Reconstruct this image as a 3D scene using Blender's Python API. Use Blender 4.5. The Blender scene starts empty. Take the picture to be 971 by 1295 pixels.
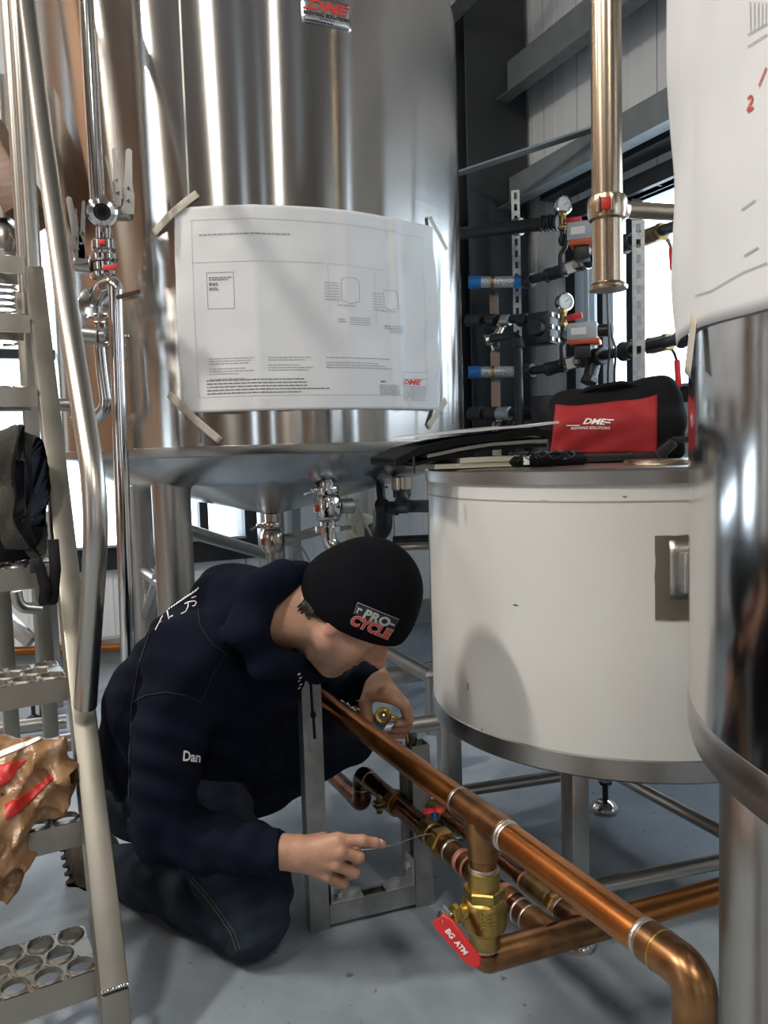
import bpy, bmesh, math, random
import numpy as np
from math import sin, cos, pi, radians, sqrt, atan2
from mathutils import Vector, Matrix, noise
from mathutils.bvhtree import BVHTree

V = Vector
random.seed(7)
scene = bpy.context.scene
COL = scene.collection

# ------------------------------------------------------------------ camera
IMG_W, IMG_H, FPX = 971.0, 1295.0, 1010.0
CAM = V((0.0, 0.0, 1.0))
ROLL, PITCH = 0.030, radians(4.4)
_r = V((cos(ROLL), 0, -sin(ROLL)))
_u0 = V((sin(ROLL), 0, cos(ROLL)))
_f0 = V((0, 1, 0))
CF = (_f0 * cos(PITCH) - _u0 * sin(PITCH)).normalized()
CU = (_u0 * cos(PITCH) + _f0 * sin(PITCH)).normalized()
CR = CF.cross(CU).normalized()
cam_data = bpy.data.cameras.new('camera')
cam_data.sensor_fit = 'VERTICAL'
cam_data.sensor_height = 24.0
cam_data.lens = 24.0 * FPX / IMG_H
cam_data.clip_start = 0.05
cam_data.clip_end = 200
cam = bpy.data.objects.new('camera', cam_data)
COL.objects.link(cam)
cam.matrix_world = Matrix(((CR.x, CU.x, -CF.x, CAM.x), (CR.y, CU.y, -CF.y, CAM.y), (CR.z, CU.z, -CF.z, CAM.z), (0, 0, 0, 1)))
scene.camera = cam

# building axes: VA runs along the right wall into the depth, WA along the back wall to the right
VA = V((-0.42, 0.9075, 0)).normalized()
WA = V((0.9075, 0.42, 0)).normalized()
KC = V((0.832, 4.90, 0))           # corner of back wall and right wall
ROOM_A, ROOM_B, ROOM_H = 10.5, 8.5, 4.8
Z = V((0, 0, 1))


def rb(a, b, z=0.0):
    """point a metres in front of the back wall, b metres left of the right wall"""
    return KC - VA * a - WA * b + V((0, 0, z))

# ------------------------------------------------------------------ light
world = bpy.data.worlds.new('overcast_sky')
scene.world = world
world.use_nodes = True
bg = world.node_tree.nodes['Background']
bg.inputs['Color'].default_value = (0.80, 0.90, 1.0, 1)
bg.inputs['Strength'].default_value = 6.6
vs = scene.view_settings
vs.view_transform = 'Standard'
vs.look = 'None'
vs.gamma = 1.0
vs.use_curve_mapping = False
vs.exposure = -0.20

WIN_RIGHT = [(0.49, 3.2, 1.25, 2.20), (4.5, 5.3, 0.8, 3.4)]      # a0,a1,z0,z1 in the right wall
WIN_BACK = [(1.83, 2.95, 0.57, 2.10), (4.0, 4.30, 0.57, 3.4)]       # b0,b1,z0,z1 in the back wall
WIN_LEFT = [(3.40, 3.95, 0.5, 4.2), (6.3, 6.55, 0.5, 4.2)]           # a0,a1 in the left wall
WIN_FRONT = [(5.85, 6.30, 0.5, 4.2), (4.28, 4.50, 0.5, 4.2), (1.0, 1.6, 0.9, 3.4)]         # b0,b1 in the wall behind the camera


def portal(center, normal, sx, sy):
    ld = bpy.data.lights.new('window_portal', 'AREA')
    ld.shape = 'RECTANGLE'
    ld.size, ld.size_y = sx, sy
    ld.cycles.is_portal = True
    lo = bpy.data.objects.new('window_portal', ld)
    COL.objects.link(lo)
    lo.location = center
    q = normal.to_track_quat('-Z', 'Y')
    lo.rotation_euler = q.to_euler()


for a0, a1, z0, z1 in WIN_RIGHT:
    portal(rb((a0 + a1) / 2, -0.2, (z0 + z1) / 2), -WA, a1 - a0, z1 - z0)
for b0, b1, z0, z1 in WIN_BACK:
    portal(rb(-0.2, (b0 + b1) / 2, (z0 + z1) / 2), -VA, b1 - b0, z1 - z0)
for a0, a1, z0, z1 in WIN_LEFT:
    portal(rb((a0 + a1) / 2, ROOM_B + 0.2, (z0 + z1) / 2), WA, a1 - a0, z1 - z0)
for b0, b1, z0, z1 in WIN_FRONT:
    portal(rb(ROOM_A + 0.2, (b0 + b1) / 2, (z0 + z1) / 2), VA, b1 - b0, z1 - z0)

# ------------------------------------------------------------------ materials
MATS = {}


def mat(name, color=(0.8, 0.8, 0.8), rough=0.5, metal=0.0, var=0.0, scale=8.0, bump=0.0, bscale=120.0, color2=None,
        stretch=(1, 1, 1), rvar=0.0, aniso=0.0, arot=0.0, spec=0.5, emit=None, estr=0.0, sheen=0.0, detail=4.0, coat=0.0, lo=0.35, hi=0.65):
    m = bpy.data.materials.new(name)
    m.use_nodes = True
    nt = m.node_tree
    N, L = nt.nodes, nt.links
    p = N['Principled BSDF']
    p.inputs['Base Color'].default_value = (*color, 1)
    p.inputs['Roughness'].default_value = rough
    p.inputs['Metallic'].default_value = metal
    p.inputs['Specular IOR Level'].default_value = spec
    if coat:
        p.inputs['Coat Weight'].default_value = coat
        p.inputs['Coat Roughness'].default_value = 0.15
    if sheen:
        p.inputs['Sheen Weight'].default_value = sheen
        p.inputs['Sheen Roughness'].default_value = 0.6
    if emit:
        p.inputs['Emission Color'].default_value = (*emit, 1)
        p.inputs['Emission Strength'].default_value = estr
    if aniso:
        p.inputs['Anisotropic'].default_value = aniso
        t = N.new('ShaderNodeTangent')
        t.direction_type = 'RADIAL'
        t.axis = 'Z'
        p.inputs['Anisotropic Rotation'].default_value = arot
        L.new(t.outputs['Tangent'], p.inputs['Tangent'])
    tc = mp = None
    if var or bump or rvar or color2:
        tc = N.new('ShaderNodeTexCoord')
        mp = N.new('ShaderNodeMapping')
        mp.inputs['Scale'].default_value = stretch
        L.new(tc.outputs['Object'], mp.inputs['Vector'])
    if var or rvar or color2:
        nz = N.new('ShaderNodeTexNoise')
        nz.inputs['Scale'].default_value = scale
        nz.inputs['Detail'].default_value = detail
        L.new(mp.outputs[0], nz.inputs['Vector'])
        if var or color2:
            rmp = N.new('ShaderNodeValToRGB')
            c2 = color2 or tuple(c * (1 - var) for c in color)
            rmp.color_ramp.elements[0].position = lo
            rmp.color_ramp.elements[1].position = hi
            rmp.color_ramp.elements[0].color = (*c2, 1)
            rmp.color_ramp.elements[1].color = (*color, 1)
            L.new(nz.outputs['Fac'], rmp.inputs[0])
            L.new(rmp.outputs[0], p.inputs['Base Color'])
        if rvar:
            mr = N.new('ShaderNodeMapRange')
            mr.inputs['To Min'].default_value = rough - rvar
            mr.inputs['To Max'].default_value = rough + rvar
            L.new(nz.outputs['Fac'], mr.inputs['Value'])
            L.new(mr.outputs[0], p.inputs['Roughness'])
    if bump:
        nb = N.new('ShaderNodeTexNoise')
        nb.inputs['Scale'].default_value = bscale
        nb.inputs['Detail'].default_value = 3
        L.new(mp.outputs[0], nb.inputs['Vector'])
        b = N.new('ShaderNodeBump')
        b.inputs['Strength'].default_value = bump
        b.inputs['Distance'].default_value = 0.01
        L.new(nb.outputs['Fac'], b.inputs['Height'])
        L.new(b.outputs[0], p.inputs['Normal'])
    MATS[name] = m
    return m


def glass_mat(name, tint=(0.95, 0.98, 1.0), gloss=0.08, diffuse=0.0):
    m = bpy.data.materials.new(name)
    m.use_nodes = True
    nt = m.node_tree
    N, L = nt.nodes, nt.links
    N.remove(N['Principled BSDF'])
    out = N['Material Output']
    tr = N.new('ShaderNodeBsdfTransparent')
    tr.inputs[0].default_value = (*tint, 1)
    gl = N.new('ShaderNodeBsdfGlossy')
    gl.inputs['Roughness'].default_value = 0.02
    mx = N.new('ShaderNodeMixShader')
    mx.inputs[0].default_value = gloss
    L.new(tr.outputs[0], mx.inputs[1])
    L.new(gl.outputs[0], mx.inputs[2])
    L.new(mx.outputs[0], out.inputs['Surface'])
    MATS[name] = m
    return m


mat('tank_steel', (0.50, 0.48, 0.455), 0.19, 1.0, aniso=1.0, arot=0.25, rvar=0.02, scale=3, stretch=(1, 1, 30))
mat('tank_mirror', (0.62, 0.61, 0.60), 0.13, 1.0, aniso=0.6, arot=0.25, rvar=0.03, scale=4, stretch=(1, 1, 12))
mat('dish_steel', (0.60, 0.60, 0.60), 0.22, 1.0, rvar=0.05, scale=5, bump=0.02, bscale=6)
mat('satin_steel', (0.46, 0.44, 0.41), 0.32, 1.0, rvar=0.06, scale=14, bump=0.02, bscale=200)
mat('lever_steel', (0.34, 0.335, 0.325), 0.36, 1.0, rvar=0.05, scale=30)
mat('rail_steel', (0.50, 0.47, 0.42), 0.30, 1.0, rvar=0.05, scale=8, stretch=(1, 1, 0.2))
mat('ladder_steel', (0.37, 0.345, 0.295), 0.40, 0.9, var=0.12, scale=9, rvar=0.06, bump=0.02, bscale=150)
mat('chrome', (0.66, 0.65, 0.64), 0.10, 1.0)
mat('warm_chrome', (0.60, 0.52, 0.44), 0.18, 1.0, rvar=0.04, scale=10)
mat('nickel_gold', (0.52, 0.42, 0.31), 0.24, 1.0, rvar=0.05, scale=6, stretch=(1, 1, 0.2))
mat('galvanised', (0.50, 0.52, 0.52), 0.42, 0.8, var=0.25, scale=40, rvar=0.08, detail=2)
mat('dark_galvanised', (0.30, 0.32, 0.32), 0.5, 0.55, var=0.25, scale=30, rvar=0.08)
mat('girt_grey', (0.24, 0.27, 0.28), 0.5, 0.4, var=0.15, scale=12)
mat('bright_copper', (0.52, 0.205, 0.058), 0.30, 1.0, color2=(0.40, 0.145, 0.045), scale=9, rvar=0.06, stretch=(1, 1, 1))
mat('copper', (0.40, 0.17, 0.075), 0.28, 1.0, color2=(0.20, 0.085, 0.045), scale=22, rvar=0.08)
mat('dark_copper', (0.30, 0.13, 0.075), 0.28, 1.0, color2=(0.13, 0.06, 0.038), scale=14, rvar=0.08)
mat('fitting_copper', (0.37, 0.19, 0.082), 0.33, 1.0, color2=(0.19, 0.095, 0.05), scale=26, rvar=0.08)
mat('brass', (0.50, 0.34, 0.10), 0.34, 1.0, var=0.3, scale=30, rvar=0.08, bump=0.05, bscale=300)
mat('bright_brass', (0.66, 0.46, 0.12), 0.26, 1.0, var=0.15, scale=30)
mat('old_brass', (0.34, 0.24, 0.10), 0.4, 1.0, var=0.4, scale=30, rvar=0.1)
mat('solder', (0.66, 0.62, 0.56), 0.36, 1.0, var=0.3, scale=60, bump=0.15, bscale=250)
mat('pink_flux', (0.50, 0.20, 0.16), 0.5, 0.3, var=0.35, scale=60)
mat('red_vinyl', (0.62, 0.020, 0.022), 0.35, var=0.12, scale=30)
mat('red_gasket', (0.55, 0.03, 0.02), 0.45)
mat('white_print', (0.85, 0.82, 0.80), 0.5)
mat('black_iron', (0.020, 0.021, 0.023), 0.42, var=0.4, scale=30, bump=0.05, bscale=120)
mat('black_paint', (0.018, 0.020, 0.024), 0.45, var=0.2, scale=6)
mat('column_grey', (0.042, 0.047, 0.052), 0.55, var=0.25, scale=3)
mat('black_plastic', (0.015, 0.015, 0.016), 0.35)
mat('black_fabric', (0.009, 0.009, 0.010), 0.85, spec=0.15, var=0.3, scale=30, bump=0.25, bscale=500)
mat('red_fabric', (0.36, 0.011, 0.016), 0.7, var=0.18, scale=14, bump=0.2, bscale=600)
mat('blue_plastic', (0.02, 0.16, 0.45), 0.4)
mat('grey_plastic', (0.42, 0.44, 0.45), 0.45)
mat('orange_plastic', (0.60, 0.10, 0.03), 0.4)
mat('white_plastic', (0.78, 0.77, 0.72), 0.4)
mat('gauge_face', (0.80, 0.79, 0.75), 0.5)
mat('braided', (0.72, 0.72, 0.70), 0.4, 0.5, var=0.5, scale=110, detail=1)
mat('foam', (0.68, 0.60, 0.44), 0.9, var=0.3, scale=30, bump=0.3, bscale=60)
mat('white_film', (0.66, 0.66, 0.635), 0.30, var=0.05, scale=3, spec=0.4)
mat('film_line', (0.42, 0.40, 0.37), 0.5)
mat('patch_steel', (0.30, 0.27, 0.23), 0.38, 0.9, rvar=0.05, scale=14)
mat('paper', (0.70, 0.71, 0.72), 0.8, var=0.05, scale=6, bump=0.12, bscale=9)
mat('ink', (0.36, 0.36, 0.37), 0.8)
mat('faint_ink', (0.52, 0.52, 0.53), 0.8)
mat('bold_ink', (0.17, 0.17, 0.18), 0.8)
mat('dark_ink', (0.02, 0.02, 0.025), 0.6)
mat('red_ink', (0.62, 0.05, 0.04), 0.6)
mat('masking_tape', (0.55, 0.50, 0.42), 0.6, var=0.12, scale=60, bump=0.2, bscale=200)
mat('plate_steel', (0.62, 0.63, 0.64), 0.22, 0.9)
mat('manila', (0.62, 0.58, 0.44), 0.75, var=0.15, scale=9)
mat('page_edges', (0.58, 0.53, 0.46), 0.8, var=0.25, scale=5, stretch=(1, 1, 120))
mat('kraft_plastic', (0.36, 0.205, 0.10), 0.34, color2=(0.25, 0.13, 0.06), scale=9, bump=0.7, bscale=26, spec=0.7)
mat('bag_print', (0.58, 0.030, 0.025), 0.4, var=0.2, scale=20)
mat('mesh_strap', (0.058, 0.052, 0.040), 0.85, var=0.5, scale=320, detail=1)
mat('pack_black', (0.012, 0.012, 0.013), 0.7, spec=0.2, var=0.25, scale=12, bump=0.15, bscale=260)
mat('pack_navy', (0.018, 0.023, 0.040), 0.6, spec=0.25, var=0.3, scale=10, bump=0.1, bscale=200)
mat('timber', (0.20, 0.10, 0.05), 0.5, color2=(0.10, 0.05, 0.03), scale=5, stretch=(1, 12, 12))
mat('hoodie', (0.0045, 0.0070, 0.0165), 0.92, var=0.25, scale=16, bump=0.16, bscale=420, spec=0.12)
mat('hoodie_seam', (0.005, 0.007, 0.015), 0.9)
mat('jeans', (0.028, 0.036, 0.052), 0.9, spec=0.15, color2=(0.011, 0.016, 0.027), scale=9, bump=0.2, bscale=600)
mat('jean_fade', (0.075, 0.085, 0.10), 0.85)
mat('thread', (0.10, 0.085, 0.06), 0.8)
mat('beanie', (0.0040, 0.0040, 0.0062), 0.95, var=0.3, scale=40, bump=0.3, bscale=650, spec=0.12)
mat('hair', (0.022, 0.014, 0.009), 0.6)
mat('boot', (0.07, 0.045, 0.022), 0.6, var=0.5, scale=30, bump=0.3, bscale=80)
mat('boot_sole', (0.05, 0.036, 0.024), 0.7, var=0.3, scale=30)
mat('floor_paint', (0.22, 0.25, 0.28), 0.4)
mat('wall_panel', (0.76, 0.78, 0.79), 0.5, var=0.05, scale=2)
mat('panel_groove', (0.33, 0.35, 0.36), 0.6)
mat('brown_board', (0.38, 0.21, 0.115), 0.6, var=0.3, scale=2)
mat('grey_board', (0.20, 0.20, 0.20), 0.6, var=0.3, scale=1)
mat('ceiling_white', (0.42, 0.42, 0.41), 0.7)
mat('curb', (0.30, 0.31, 0.31), 0.7, var=0.2, scale=12)
mat('lamp_glow', (0.9, 0.9, 0.9), 0.5, emit=(1.0, 0.93, 0.82), estr=9.0)
mat('eye_white', (0.7, 0.66, 0.6), 0.3)
mat('eye_dark', (0.02, 0.015, 0.01), 0.2)
mat('pink_nail', (0.62, 0.40, 0.33), 0.3)
mat('badge_navy', (0.012, 0.014, 0.04), 0.8)
mat('badge_grey', (0.42, 0.41, 0.37), 0.7)
glass_mat('window_glass')
glass_mat('gauge_glass', gloss=0.12)


def skin_material():
    m = bpy.data.materials.new('skin')
    m.use_nodes = True
    nt = m.node_tree
    N, L = nt.nodes, nt.links
    p = N['Principled BSDF']
    p.inputs['Roughness'].default_value = 0.48
    p.inputs['Subsurface Weight'].default_value = 0.10
    p.inputs['Subsurface Scale'].default_value = 0.01
    p.inputs['Subsurface Radius'].default_value = (1.0, 0.35, 0.2)
    at = N.new('ShaderNodeVertexColor')
    at.layer_name = 'tone'
    tc = N.new('ShaderNodeTexCoord')
    nz = N.new('ShaderNodeTexNoise')
    nz.inputs['Scale'].default_value = 60
    nz.inputs['Detail'].default_value = 5
    L.new(tc.outputs['Object'], nz.inputs['Vector'])
    mx = N.new('ShaderNodeMix')
    mx.data_type = 'RGBA'
    mx.blend_type = 'MULTIPLY'
    mx.inputs[0].default_value = 0.35
    L.new(at.outputs['Color'], mx.inputs[6])
    L.new(nz.outputs['Fac'], mx.inputs[7])
    L.new(mx.outputs[2], p.inputs['Base Color'])
    nb = N.new('ShaderNodeTexNoise')
    nb.inputs['Scale'].default_value = 320
    L.new(tc.outputs['Object'], nb.inputs['Vector'])
    b = N.new('ShaderNodeBump')
    b.inputs['Strength'].default_value = 0.18
    b.inputs['Distance'].default_value = 0.004
    L.new(nb.outputs['Fac'], b.inputs['Height'])
    L.new(b.outputs[0], p.inputs['Normal'])
    MATS['skin'] = m


skin_material()


def floor_material():
    m = MATS['floor_paint']
    nt = m.node_tree
    N, L = nt.nodes, nt.links
    p = N['Principled BSDF']
    tc = N.new('ShaderNodeTexCoord')
    n1 = N.new('ShaderNodeTexNoise')
    n1.inputs['Scale'].default_value = 2.2
    n1.inputs['Detail'].default_value = 8
    n1.inputs['Roughness'].default_value = 0.65
    L.new(tc.outputs['Object'], n1.inputs['Vector'])
    r1 = N.new('ShaderNodeValToRGB')
    r1.color_ramp.elements[0].position = 0.32
    r1.color_ramp.elements[1].position = 0.7
    r1.color_ramp.elements[0].color = (0.175, 0.205, 0.235, 1)
    r1.color_ramp.elements[1].color = (0.31, 0.36, 0.41, 1)
    L.new(n1.outputs['Fac'], r1.inputs[0])
    n2 = N.new('ShaderNodeTexNoise')
    n2.inputs['Scale'].default_value = 38
    n2.inputs['Detail'].default_value = 3
    L.new(tc.outputs['Object'], n2.inputs['Vector'])
    r2 = N.new('ShaderNodeValToRGB')
    r2.color_ramp.elements[0].position = 0.27
    r2.color_ramp.elements[1].position = 0.33
    r2.color_ramp.elements[0].color = (0.45, 0.42, 0.40, 1)
    r2.color_ramp.elements[1].color = (1, 1, 1, 1)
    L.new(n2.outputs['Fac'], r2.inputs[0])
    mx = N.new('ShaderNodeMix')
    mx.data_type = 'RGBA'
    mx.blend_type = 'MULTIPLY'
    mx.inputs[0].default_value = 1.0
    L.new(r1.outputs[0], mx.inputs[6])
    L.new(r2.outputs[0], mx.inputs[7])
    L.new(mx.outputs[2], p.inputs['Base Color'])
    mr = N.new('ShaderNodeMapRange')
    mr.inputs['To Min'].default_value = 0.30
    mr.inputs['To Max'].default_value = 0.52
    L.new(n1.outputs['Fac'], mr.inputs['Value'])
    L.new(mr.outputs[0], p.inputs['Roughness'])


floor_material()

# ------------------------------------------------------------------ projection helpers (pixel of the photo -> place in the room)


def ray(px, py):
    return (CR * ((px - IMG_W / 2) / FPX) - CU * ((py - IMG_H / 2) / FPX) + CF).normalized()


def at(px, py, y):
    d = ray(px, py)
    return CAM + d * (y / d.y)


def ath(px, py, h):
    d = ray(px, py)
    return CAM + d * ((h - CAM.z) / d.z)


def wallpt(px, py, off):
    """point on the vertical plane `off` metres in front of the right wall"""
    d = ray(px, py)
    o = KC - WA * off
    t = (o - CAM).dot(WA) / d.dot(WA)
    return CAM + d * t


def project(p):
    q = p - CAM
    zc = q.dot(CF)
    return (IMG_W / 2 + FPX * q.dot(CR) / zc, IMG_H / 2 - FPX * q.dot(CU) / zc)

# ------------------------------------------------------------------ mesh builder


def frame(axis, hint=None):
    a = V(axis).normalized()
    h = V(hint) if hint is not None else (V((0, 0, 1)) if abs(a.z) < 0.9 else V((1, 0, 0)))
    x = h.cross(a).normalized()
    return x, a.cross(x).normalized(), a


class MB:
    def __init__(self):
        self.v, self.f, self.mi = [], [], []
        self.cur = 0

    def add(self, verts, faces):
        o = len(self.v)
        self.v += [V(p) for p in verts]
        self.f += [tuple(i + o for i in f) for f in faces]
        self.mi += [self.cur] * len(faces)
        return self

    def box(self, c, size, ax=None):
        X, Y, W = ax if ax else (V((1, 0, 0)), V((0, 1, 0)), V((0, 0, 1)))
        c = V(c)
        s = [X * (size[0] / 2), Y * (size[1] / 2), W * (size[2] / 2)]
        vs_ = [c + s[0] * i + s[1] * j + s[2] * k for k in (-1, 1) for j in (-1, 1) for i in (-1, 1)]
        self.add(vs_, [(0, 2, 3, 1), (4, 5, 7, 6), (0, 1, 5, 4), (2, 6, 7, 3), (0, 4, 6, 2), (1, 3, 7, 5)])
        return self

    def rbox(self, c, size, ax=None, r=0.004):
        """box with its edges chamfered"""
        X, Y, W = ax if ax else (V((1, 0, 0)), V((0, 1, 0)), V((0, 0, 1)))
        bm = bmesh.new()
        bmesh.ops.create_cube(bm, size=1.0)
        for v in bm.verts:
            v.co = V((v.co.x * size[0], v.co.y * size[1], v.co.z * size[2]))
        r = min(r, min(size) * 0.45)
        bmesh.ops.bevel(bm, geom=list(bm.edges), offset=r, segments=2, affect='EDGES', profile=0.5)
        bm.verts.index_update()
        vs_ = [V(c) + X * v.co.x + Y * v.co.y + W * v.co.z for v in bm.verts]
        fs = [tuple(v.index for v in f.verts) for f in bm.faces]
        if X.cross(Y).dot(W) < 0:
            fs = [tuple(reversed(f)) for f in fs]
        bm.free()
        return self.add(vs_, fs)

    def beam(self, p, q, sx, sy, hint=None):
        """rectangular bar from p to q, sy measured towards hint"""
        p, q = V(p), V(q)
        x, y, a = frame(q - p, hint)
        return self.box((p + q) / 2, (sx, sy, (q - p).length), (x, y, a))

    def rbeam(self, p, q, sx, sy, hint=None, r=0.004):
        p, q = V(p), V(q)
        x, y, a = frame(q - p, hint)
        return self.rbox((p + q) / 2, (sx, sy, (q - p).length), (x, y, a), r)

    def lathe(self, prof, o=(0, 0, 0), axis=(0, 0, 1), seg=24, a0=0.0, a1=2 * pi, hint=None):
        x, y, a = frame(axis, hint)
        o = V(o)
        full = abs(a1 - a0 - 2 * pi) < 1e-6
        n = seg if full else seg + 1
        vs_, fs = [], []
        for r, z in prof:
            for i in range(n):
                t = a0 + (a1 - a0) * i / seg
                vs_.append(o + x * (r * cos(t)) + y * (r * sin(t)) + a * z)
        for j in range(len(prof) - 1):
            for i in range(seg):
                i2 = (i + 1) % n if full else i + 1
                fs.append((j * n + i, j * n + i2, (j + 1) * n + i2, (j + 1) * n + i))
        if full:
            if prof[0][0] > 1e-6:
                fs.append(tuple(range(n - 1, -1, -1)))
            if prof[-1][0] > 1e-6:
                fs.append(tuple((len(prof) - 1) * n + i for i in range(n)))
        return self.add(vs_, fs)

    def cyl(self, p, q, r1, r2=None, seg=20, ch=0.0):
        p, q = V(p), V(q)
        r2 = r1 if r2 is None else r2
        L_ = (q - p).length
        if ch:
            prof = [(r1 - ch, 0), (r1, ch), (r2, L_ - ch), (r2 - ch, L_)]
        else:
            prof = [(r1, 0), (r2, L_)]
        return self.lathe(prof, p, q - p, seg)

    def ring(self, c, axis, r_out, r_in, h, seg=28):
        return self.lathe([(r_in, -h / 2), (r_out, -h / 2), (r_out, h / 2), (r_in, h / 2), (r_in, -h / 2)], c, axis, seg)

    def hexa(self, c, axis, r, h, hint=None):
        return self.lathe([(r * 0.92, -h / 2), (r, -h / 2 + h * 0.12), (r, h / 2 - h * 0.12), (r * 0.92, h / 2)], c, axis, 6, hint=hint)

    def tube(self, pts, r, seg=14, caps=True):
        pts = [V(p) for p in pts]
        rs = r if isinstance(r, (list, tuple)) else [r] * len(pts)
        n = len(pts)
        tan = []
        for i in range(n):
            a, b = pts[max(i - 1, 0)], pts[min(i + 1, n - 1)]
            tan.append((b - a).normalized())
        x, y, _ = frame(tan[0])
        vs_, fs = [], []
        for i in range(n):
            t = tan[i]
            x = (x - t * x.dot(t)).normalized()
            y = t.cross(x)
            for k in range(seg):
                th = 2 * pi * k / seg
                vs_.append(pts[i] + (x * cos(th) + y * sin(th)) * rs[i])
        for i in range(n - 1):
            for k in range(seg):
                k2 = (k + 1) % seg
                fs.append((i * seg + k, i * seg + k2, (i + 1) * seg + k2, (i + 1) * seg + k))
        if caps:
            fs.append(tuple(range(seg - 1, -1, -1)))
            fs.append(tuple((n - 1) * seg + k for k in range(seg)))
        return self.add(vs_, fs)

    def prism(self, poly, o, X, Y, th):
        """outline in the X,Y plane, extruded th along X x Y"""
        o, X, Y = V(o), V(X).normalized(), V(Y).normalized()
        N_ = X.cross(Y)
        n = len(poly)
        vs_ = [o + X * a + Y * b for a, b in poly] + [o + X * a + Y * b + N_ * th for a, b in poly]
        fs = [tuple(range(n - 1, -1, -1)), tuple(range(n, 2 * n))]
        for i in range(n):
            j = (i + 1) % n
            fs.append((i, j, n + j, n + i))
        return self.add(vs_, fs)

    def ball(self, c, r, ax=None, seg=16, rings=10):
        X, Y, W = ax if ax else (V((1, 0, 0)), V((0, 1, 0)), V((0, 0, 1)))
        rx, ry, rz = r if isinstance(r, (tuple, list)) else (r, r, r)
        c = V(c)
        vs_ = [c - W * rz]
        for j in range(1, rings):
            ph = -pi / 2 + pi * j / rings
            for i in range(seg):
                t = 2 * pi * i / seg
                vs_.append(c + X * (rx * cos(ph) * cos(t)) + Y * (ry * cos(ph) * sin(t)) + W * (rz * sin(ph)))
        vs_.append(c + W * rz)
        fs = []
        for i in range(seg):
            fs.append((0, 1 + (i + 1) % seg, 1 + i))
        for j in range(rings - 2):
            for i in range(seg):
                i2 = (i + 1) % seg
                fs.append((1 + j * seg + i, 1 + j * seg + i2, 1 + (j + 1) * seg + i2, 1 + (j + 1) * seg + i))
        top = len(vs_) - 1
        b = 1 + (rings - 2) * seg
        for i in range(seg):
            fs.append((top, b + i, b + (i + 1) % seg))
        return self.add(vs_, fs)

    def grid(self, fn, nu, nv):
        vs_ = [fn(i / nu, j / nv) for j in range(nv + 1) for i in range(nu + 1)]
        fs = []
        for j in range(nv):
            for i in range(nu):
                a = j * (nu + 1) + i
                fs.append((a, a + 1, a + nu + 2, a + nu + 1))
        return self.add(vs_, fs)

    def build(self, name, m, parent=None, angle=38, solid=0.0):
        return mesh_obj(name, self.v, self.f, m, parent, angle, solid)


def base_of(o):
    p = V((0, 0, 0))
    while o:
        p = p + o.location
        o = o.parent
    return p


def mesh_obj(name, verts, faces, m, parent=None, angle=38, solid=0.0):
    me = bpy.data.meshes.new(name)
    off = base_of(parent)
    if isinstance(verts, np.ndarray):
        verts = verts - np.array(off)
        nf = len(faces)
        me.vertices.add(len(verts))
        me.vertices.foreach_set('co', verts.astype(np.float32).ravel())
        k = faces.shape[1]
        me.loops.add(nf * k)
        me.polygons.add(nf)
        me.loops.foreach_set('vertex_index', faces.astype(np.int32).ravel())
        me.polygons.foreach_set('loop_start', np.arange(0, nf * k, k, dtype=np.int32))
        me.update(calc_edges=True)
        me.validate()
    else:
        me.from_pydata([p - off for p in verts], [], faces)
        me.validate()
    me.shade_smooth()
    if angle < 180:
        me.set_sharp_from_angle(angle=radians(angle))
    me.materials.append(MATS[m] if isinstance(m, str) else m)
    ob = bpy.data.objects.new(name, me)
    COL.objects.link(ob)
    if parent:
        ob.parent = parent
    if solid:
        md = ob.modifiers.new('thickness', 'SOLIDIFY')
        md.thickness = solid
        md.offset = -1
    return ob


def thing(name, label, cat, loc=(0, 0, 0), group=None):
    o = bpy.data.objects.new(name, None)
    o.empty_display_size = 0.05
    COL.objects.link(o)
    o.location = loc
    return tag(o, label, cat, group)


def tag(o, label, cat, group=None):
    o['label'] = label
    o['category'] = cat
    if group:
        o['group'] = group
    return o


def struct(o):
    o['kind'] = 'structure'
    return o


def fillet(pts, rad, n=8):
    pts = [V(p) for p in pts]
    out = [pts[0]]
    for i in range(1, len(pts) - 1):
        a, b, c = pts[i - 1], pts[i], pts[i + 1]
        d1, d2 = (a - b).normalized(), (c - b).normalized()
        ang = d1.angle(d2)
        if ang > pi - 1e-3:
            out.append(b)
            continue
        r_ = rad[i - 1] if isinstance(rad, (list, tuple)) else rad
        cut = min(r_ / math.tan(ang / 2), (a - b).length * 0.49, (c - b).length * 0.49)
        r_ = cut * math.tan(ang / 2)
        p1, p2 = b + d1 * cut, b + d2 * cut
        bis = (d1 + d2).normalized()
        ctr = b + bis * (r_ / sin(ang / 2))
        e1, e2 = p1 - ctr, p2 - ctr
        tot = e1.angle(e2)
        ax = e1.cross(e2).normalized()
        for k in range(n + 1):
            out.append(ctr + Matrix.Rotation(tot * k / n, 3, ax) @ e1)
    out.append(pts[-1])
    return out


def copy_thing(root, loc, label=None, rotz=None):
    r = root.copy()
    COL.objects.link(r)
    r.location = loc
    if rotz is not None:
        r.rotation_euler = (0, 0, rotz)
    if label:
        r['label'] = label
    for ch in list(root.children):
        c = ch.copy()
        COL.objects.link(c)
        c.parent = r
        for g in ch.children:
            d = g.copy()
            COL.objects.link(d)
            d.parent = c
    return r

# ------------------------------------------------------------------ lettering


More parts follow.
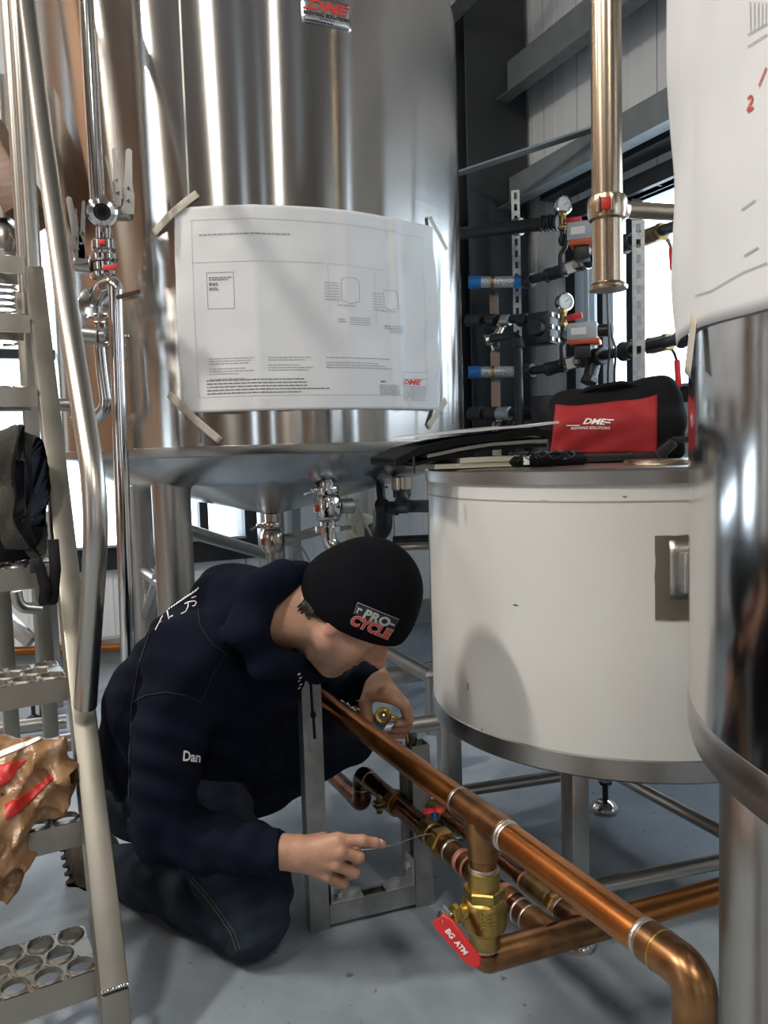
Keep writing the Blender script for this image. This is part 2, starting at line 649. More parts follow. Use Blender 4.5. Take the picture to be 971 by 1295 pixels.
def text2d(body, size, shear=0.0, bold=0.0, sx=1.0, space=1.0, res=3):
    cu = bpy.data.curves.new('t', 'FONT')
    cu.body = body
    cu.size = size
    cu.shear = shear
    cu.offset = bold
    cu.align_x = 'CENTER'
    cu.align_y = 'CENTER'
    cu.space_character = space
    cu.resolution_u = res
    cu.fill_mode = 'FRONT'
    ob = bpy.data.objects.new('t', cu)
    me = bpy.data.meshes.new_from_object(ob)
    vs_ = [(v.co.x * sx, v.co.y) for v in me.vertices]
    fs = [tuple(p.vertices) for p in me.polygons]
    bpy.data.objects.remove(ob)
    bpy.data.curves.remove(cu)
    bpy.data.meshes.remove(me)
    return vs_, fs


def put_text(mb, t, fn):
    vs_, fs = t
    mb.add([fn(x, y) for x, y in vs_], fs)


# ------------------------------------------------------------------ smooth solid shapes (signed distance -> surface)


class Field:
    def __init__(self, lo, hi, h):
        self.h = h
        self.o = np.array(lo, dtype=np.float64)
        self.n = np.ceil((np.array(hi) - self.o) / h).astype(int) + 1
        self.d = np.full(self.n, 0.2, dtype=np.float32)

    def _sub(self, lo, hi, pad):
        a = np.clip(np.floor((np.array(lo) - pad - self.o) / self.h).astype(int), 0, self.n)
        b = np.clip(np.ceil((np.array(hi) + pad - self.o) / self.h).astype(int) + 1, 0, self.n)
        if np.any(b <= a):
            return None, None
        sl = tuple(slice(a[i], b[i]) for i in range(3))
        ax = [self.o[i] + self.h * np.arange(a[i], b[i]) for i in range(3)]
        return sl, np.meshgrid(*ax, indexing='ij', sparse=True)

    def _mix(self, sl, e, k, op):
        d = self.d[sl]
        e = e.astype(np.float32)
        if op == 'add':
            if k > 0:
                hh = np.clip(0.5 + 0.5 * (d - e) / k, 0, 1)
                self.d[sl] = d + (e - d) * hh - k * hh * (1 - hh)
            else:
                self.d[sl] = np.minimum(d, e)
        else:
            e = -e
            if k > 0:
                hh = np.clip(0.5 - 0.5 * (d - e) / k, 0, 1)
                self.d[sl] = d + (e - d) * hh + k * hh * (1 - hh)
            else:
                self.d[sl] = np.maximum(d, e)

    def cone(self, a, ra, b, rb_, k=0.01, op='add', flat=None):
        """rounded cone between two balls; flat=(axis, s) widens it across the axis"""
        a, b = np.array(a, float), np.array(b, float)
        r = max(ra, rb_) * (flat[1] if flat else 1)
        sl, P = self._sub(np.minimum(a, b) - r, np.maximum(a, b) + r, k + 2 * self.h)
        if sl is None:
            return self
        ab = b - a
        L2 = max(float(ab @ ab), 1e-9)
        q = [P[i] - a[i] for i in range(3)]
        t = np.clip((q[0] * ab[0] + q[1] * ab[1] + q[2] * ab[2]) / L2, 0, 1)
        e = [q[i] - t * ab[i] for i in range(3)]
        if flat:
            w = np.array(V(flat[0]).normalized())
            c = (e[0] * w[0] + e[1] * w[1] + e[2] * w[2]) * (1 / flat[1] - 1)
            e = [e[i] + c * w[i] for i in range(3)]
        dd = np.sqrt(e[0] ** 2 + e[1] ** 2 + e[2] ** 2) - (ra + t * (rb_ - ra))
        self._mix(sl, dd, k, op)
        return self

    def chain(self, pts, rs, k=0.01, op='add', flat=None):
        for i in range(len(pts) - 1):
            self.cone(pts[i], rs[i], pts[i + 1], rs[i + 1], k if i == 0 else min(k, 0.006) if op == 'add' else k, op, flat)
        return self

    def ell(self, c, r, ax=None, k=0.01, op='add'):
        c = np.array(c, float)
        A = np.array([list(V(x)) for x in ax]) if ax else np.eye(3)
        R = max(r)
        sl, P = self._sub(c - R, c + R, k + 2 * self.h)
        if sl is None:
            return self
        q = [P[i] - c[i] for i in range(3)]
        l = [(q[0] * A[j][0] + q[1] * A[j][1] + q[2] * A[j][2]) for j in range(3)]
        k0 = np.sqrt(sum((l[j] / r[j]) ** 2 for j in range(3)))
        k1 = np.sqrt(sum((l[j] / r[j] ** 2) ** 2 for j in range(3))) + 1e-9
        self._mix(sl, k0 * (k0 - 1) / k1, k, op)
        return self

    def rbox(self, c, half, ax=None, rad=0.01, k=0.005, op='add'):
        c = np.array(c, float)
        A = np.array([list(V(x)) for x in ax]) if ax else np.eye(3)
        R = float(np.linalg.norm(half))
        sl, P = self._sub(c - R, c + R, k + 2 * self.h)
        if sl is None:
            return self
        q = [P[i] - c[i] for i in range(3)]
        l = [np.abs(q[0] * A[j][0] + q[1] * A[j][1] + q[2] * A[j][2]) - (half[j] - rad) for j in range(3)]
        m = [np.maximum(x, 0) for x in l]
        dd = np.sqrt(m[0] ** 2 + m[1] ** 2 + m[2] ** 2) + np.minimum(np.maximum(np.maximum(l[0], l[1]), l[2]), 0) - rad
        self._mix(sl, dd, k, op)
        return self

    def cut(self, p, n, k=0.0):
        """keep the side the normal points away from"""
        P = np.meshgrid(*[self.o[i] + self.h * np.arange(self.n[i]) for i in range(3)], indexing='ij', sparse=True)
        n = np.array(V(n).normalized())
        e = (P[0] - p[0]) * n[0] + (P[1] - p[1]) * n[1] + (P[2] - p[2]) * n[2]
        self._mix(tuple(slice(0, x) for x in self.n), -e, k, 'sub')
        return self

    def wrinkle(self, fn):
        P = np.meshgrid(*[self.o[i] + self.h * np.arange(self.n[i]) for i in range(3)], indexing='ij', sparse=True)
        self.d += fn(*P).astype(np.float32)
        return self

    def mesh(self):
        d = self.d
        s = d < 0
        c = np.zeros(tuple(self.n - 1), dtype=np.uint8)
        for i in (0, 1):
            for j in (0, 1):
                for k in (0, 1):
                    c += s[i:i + c.shape[0], j:j + c.shape[1], k:k + c.shape[2]]
        idx = np.argwhere((c > 0) & (c < 8))
        I, J, K = idx.T
        val = {(i, j, k): d[I + i, J + j, K + k] for i in (0, 1) for j in (0, 1) for k in (0, 1)}
        acc = np.zeros((len(idx), 3))
        cnt = np.zeros(len(idx))
        cs = list(val)
        for a in cs:
            for ax in range(3):
                if a[ax] == 0:
                    b = tuple(1 if q == ax else a[q] for q in range(3))
                    va, vb = val[a], val[b]
                    m = (va < 0) != (vb < 0)
                    t = np.where(m, va / np.where(m, va - vb, 1), 0)
                    for q in range(3):
                        acc[:, q] += np.where(m, a[q] + (t if q == ax else 0), 0)
                    cnt += m
        verts = self.o + self.h * (idx + acc / cnt[:, None])
        vid = np.full(c.shape, -1, dtype=np.int32)
        vid[I, J, K] = np.arange(len(idx))
        quads = []
        for ax in range(3):
            sa = [slice(None)] * 3
            sb = [slice(None)] * 3
            sa[ax] = slice(0, -1)
            sb[ax] = slice(1, None)
            A, B = s[tuple(sa)], s[tuple(sb)]
            e = np.argwhere(A != B)
            o1, o2 = [q for q in range(3) if q != ax]
            ok = (e[:, o1] > 0) & (e[:, o2] > 0) & (e[:, o1] < c.shape[o1]) & (e[:, o2] < c.shape[o2])
            e = e[ok]
            ins = A[tuple(e.T)]

            def g(d1, d2):
                p = e.copy()
                p[:, o1] -= d1
                p[:, o2] -= d2
                return vid[tuple(p.T)]
            q4 = np.stack([g(1, 1), g(0, 1), g(0, 0), g(1, 0)], 1)
            flip = ins if ax != 1 else ~ins
            q4[~flip] = q4[~flip][:, ::-1]
            quads.append(q4)
        return verts, np.concatenate(quads)


def relax(verts, faces, it=3, lam=0.5):
    n = len(verts)
    e = np.concatenate([faces[:, [0, 1]], faces[:, [1, 2]], faces[:, [2, 3]], faces[:, [3, 0]]])
    deg = np.bincount(e[:, 0], minlength=n) + np.bincount(e[:, 1], minlength=n)
    for _ in range(it):
        out = np.zeros_like(verts)
        for q in range(3):
            out[:, q] = np.bincount(e[:, 0], weights=verts[e[:, 1], q], minlength=n) + np.bincount(e[:, 1], weights=verts[e[:, 0], q], minlength=n)
        verts = verts + lam * (out / np.maximum(deg, 1)[:, None] - verts)
    return verts
# ================================================================== the room
def back_pt(s, z, off):           # s = metres left of the corner
    return rb(off, s, z)


def right_pt(s, z, off):          # s = metres in front of the back wall
    return rb(s, off, z)


def left_pt(s, z, off):
    return rb(s, ROOM_B - off, z)


def front_pt(s, z, off):
    return rb(ROOM_A - off, s, z)


def slab(mb, P, s0, s1, z0, z1, o0, o1):
    q = [P(s, z, o) for o in (o0, o1) for z in (z0, z1) for s in (s0, s1)]
    mb.add(q, [(0, 2, 3, 1), (4, 5, 7, 6), (0, 1, 5, 4), (2, 6, 7, 3), (0, 4, 6, 2), (1, 3, 7, 5)])


def fix_normals(o):
    bm = bmesh.new()
    bm.from_mesh(o.data)
    bmesh.ops.recalc_face_normals(bm, faces=bm.faces)
    bm.to_mesh(o.data)
    bm.free()
    return o


def wall(name, P, length, holes, m, panels=0.0, pm=None, zmax=ROOM_H):
    mb = MB()
    cuts = sorted(holes)
    s = -0.16 if not cuts else -0.16
    for s0, s1, z0, z1 in cuts:
        slab(mb, P, s, s0, 0, zmax, -0.16, -0.03)
        slab(mb, P, s0, s1, 0, z0, -0.16, -0.03)
        slab(mb, P, s0, s1, z1, zmax, -0.16, -0.03)
        s = s1
    slab(mb, P, s, length + 0.16, 0, zmax, -0.16, -0.03)
    w = struct(fix_normals(mb.build(name, m)))
    if panels:
        s = 0.0
        while s < length:
            e = min(s + panels - 0.007, length)
            spans = [(0.0, zmax)]
            for s0, s1, z0, z1 in cuts:
                if s + PW / 2 < s1 and s + PW / 2 > s0:
                    spans = [(0.0, z0), (z1, zmax)]
            for za, zb in spans:
                p = MB()
                slab(p, P, s, e, za, zb, -0.03, 0.0)
                for k in (0.33, 0.67):          # pressed lines in the sheet
                    x = s + (e - s) * k
                    slab(p, P, x - 0.006, x + 0.006, za, zb, 0.0, 0.003)
                fix_normals(p.build('wall_panel', ('brown_board' if name == 'wall_back' and s > 3.1 else pm) or m, w))
            s += panels
    return w


fl = MB()
q = [rb(-0.2, -0.2), rb(ROOM_A + 0.2, -0.2), rb(ROOM_A + 0.2, ROOM_B + 0.2), rb(-0.2, ROOM_B + 0.2)]
fl.add(q + [p - Z * 0.1 for p in q], [(3, 2, 1, 0), (4, 5, 6, 7), (0, 1, 5, 4), (1, 2, 6, 5), (2, 3, 7, 6), (3, 0, 4, 7)])
floor = struct(fix_normals(fl.build('floor', 'floor_paint')))
cl = MB()
cl.add([p + Z * ROOM_H for p in q] + [p + Z * (ROOM_H + 0.1) for p in q], [(3, 2, 1, 0), (4, 5, 6, 7), (0, 1, 5, 4), (1, 2, 6, 5), (2, 3, 7, 6), (3, 0, 4, 7)])
ceiling = struct(fix_normals(cl.build('ceiling', 'ceiling_white')))

PW = 0.29
def snap(w):
    return [(round(p / PW) * PW, round(q_ / PW) * PW, z0, z1) for p, q_, z0, z1 in w]


wb, wr = snap(WIN_BACK), snap(WIN_RIGHT)
wall('wall_back', back_pt, ROOM_B, wb, 'panel_groove', PW, 'wall_panel')
wall('wall_right', right_pt, ROOM_A, wr, 'panel_groove', PW, 'wall_panel')
wall('wall_left', left_pt, ROOM_A, WIN_LEFT, 'brown_board')
wall('wall_front', front_pt, ROOM_B, WIN_FRONT, 'brown_board')


def window(name, P, s0, s1, z0, z1, mulls, fw, m='black_paint', transoms=(), proud=0.03):
    f = MB()
    slab(f, P, s0 - fw, s1 + fw, z0 - fw, z0, -0.10, proud)
    slab(f, P, s0 - fw, s1 + fw, z1, z1 + fw, -0.10, proud)
    slab(f, P, s0 - fw, s0, z0, z1, -0.10, proud)
    slab(f, P, s1, s1 + fw, z0, z1, -0.10, proud)
    w = struct(fix_normals(f.build(name, m)))
    for s in mulls:
        b = MB()
        slab(b, P, s - 0.022, s + 0.022, z0, z1, -0.09, -0.02)
        fix_normals(b.build('mullion', m, w))
    for z in transoms:
        b = MB()
        slab(b, P, s0, s1, z - 0.022, z + 0.022, -0.085, -0.025)
        fix_normals(b.build('transom', m, w))
    es = [s0] + list(mulls) + [s1]
    for i in range(len(es) - 1):
        g = MB()
        slab(g, P, es[i] + 0.005, es[i + 1] - 0.005, z0, z1, -0.060, -0.054)
        fix_normals(g.build('pane', 'window_glass', w))
    sl = MB()
    slab(sl, P, s0, s1, z0, z0 + 0.012, -0.05, 0.05)
    fix_normals(sl.build('sill', 'galvanised', w))
    return w


window('window_1', right_pt, *wr[0], [wr[0][0] + 0.14, wr[0][0] + 0.36, wr[0][0] + 1.6], 0.08)
window('window_2', back_pt, *wb[0], [wb[0][0] + 0.2], 0.11, transoms=(1.5,))
window('window_3', right_pt, *wr[1], [], 0.08)
window('window_4', back_pt, *wb[1], [], 0.08)
for i, w_ in enumerate(WIN_LEFT):
    window('window_%d' % (5 + i), left_pt, *w_, [], 0.07)
for i, w_ in enumerate(WIN_FRONT):
    window('window_%d' % (7 + i), front_pt, *w_, [], 0.07)

# low concrete curb along the back wall
c = MB()
slab(c, back_pt, 0.0, ROOM_B, 0.0, 0.13, 0.0, 0.07)
struct(fix_normals(c.build('baseboard_back', 'curb')))
c = MB()
slab(c, right_pt, 0.07, ROOM_A, 0.0, 0.13, 0.0, 0.07)
struct(fix_normals(c.build('baseboard_right', 'curb')))

# dark steel column in the corner, an H section
c = MB()
slab(c, back_pt, 0.03, 0.42, 0.0, ROOM_H, 0.14, 0.155)
slab(c, back_pt, 0.03, 0.42, 0.0, ROOM_H, 0.0, 0.012)
slab(c, back_pt, 0.215, 0.235, 0.0, ROOM_H, 0.012, 0.14)
struct(fix_normals(c.build('trim_1', 'column_grey')))


def girt(name, px, py, off, a0, a1, h, depth, m='girt_grey'):
    """cold formed Z rail that runs along the right wall"""
    z = wallpt(px, py, off).z
    g = MB()
    slab(g, right_pt, a0, a1, z - h / 2, z + h / 2, off - 0.004, off)
    slab(g, right_pt, a0, a1, z + h / 2 - 0.004, z + h / 2, 0.0, off)
    slab(g, right_pt, a0, a1, z - h / 2, z - h / 2 + 0.004, off, off + depth)
    slab(g, right_pt, a0, a1, z + h / 2 - 0.025, z + h / 2, 0.0, 0.004)
    struct(fix_normals(g.build(name, m)))
    b = MB()
    slab(b, right_pt, a0 - 0.02, a0 + 0.10, z - h / 2 - 0.02, z + h / 2 + 0.02, off + 0.004, off + 0.012)
    return z


girt('trim_2', 735, 32, 0.16, 0.17, 7.0, 0.22, 0.08)
girt('trim_3', 735, 196, 0.16, 0.17, 7.0, 0.18, 0.08)
# black header box above the right window
c = MB()
slab(c, right_pt, wr[0][0] - 0.16, wr[0][1] + 0.3, wr[0][3] + 0.13, wr[0][3] + 0.225, 0.0, 0.13)
struct(fix_normals(c.build('trim_4', 'black_paint')))
# galvanised ledge under the right window
c = MB()
slab(c, right_pt, 0.17, 6.0, 1.13, 1.17, 0.0, 0.14)
slab(c, right_pt, 0.17, 6.0, 1.04, 1.13, 0.13, 0.14)
struct(fix_normals(c.build('trim_5', 'galvanised')))
# sloping roof brace seen above the big tank
c = MB()
c.beam(at(540, 45, 4.6), at(640, -60, 4.2), 0.11, 0.06)
struct(c.build('trim_6', 'galvanised'))
# flat tie bar between column and girt
c = MB()
c.beam(at(575, 221, 4.5), at(760, 160, 3.9), 0.06, 0.01, hint=Z)
struct(c.build('trim_7', 'girt_grey'))

# ceiling lamps: enclosed strip lights
def strip_lamp(name, p, axis, length, label, power):
    t = thing(name, label, 'lamp', p)
    x, y, a = frame(axis, Z)
    b = MB().rbox(V(p) + Z * 0.03, (0.16, 0.06, length), (x, y, a), 0.01)
    b.build('lamp_body', 'white_plastic', t)
    g = MB().rbox(V(p) - Z * 0.012, (0.11, 0.03, length - 0.06), (x, y, a), 0.01)
    g.build('lamp_diffuser', 'lamp_glow', t)
    for s in (-1, 1):
        MB().cyl(V(p) + V(axis) * (length * 0.35 * s) + Z * 0.055, V((p[0], p[1], ROOM_H)) + V(axis) * (length * 0.35 * s), 0.004, seg=8).build('hanger', 'black_paint', t)
    ld = bpy.data.lights.new('strip_light', 'AREA')
    ld.shape = 'RECTANGLE'
    ld.size, ld.size_y = 0.14, length
    ld.energy = power
    ld.color = (1.0, 0.94, 0.85)
    lo = bpy.data.objects.new('strip_light', ld)
    COL.objects.link(lo)
    lo.parent = t
    lo.location = (0, 0, -0.04)
    lo.rotation_euler = (0, 0, atan2(axis[1], axis[0]) - pi / 2)
    return t


def to_tank(x, y):
    return V((-0.465 - x, 3.267 - y, 0)).normalized()


strip_lamp('strip_lamp', V((-3.2, 0.3, 4.25)), to_tank(-3.2, 0.3), 0.7, 'white enclosed strip lamp hanging nearest the ladder side', 190)
strip_lamp('strip_lamp', V((-1.33, -0.64, 4.25)), to_tank(-1.33, -0.64), 1.2, 'white enclosed strip lamp hanging over the crouching man', 95)
strip_lamp('strip_lamp', V((1.2, -2.0, 4.25)), to_tank(1.2, -2.0), 1.2, 'white enclosed strip lamp hanging behind the viewer by the right wall', 70)
strip_lamp('strip_lamp', V((-3.6, 2.2, 4.25)), to_tank(-3.6, 2.2), 1.2, 'white enclosed strip lamp hanging left of the big tank', 50)
# ================================================================== big brewing tank
BT = V((-0.465, 3.267, 0.0))
BR = 0.79
BZ0, BZ1 = 1.0, 2.58


def on_tank(c, R, th, z, off=0.0):
    return V((c.x + (R + off) * cos(th), c.y + (R + off) * sin(th), z))


def hit_cyl(c, R, px, py):
    d = ray(px, py)
    ox, oy = CAM.x - c.x, CAM.y - c.y
    A = d.x ** 2 + d.y ** 2
    B = 2 * (ox * d.x + oy * d.y)
    C_ = ox ** 2 + oy ** 2 - R * R
    disc = max(B * B - 4 * A * C_, 0)
    t = (-B - sqrt(disc)) / (2 * A)
    p = CAM + d * t
    return atan2(p.y - c.y, p.x - c.x), p.z


tank = thing('brewing_tank', 'tall brushed steel brewing tank with a drawing taped to its front', 'tank', BT)
prof = [(BR, BZ0 + 0.03), (BR, BZ1)]
for i in range(1, 9):
    t = i / 8 * pi / 2
    prof.append((BR - 0.16 + 0.16 * cos(t), BZ1 + 0.16 * sin(t)))
prof += [(BR * 0.5, BZ1 + 0.24), (0.12, BZ1 + 0.29), (0.0, BZ1 + 0.29)]
MB().lathe(prof, BT, Z, 160).build('shell', 'tank_steel', tank, 30)
MB().lathe([(BR - 0.004, BZ0 + 0.032), (BR + 0.004, BZ0 + 0.028), (BR + 0.004, BZ0 + 0.003), (BR - 0.003, BZ0 - 0.004)], BT, Z, 160).build('rim_band', 'satin_steel', tank, 50)
mb = MB()
prof = [(BR - 0.003, BZ0 - 0.003)]
for i in range(1, 25):
    t = i / 24
    prof.append((max(BR * (1 - t) - 0.003 * (1 - t), 0.0), BZ0 - 0.05 * min(t * 5, 1) ** 0.7 - 0.20 * t ** 0.92))
mb.lathe(prof, BT, Z, 128)
mb.build('bottom_cone', 'dish_steel', tank, 60)
for px, yy in ((216, 2.76), (175, 3.40)):
    p = at(px, 620, yy)
    l = MB()
    l.lathe([(0.066, 0.03), (0.066, 0.93)], (p.x, p.y, 0), Z, 32)
    leg = l.build('leg', 'satin_steel', tank)
    MB().lathe([(0.088, 0.0), (0.088, 0.02), (0.066, 0.035)], (p.x, p.y, 0), Z, 32).build('foot_plate', 'satin_steel', leg)
for dx, dy in ((0.70, -0.05), (-0.10, 0.63)):
    l = MB()
    l.lathe([(0.066, 0.03), (0.066, 0.93)], (BT.x + dx, BT.y + dy, 0), Z, 32)
    leg = l.build('leg', 'satin_steel', tank)
    MB().lathe([(0.088, 0.0), (0.088, 0.02), (0.066, 0.035)], (BT.x + dx, BT.y + dy, 0), Z, 32).build('foot_plate', 'satin_steel', leg)
lp1, lp2 = at(216, 620, 2.76), at(175, 620, 3.40)
lp3 = V((BT.x + 0.70, BT.y - 0.05, 0))
lp4 = V((BT.x - 0.10, BT.y + 0.63, 0))
for a, b in (((lp1.x, lp1.y, 0.76), (lp4.x, lp4.y, 0.50)), ((lp1.x, lp1.y, 0.74), (lp2.x, lp2.y, 0.30)), ((lp1.x, lp1.y, 0.52), (lp2.x, lp2.y, 0.52)), ((lp1.x, lp1.y, 0.12), (lp3.x, lp3.y, 0.12))):
    MB().cyl(a, b, 0.026, seg=16).build('brace_tube', 'satin_steel', tank)
# seams rolled into the shell
for th in (hit_cyl(BT, BR, 246, 400)[0], hit_cyl(BT, BR, 140, 400)[0]):
    mb = MB()
    mb.grid(lambda u, v: on_tank(BT, BR, th + (u - 0.5) * 0.008, BZ0 + 0.04 + v * (BZ1 - BZ0 - 0.05), 0.0012), 1, 8)
    mb.build('weld_seam', 'satin_steel', tank)
# maker's plate
c0 = [hit_cyl(BT, BR, 381, -5), hit_cyl(BT, BR, 443, 7), hit_cyl(BT, BR, 381, 28), hit_cyl(BT, BR, 443, 40)]
pt0, pt1 = (c0[0][0] + c0[2][0]) / 2, (c0[1][0] + c0[3][0]) / 2
pz0, pz1 = (c0[2][1] + c0[3][1]) / 2, (c0[0][1] + c0[1][1]) / 2
pw, ph = (pt1 - pt0) * BR, pz1 - pz0


def plate_pt(x, y, off=0.004):
    return on_tank(BT, BR, (pt0 + pt1) / 2 + x / BR, (pz0 + pz1) / 2 + y, off)


mb = MB().grid(lambda u, v: plate_pt((u - 0.5) * pw, (v - 0.5) * ph), 12, 4)
plate = mb.build('name_plate', 'plate_steel', tank, solid=0.003)
mb = MB()
put_text(mb, text2d('DME', 0.043, shear=0.40, bold=0.0012, sx=1.5), lambda x, y: plate_pt(x - 0.004, y + 0.013, 0.0055))
for k, (x0, x1, yy) in enumerate(((-0.078, -0.046, 0.000), (0.040, 0.070, 0.025), (0.036, 0.060, 0.013), (0.032, 0.054, 0.001))):
    mb.grid(lambda u, v: plate_pt(x0 + (x1 - x0) * u, yy + 0.004 * v, 0.0055), 2, 1)
mb.build('lettering', 'red_ink', plate)
mb = MB()
put_text(mb, text2d('BREWING SOLUTIONS', 0.0150, bold=0.0004), lambda x, y: plate_pt(x, y - 0.011, 0.0055))
put_text(mb, text2d('Job Number', 0.010), lambda x, y: plate_pt(x, y - 0.023, 0.0055))
for i in range(9):
    x0 = -0.075 + i * 0.0105
    mb.grid(lambda u, v: plate_pt(x0 + 0.008 * u, -0.035 + 0.005 * v, 0.0055), 1, 1)
mb.build('lettering', 'dark_ink', plate)
mb = MB()
for sx_, sy_ in ((-1, -1), (1, -1), (1, 1), (-1, 1)):
    p = plate_pt(sx_ * (pw / 2 - 0.008), sy_ * (ph / 2 - 0.008), 0.004)
    mb.ball(p, 0.004, seg=8, rings=6)
mb.build('rivets', 'satin_steel', plate)['kind'] = 'stuff'

# ------------------------------------------------------------------ drawing taped on the big tank
P00 = hit_cyl(BT, BR, 232, 523)
P10 = hit_cyl(BT, BR, 548, 519)
P01 = hit_cyl(BT, BR, 221, 264)
P11 = hit_cyl(BT, BR, 541, 289)


def sheet_off(u, v):
    o = 0.006 + 0.004 * noise.noise(V((u * 4.1, v * 3.2, 1.7))) + 0.0035 * noise.noise(V((u * 10, v * 7, 5)))
    for f, a in ((0.27, 0.004), (0.585, 0.0035), (0.795, 0.012)):        # old folds
        o += a * max(0, 1 - abs(u - f) / 0.035)
    if u > 0.84:
        o += (u - 0.84) ** 1.3 * 0.30 * (0.55 + 0.45 * sin(v * pi)) + 0.012 * noise.noise(V((u * 9 - v * 6, v * 3, 9)))
    if u < 0.10:
        o += (0.10 - u) * 0.12 * sin(v * pi)
    return max(o, 0.003)


def sheet_pt(u, v, lift=0.0):
    th = (P00[0] * (1 - u) + P10[0] * u) * (1 - v) + (P01[0] * (1 - u) + P11[0] * u) * v
    z = (P00[1] * (1 - u) + P10[1] * u) * (1 - v) + (P01[1] * (1 - u) + P11[1] * u) * v
    return on_tank(BT, BR, th, z, sheet_off(u, v) + lift)


sheet = thing('drawing_sheet', 'creased white drawing sheet taped to the front of the big brewing tank', 'drawing', on_tank(BT, BR, P00[0], P00[1]))
MB().grid(lambda u, v: sheet_pt(u, v), 96, 64).build('sheet', 'paper', sheet, 180, solid=0.0004)


def sline(mb, u0, v0, u1, v1, w=0.0028, n=None):
    """a thin printed line on the sheet"""
    n = n or max(2, int(max(abs(u1 - u0) * 96, abs(v1 - v0) * 64)))
    du, dv = u1 - u0, v1 - v0
    L_ = math.hypot(du * 1.25, dv) or 1
    nu, nv = -dv / L_ * w / 1.25, du * 1.25 / L_ * w
    mb.grid(lambda a, b: sheet_pt(u0 + du * a + nu * (b - 0.5), v0 + dv * a + nv * (b - 0.5), 0.0009), n, 1)


def scribble(mb, u0, v, u1, h, rnd, word=(0.006, 0.022)):
    """a row of unreadable small print"""
    u = u0
    while u < u1:
        w = rnd.uniform(*word)
        e = min(u + w, u1)
        mb.grid(lambda a, b: sheet_pt(u + (e - u) * a, v + h * (b - 0.5), 0.0009), 2, 1)
        u = e + 0.0026


rnd = random.Random(3)
mb = MB()
for a in ((0.055, 0.935, 0.93, 0.925), (0.055, 0.075, 0.93, 0.075), (0.06, 0.075, 0.06, 0.935), (0.055, 0.73, 0.50, 0.73), (0.93, 0.08, 0.93, 0.925)):
    sline(mb, *a, w=0.0022)
for a in ((0.52, 0.73, 0.52, 0.48), (0.70, 0.70, 0.70, 0.44), (0.52, 0.73, 0.74, 0.72)):
    sline(mb, *a, w=0.002)
mb.build('faint_print', 'faint_ink', sheet, 180)['kind'] = 'stuff'
mb = MB()
scribble(mb, 0.085, 0.862, 0.39, 0.008, rnd)
for a in ((0.105, 0.68, 0.195, 0.68), (0.105, 0.505, 0.195, 0.505), (0.105, 0.505, 0.105, 0.68), (0.195, 0.505, 0.195, 0.68)):
    sline(mb, *a, w=0.0026)
# vessel outlines of the flow diagram
for ox, oy, s in ((0.60, 0.60, 1.0), (0.765, 0.57, 0.8)):
    pts = [(-0.035, 0.05), (-0.02, 0.065), (0.02, 0.065), (0.035, 0.05), (0.035, -0.05), (0.0, -0.065), (-0.035, -0.05), (-0.035, 0.05)]
    for i in range(len(pts) - 1):
        sline(mb, ox + pts[i][0] * s, oy + pts[i][1] * s, ox + pts[i + 1][0] * s, oy + pts[i + 1][1] * s, w=0.0024)
    for k in range(7):
        scribble(mb, ox - 0.095 * s, oy + 0.035 * s - k * 0.014, ox - 0.042 * s, 0.0045, rnd, (0.003, 0.009))
    scribble(mb, ox - 0.05 * s, oy - 0.075 * s, ox + 0.02, 0.0045, rnd, (0.003, 0.009))
    for k in range(4):
        scribble(mb, ox - 0.005, oy - 0.135 - k * 0.011, ox + 0.075 * s, 0.004, rnd, (0.003, 0.012))
for k, (u0, u1) in enumerate(((0.55, 0.575), (0.548, 0.577), (0.735, 0.76), (0.738, 0.762))):
    scribble(mb, u0, 0.455 - 0.012 * (k % 2) - 0.02 * (k // 2), u1, 0.007, rnd, (0.003, 0.009))
for col, (u0, rows) in enumerate(((0.10, 9), (0.30, 7), (0.50, 5))):
    for k in range(rows):
        if (k + col) % 4 == 3:
            continue
        scribble(mb, u0, 0.262 - k * 0.0125, u0 + rnd.uniform(0.10, 0.165) + 0.1 * (col == 2), 0.0042, rnd)
for k in range(9):
    scribble(mb, 0.705, 0.128 - k * 0.0065, 0.705 + rnd.uniform(0.07, 0.085), 0.003, rnd)
    scribble(mb, 0.81, 0.118 - k * 0.0085, 0.925, 0.003, rnd)
for a in ((0.81, 0.20, 0.925, 0.20), (0.81, 0.165, 0.925, 0.165), (0.81, 0.125, 0.925, 0.125), (0.81, 0.06, 0.81, 0.20), (0.86, 0.06, 0.86, 0.125)):
    sline(mb, *a, w=0.0024)
mb.build('small_print', 'ink', sheet, 180)['kind'] = 'stuff'
mb = MB()
for k in range(5):
    scribble(mb, 0.09, 0.155 - k * 0.016, 0.09 + (0.33, 0.34, 0.34, 0.42, 0.32)[k], 0.0055, rnd, (0.006, 0.022))
for k, v in enumerate((0.655, 0.645, 0.628, 0.62, 0.605, 0.597)):
    scribble(mb, 0.112, v, 0.112 + (0.075, 0.065, 0.028, 0.03, 0.026, 0.032)[k], 0.006, rnd, (0.004, 0.012))
scribble(mb, 0.71, 0.145, 0.735, 0.008, rnd, (0.01, 0.02))
mb.build('bold_print', 'bold_ink', sheet, 180)['kind'] = 'stuff'
mb = MB()
put_text(mb, text2d('DME', 0.030, shear=0.35, bold=0.0012, sx=1.3), lambda x, y: sheet_pt(0.852 + x * 1.0, 0.146 + y * 1.25, 0.0012))
mb.build('red_logo', 'red_ink', sheet, 180)


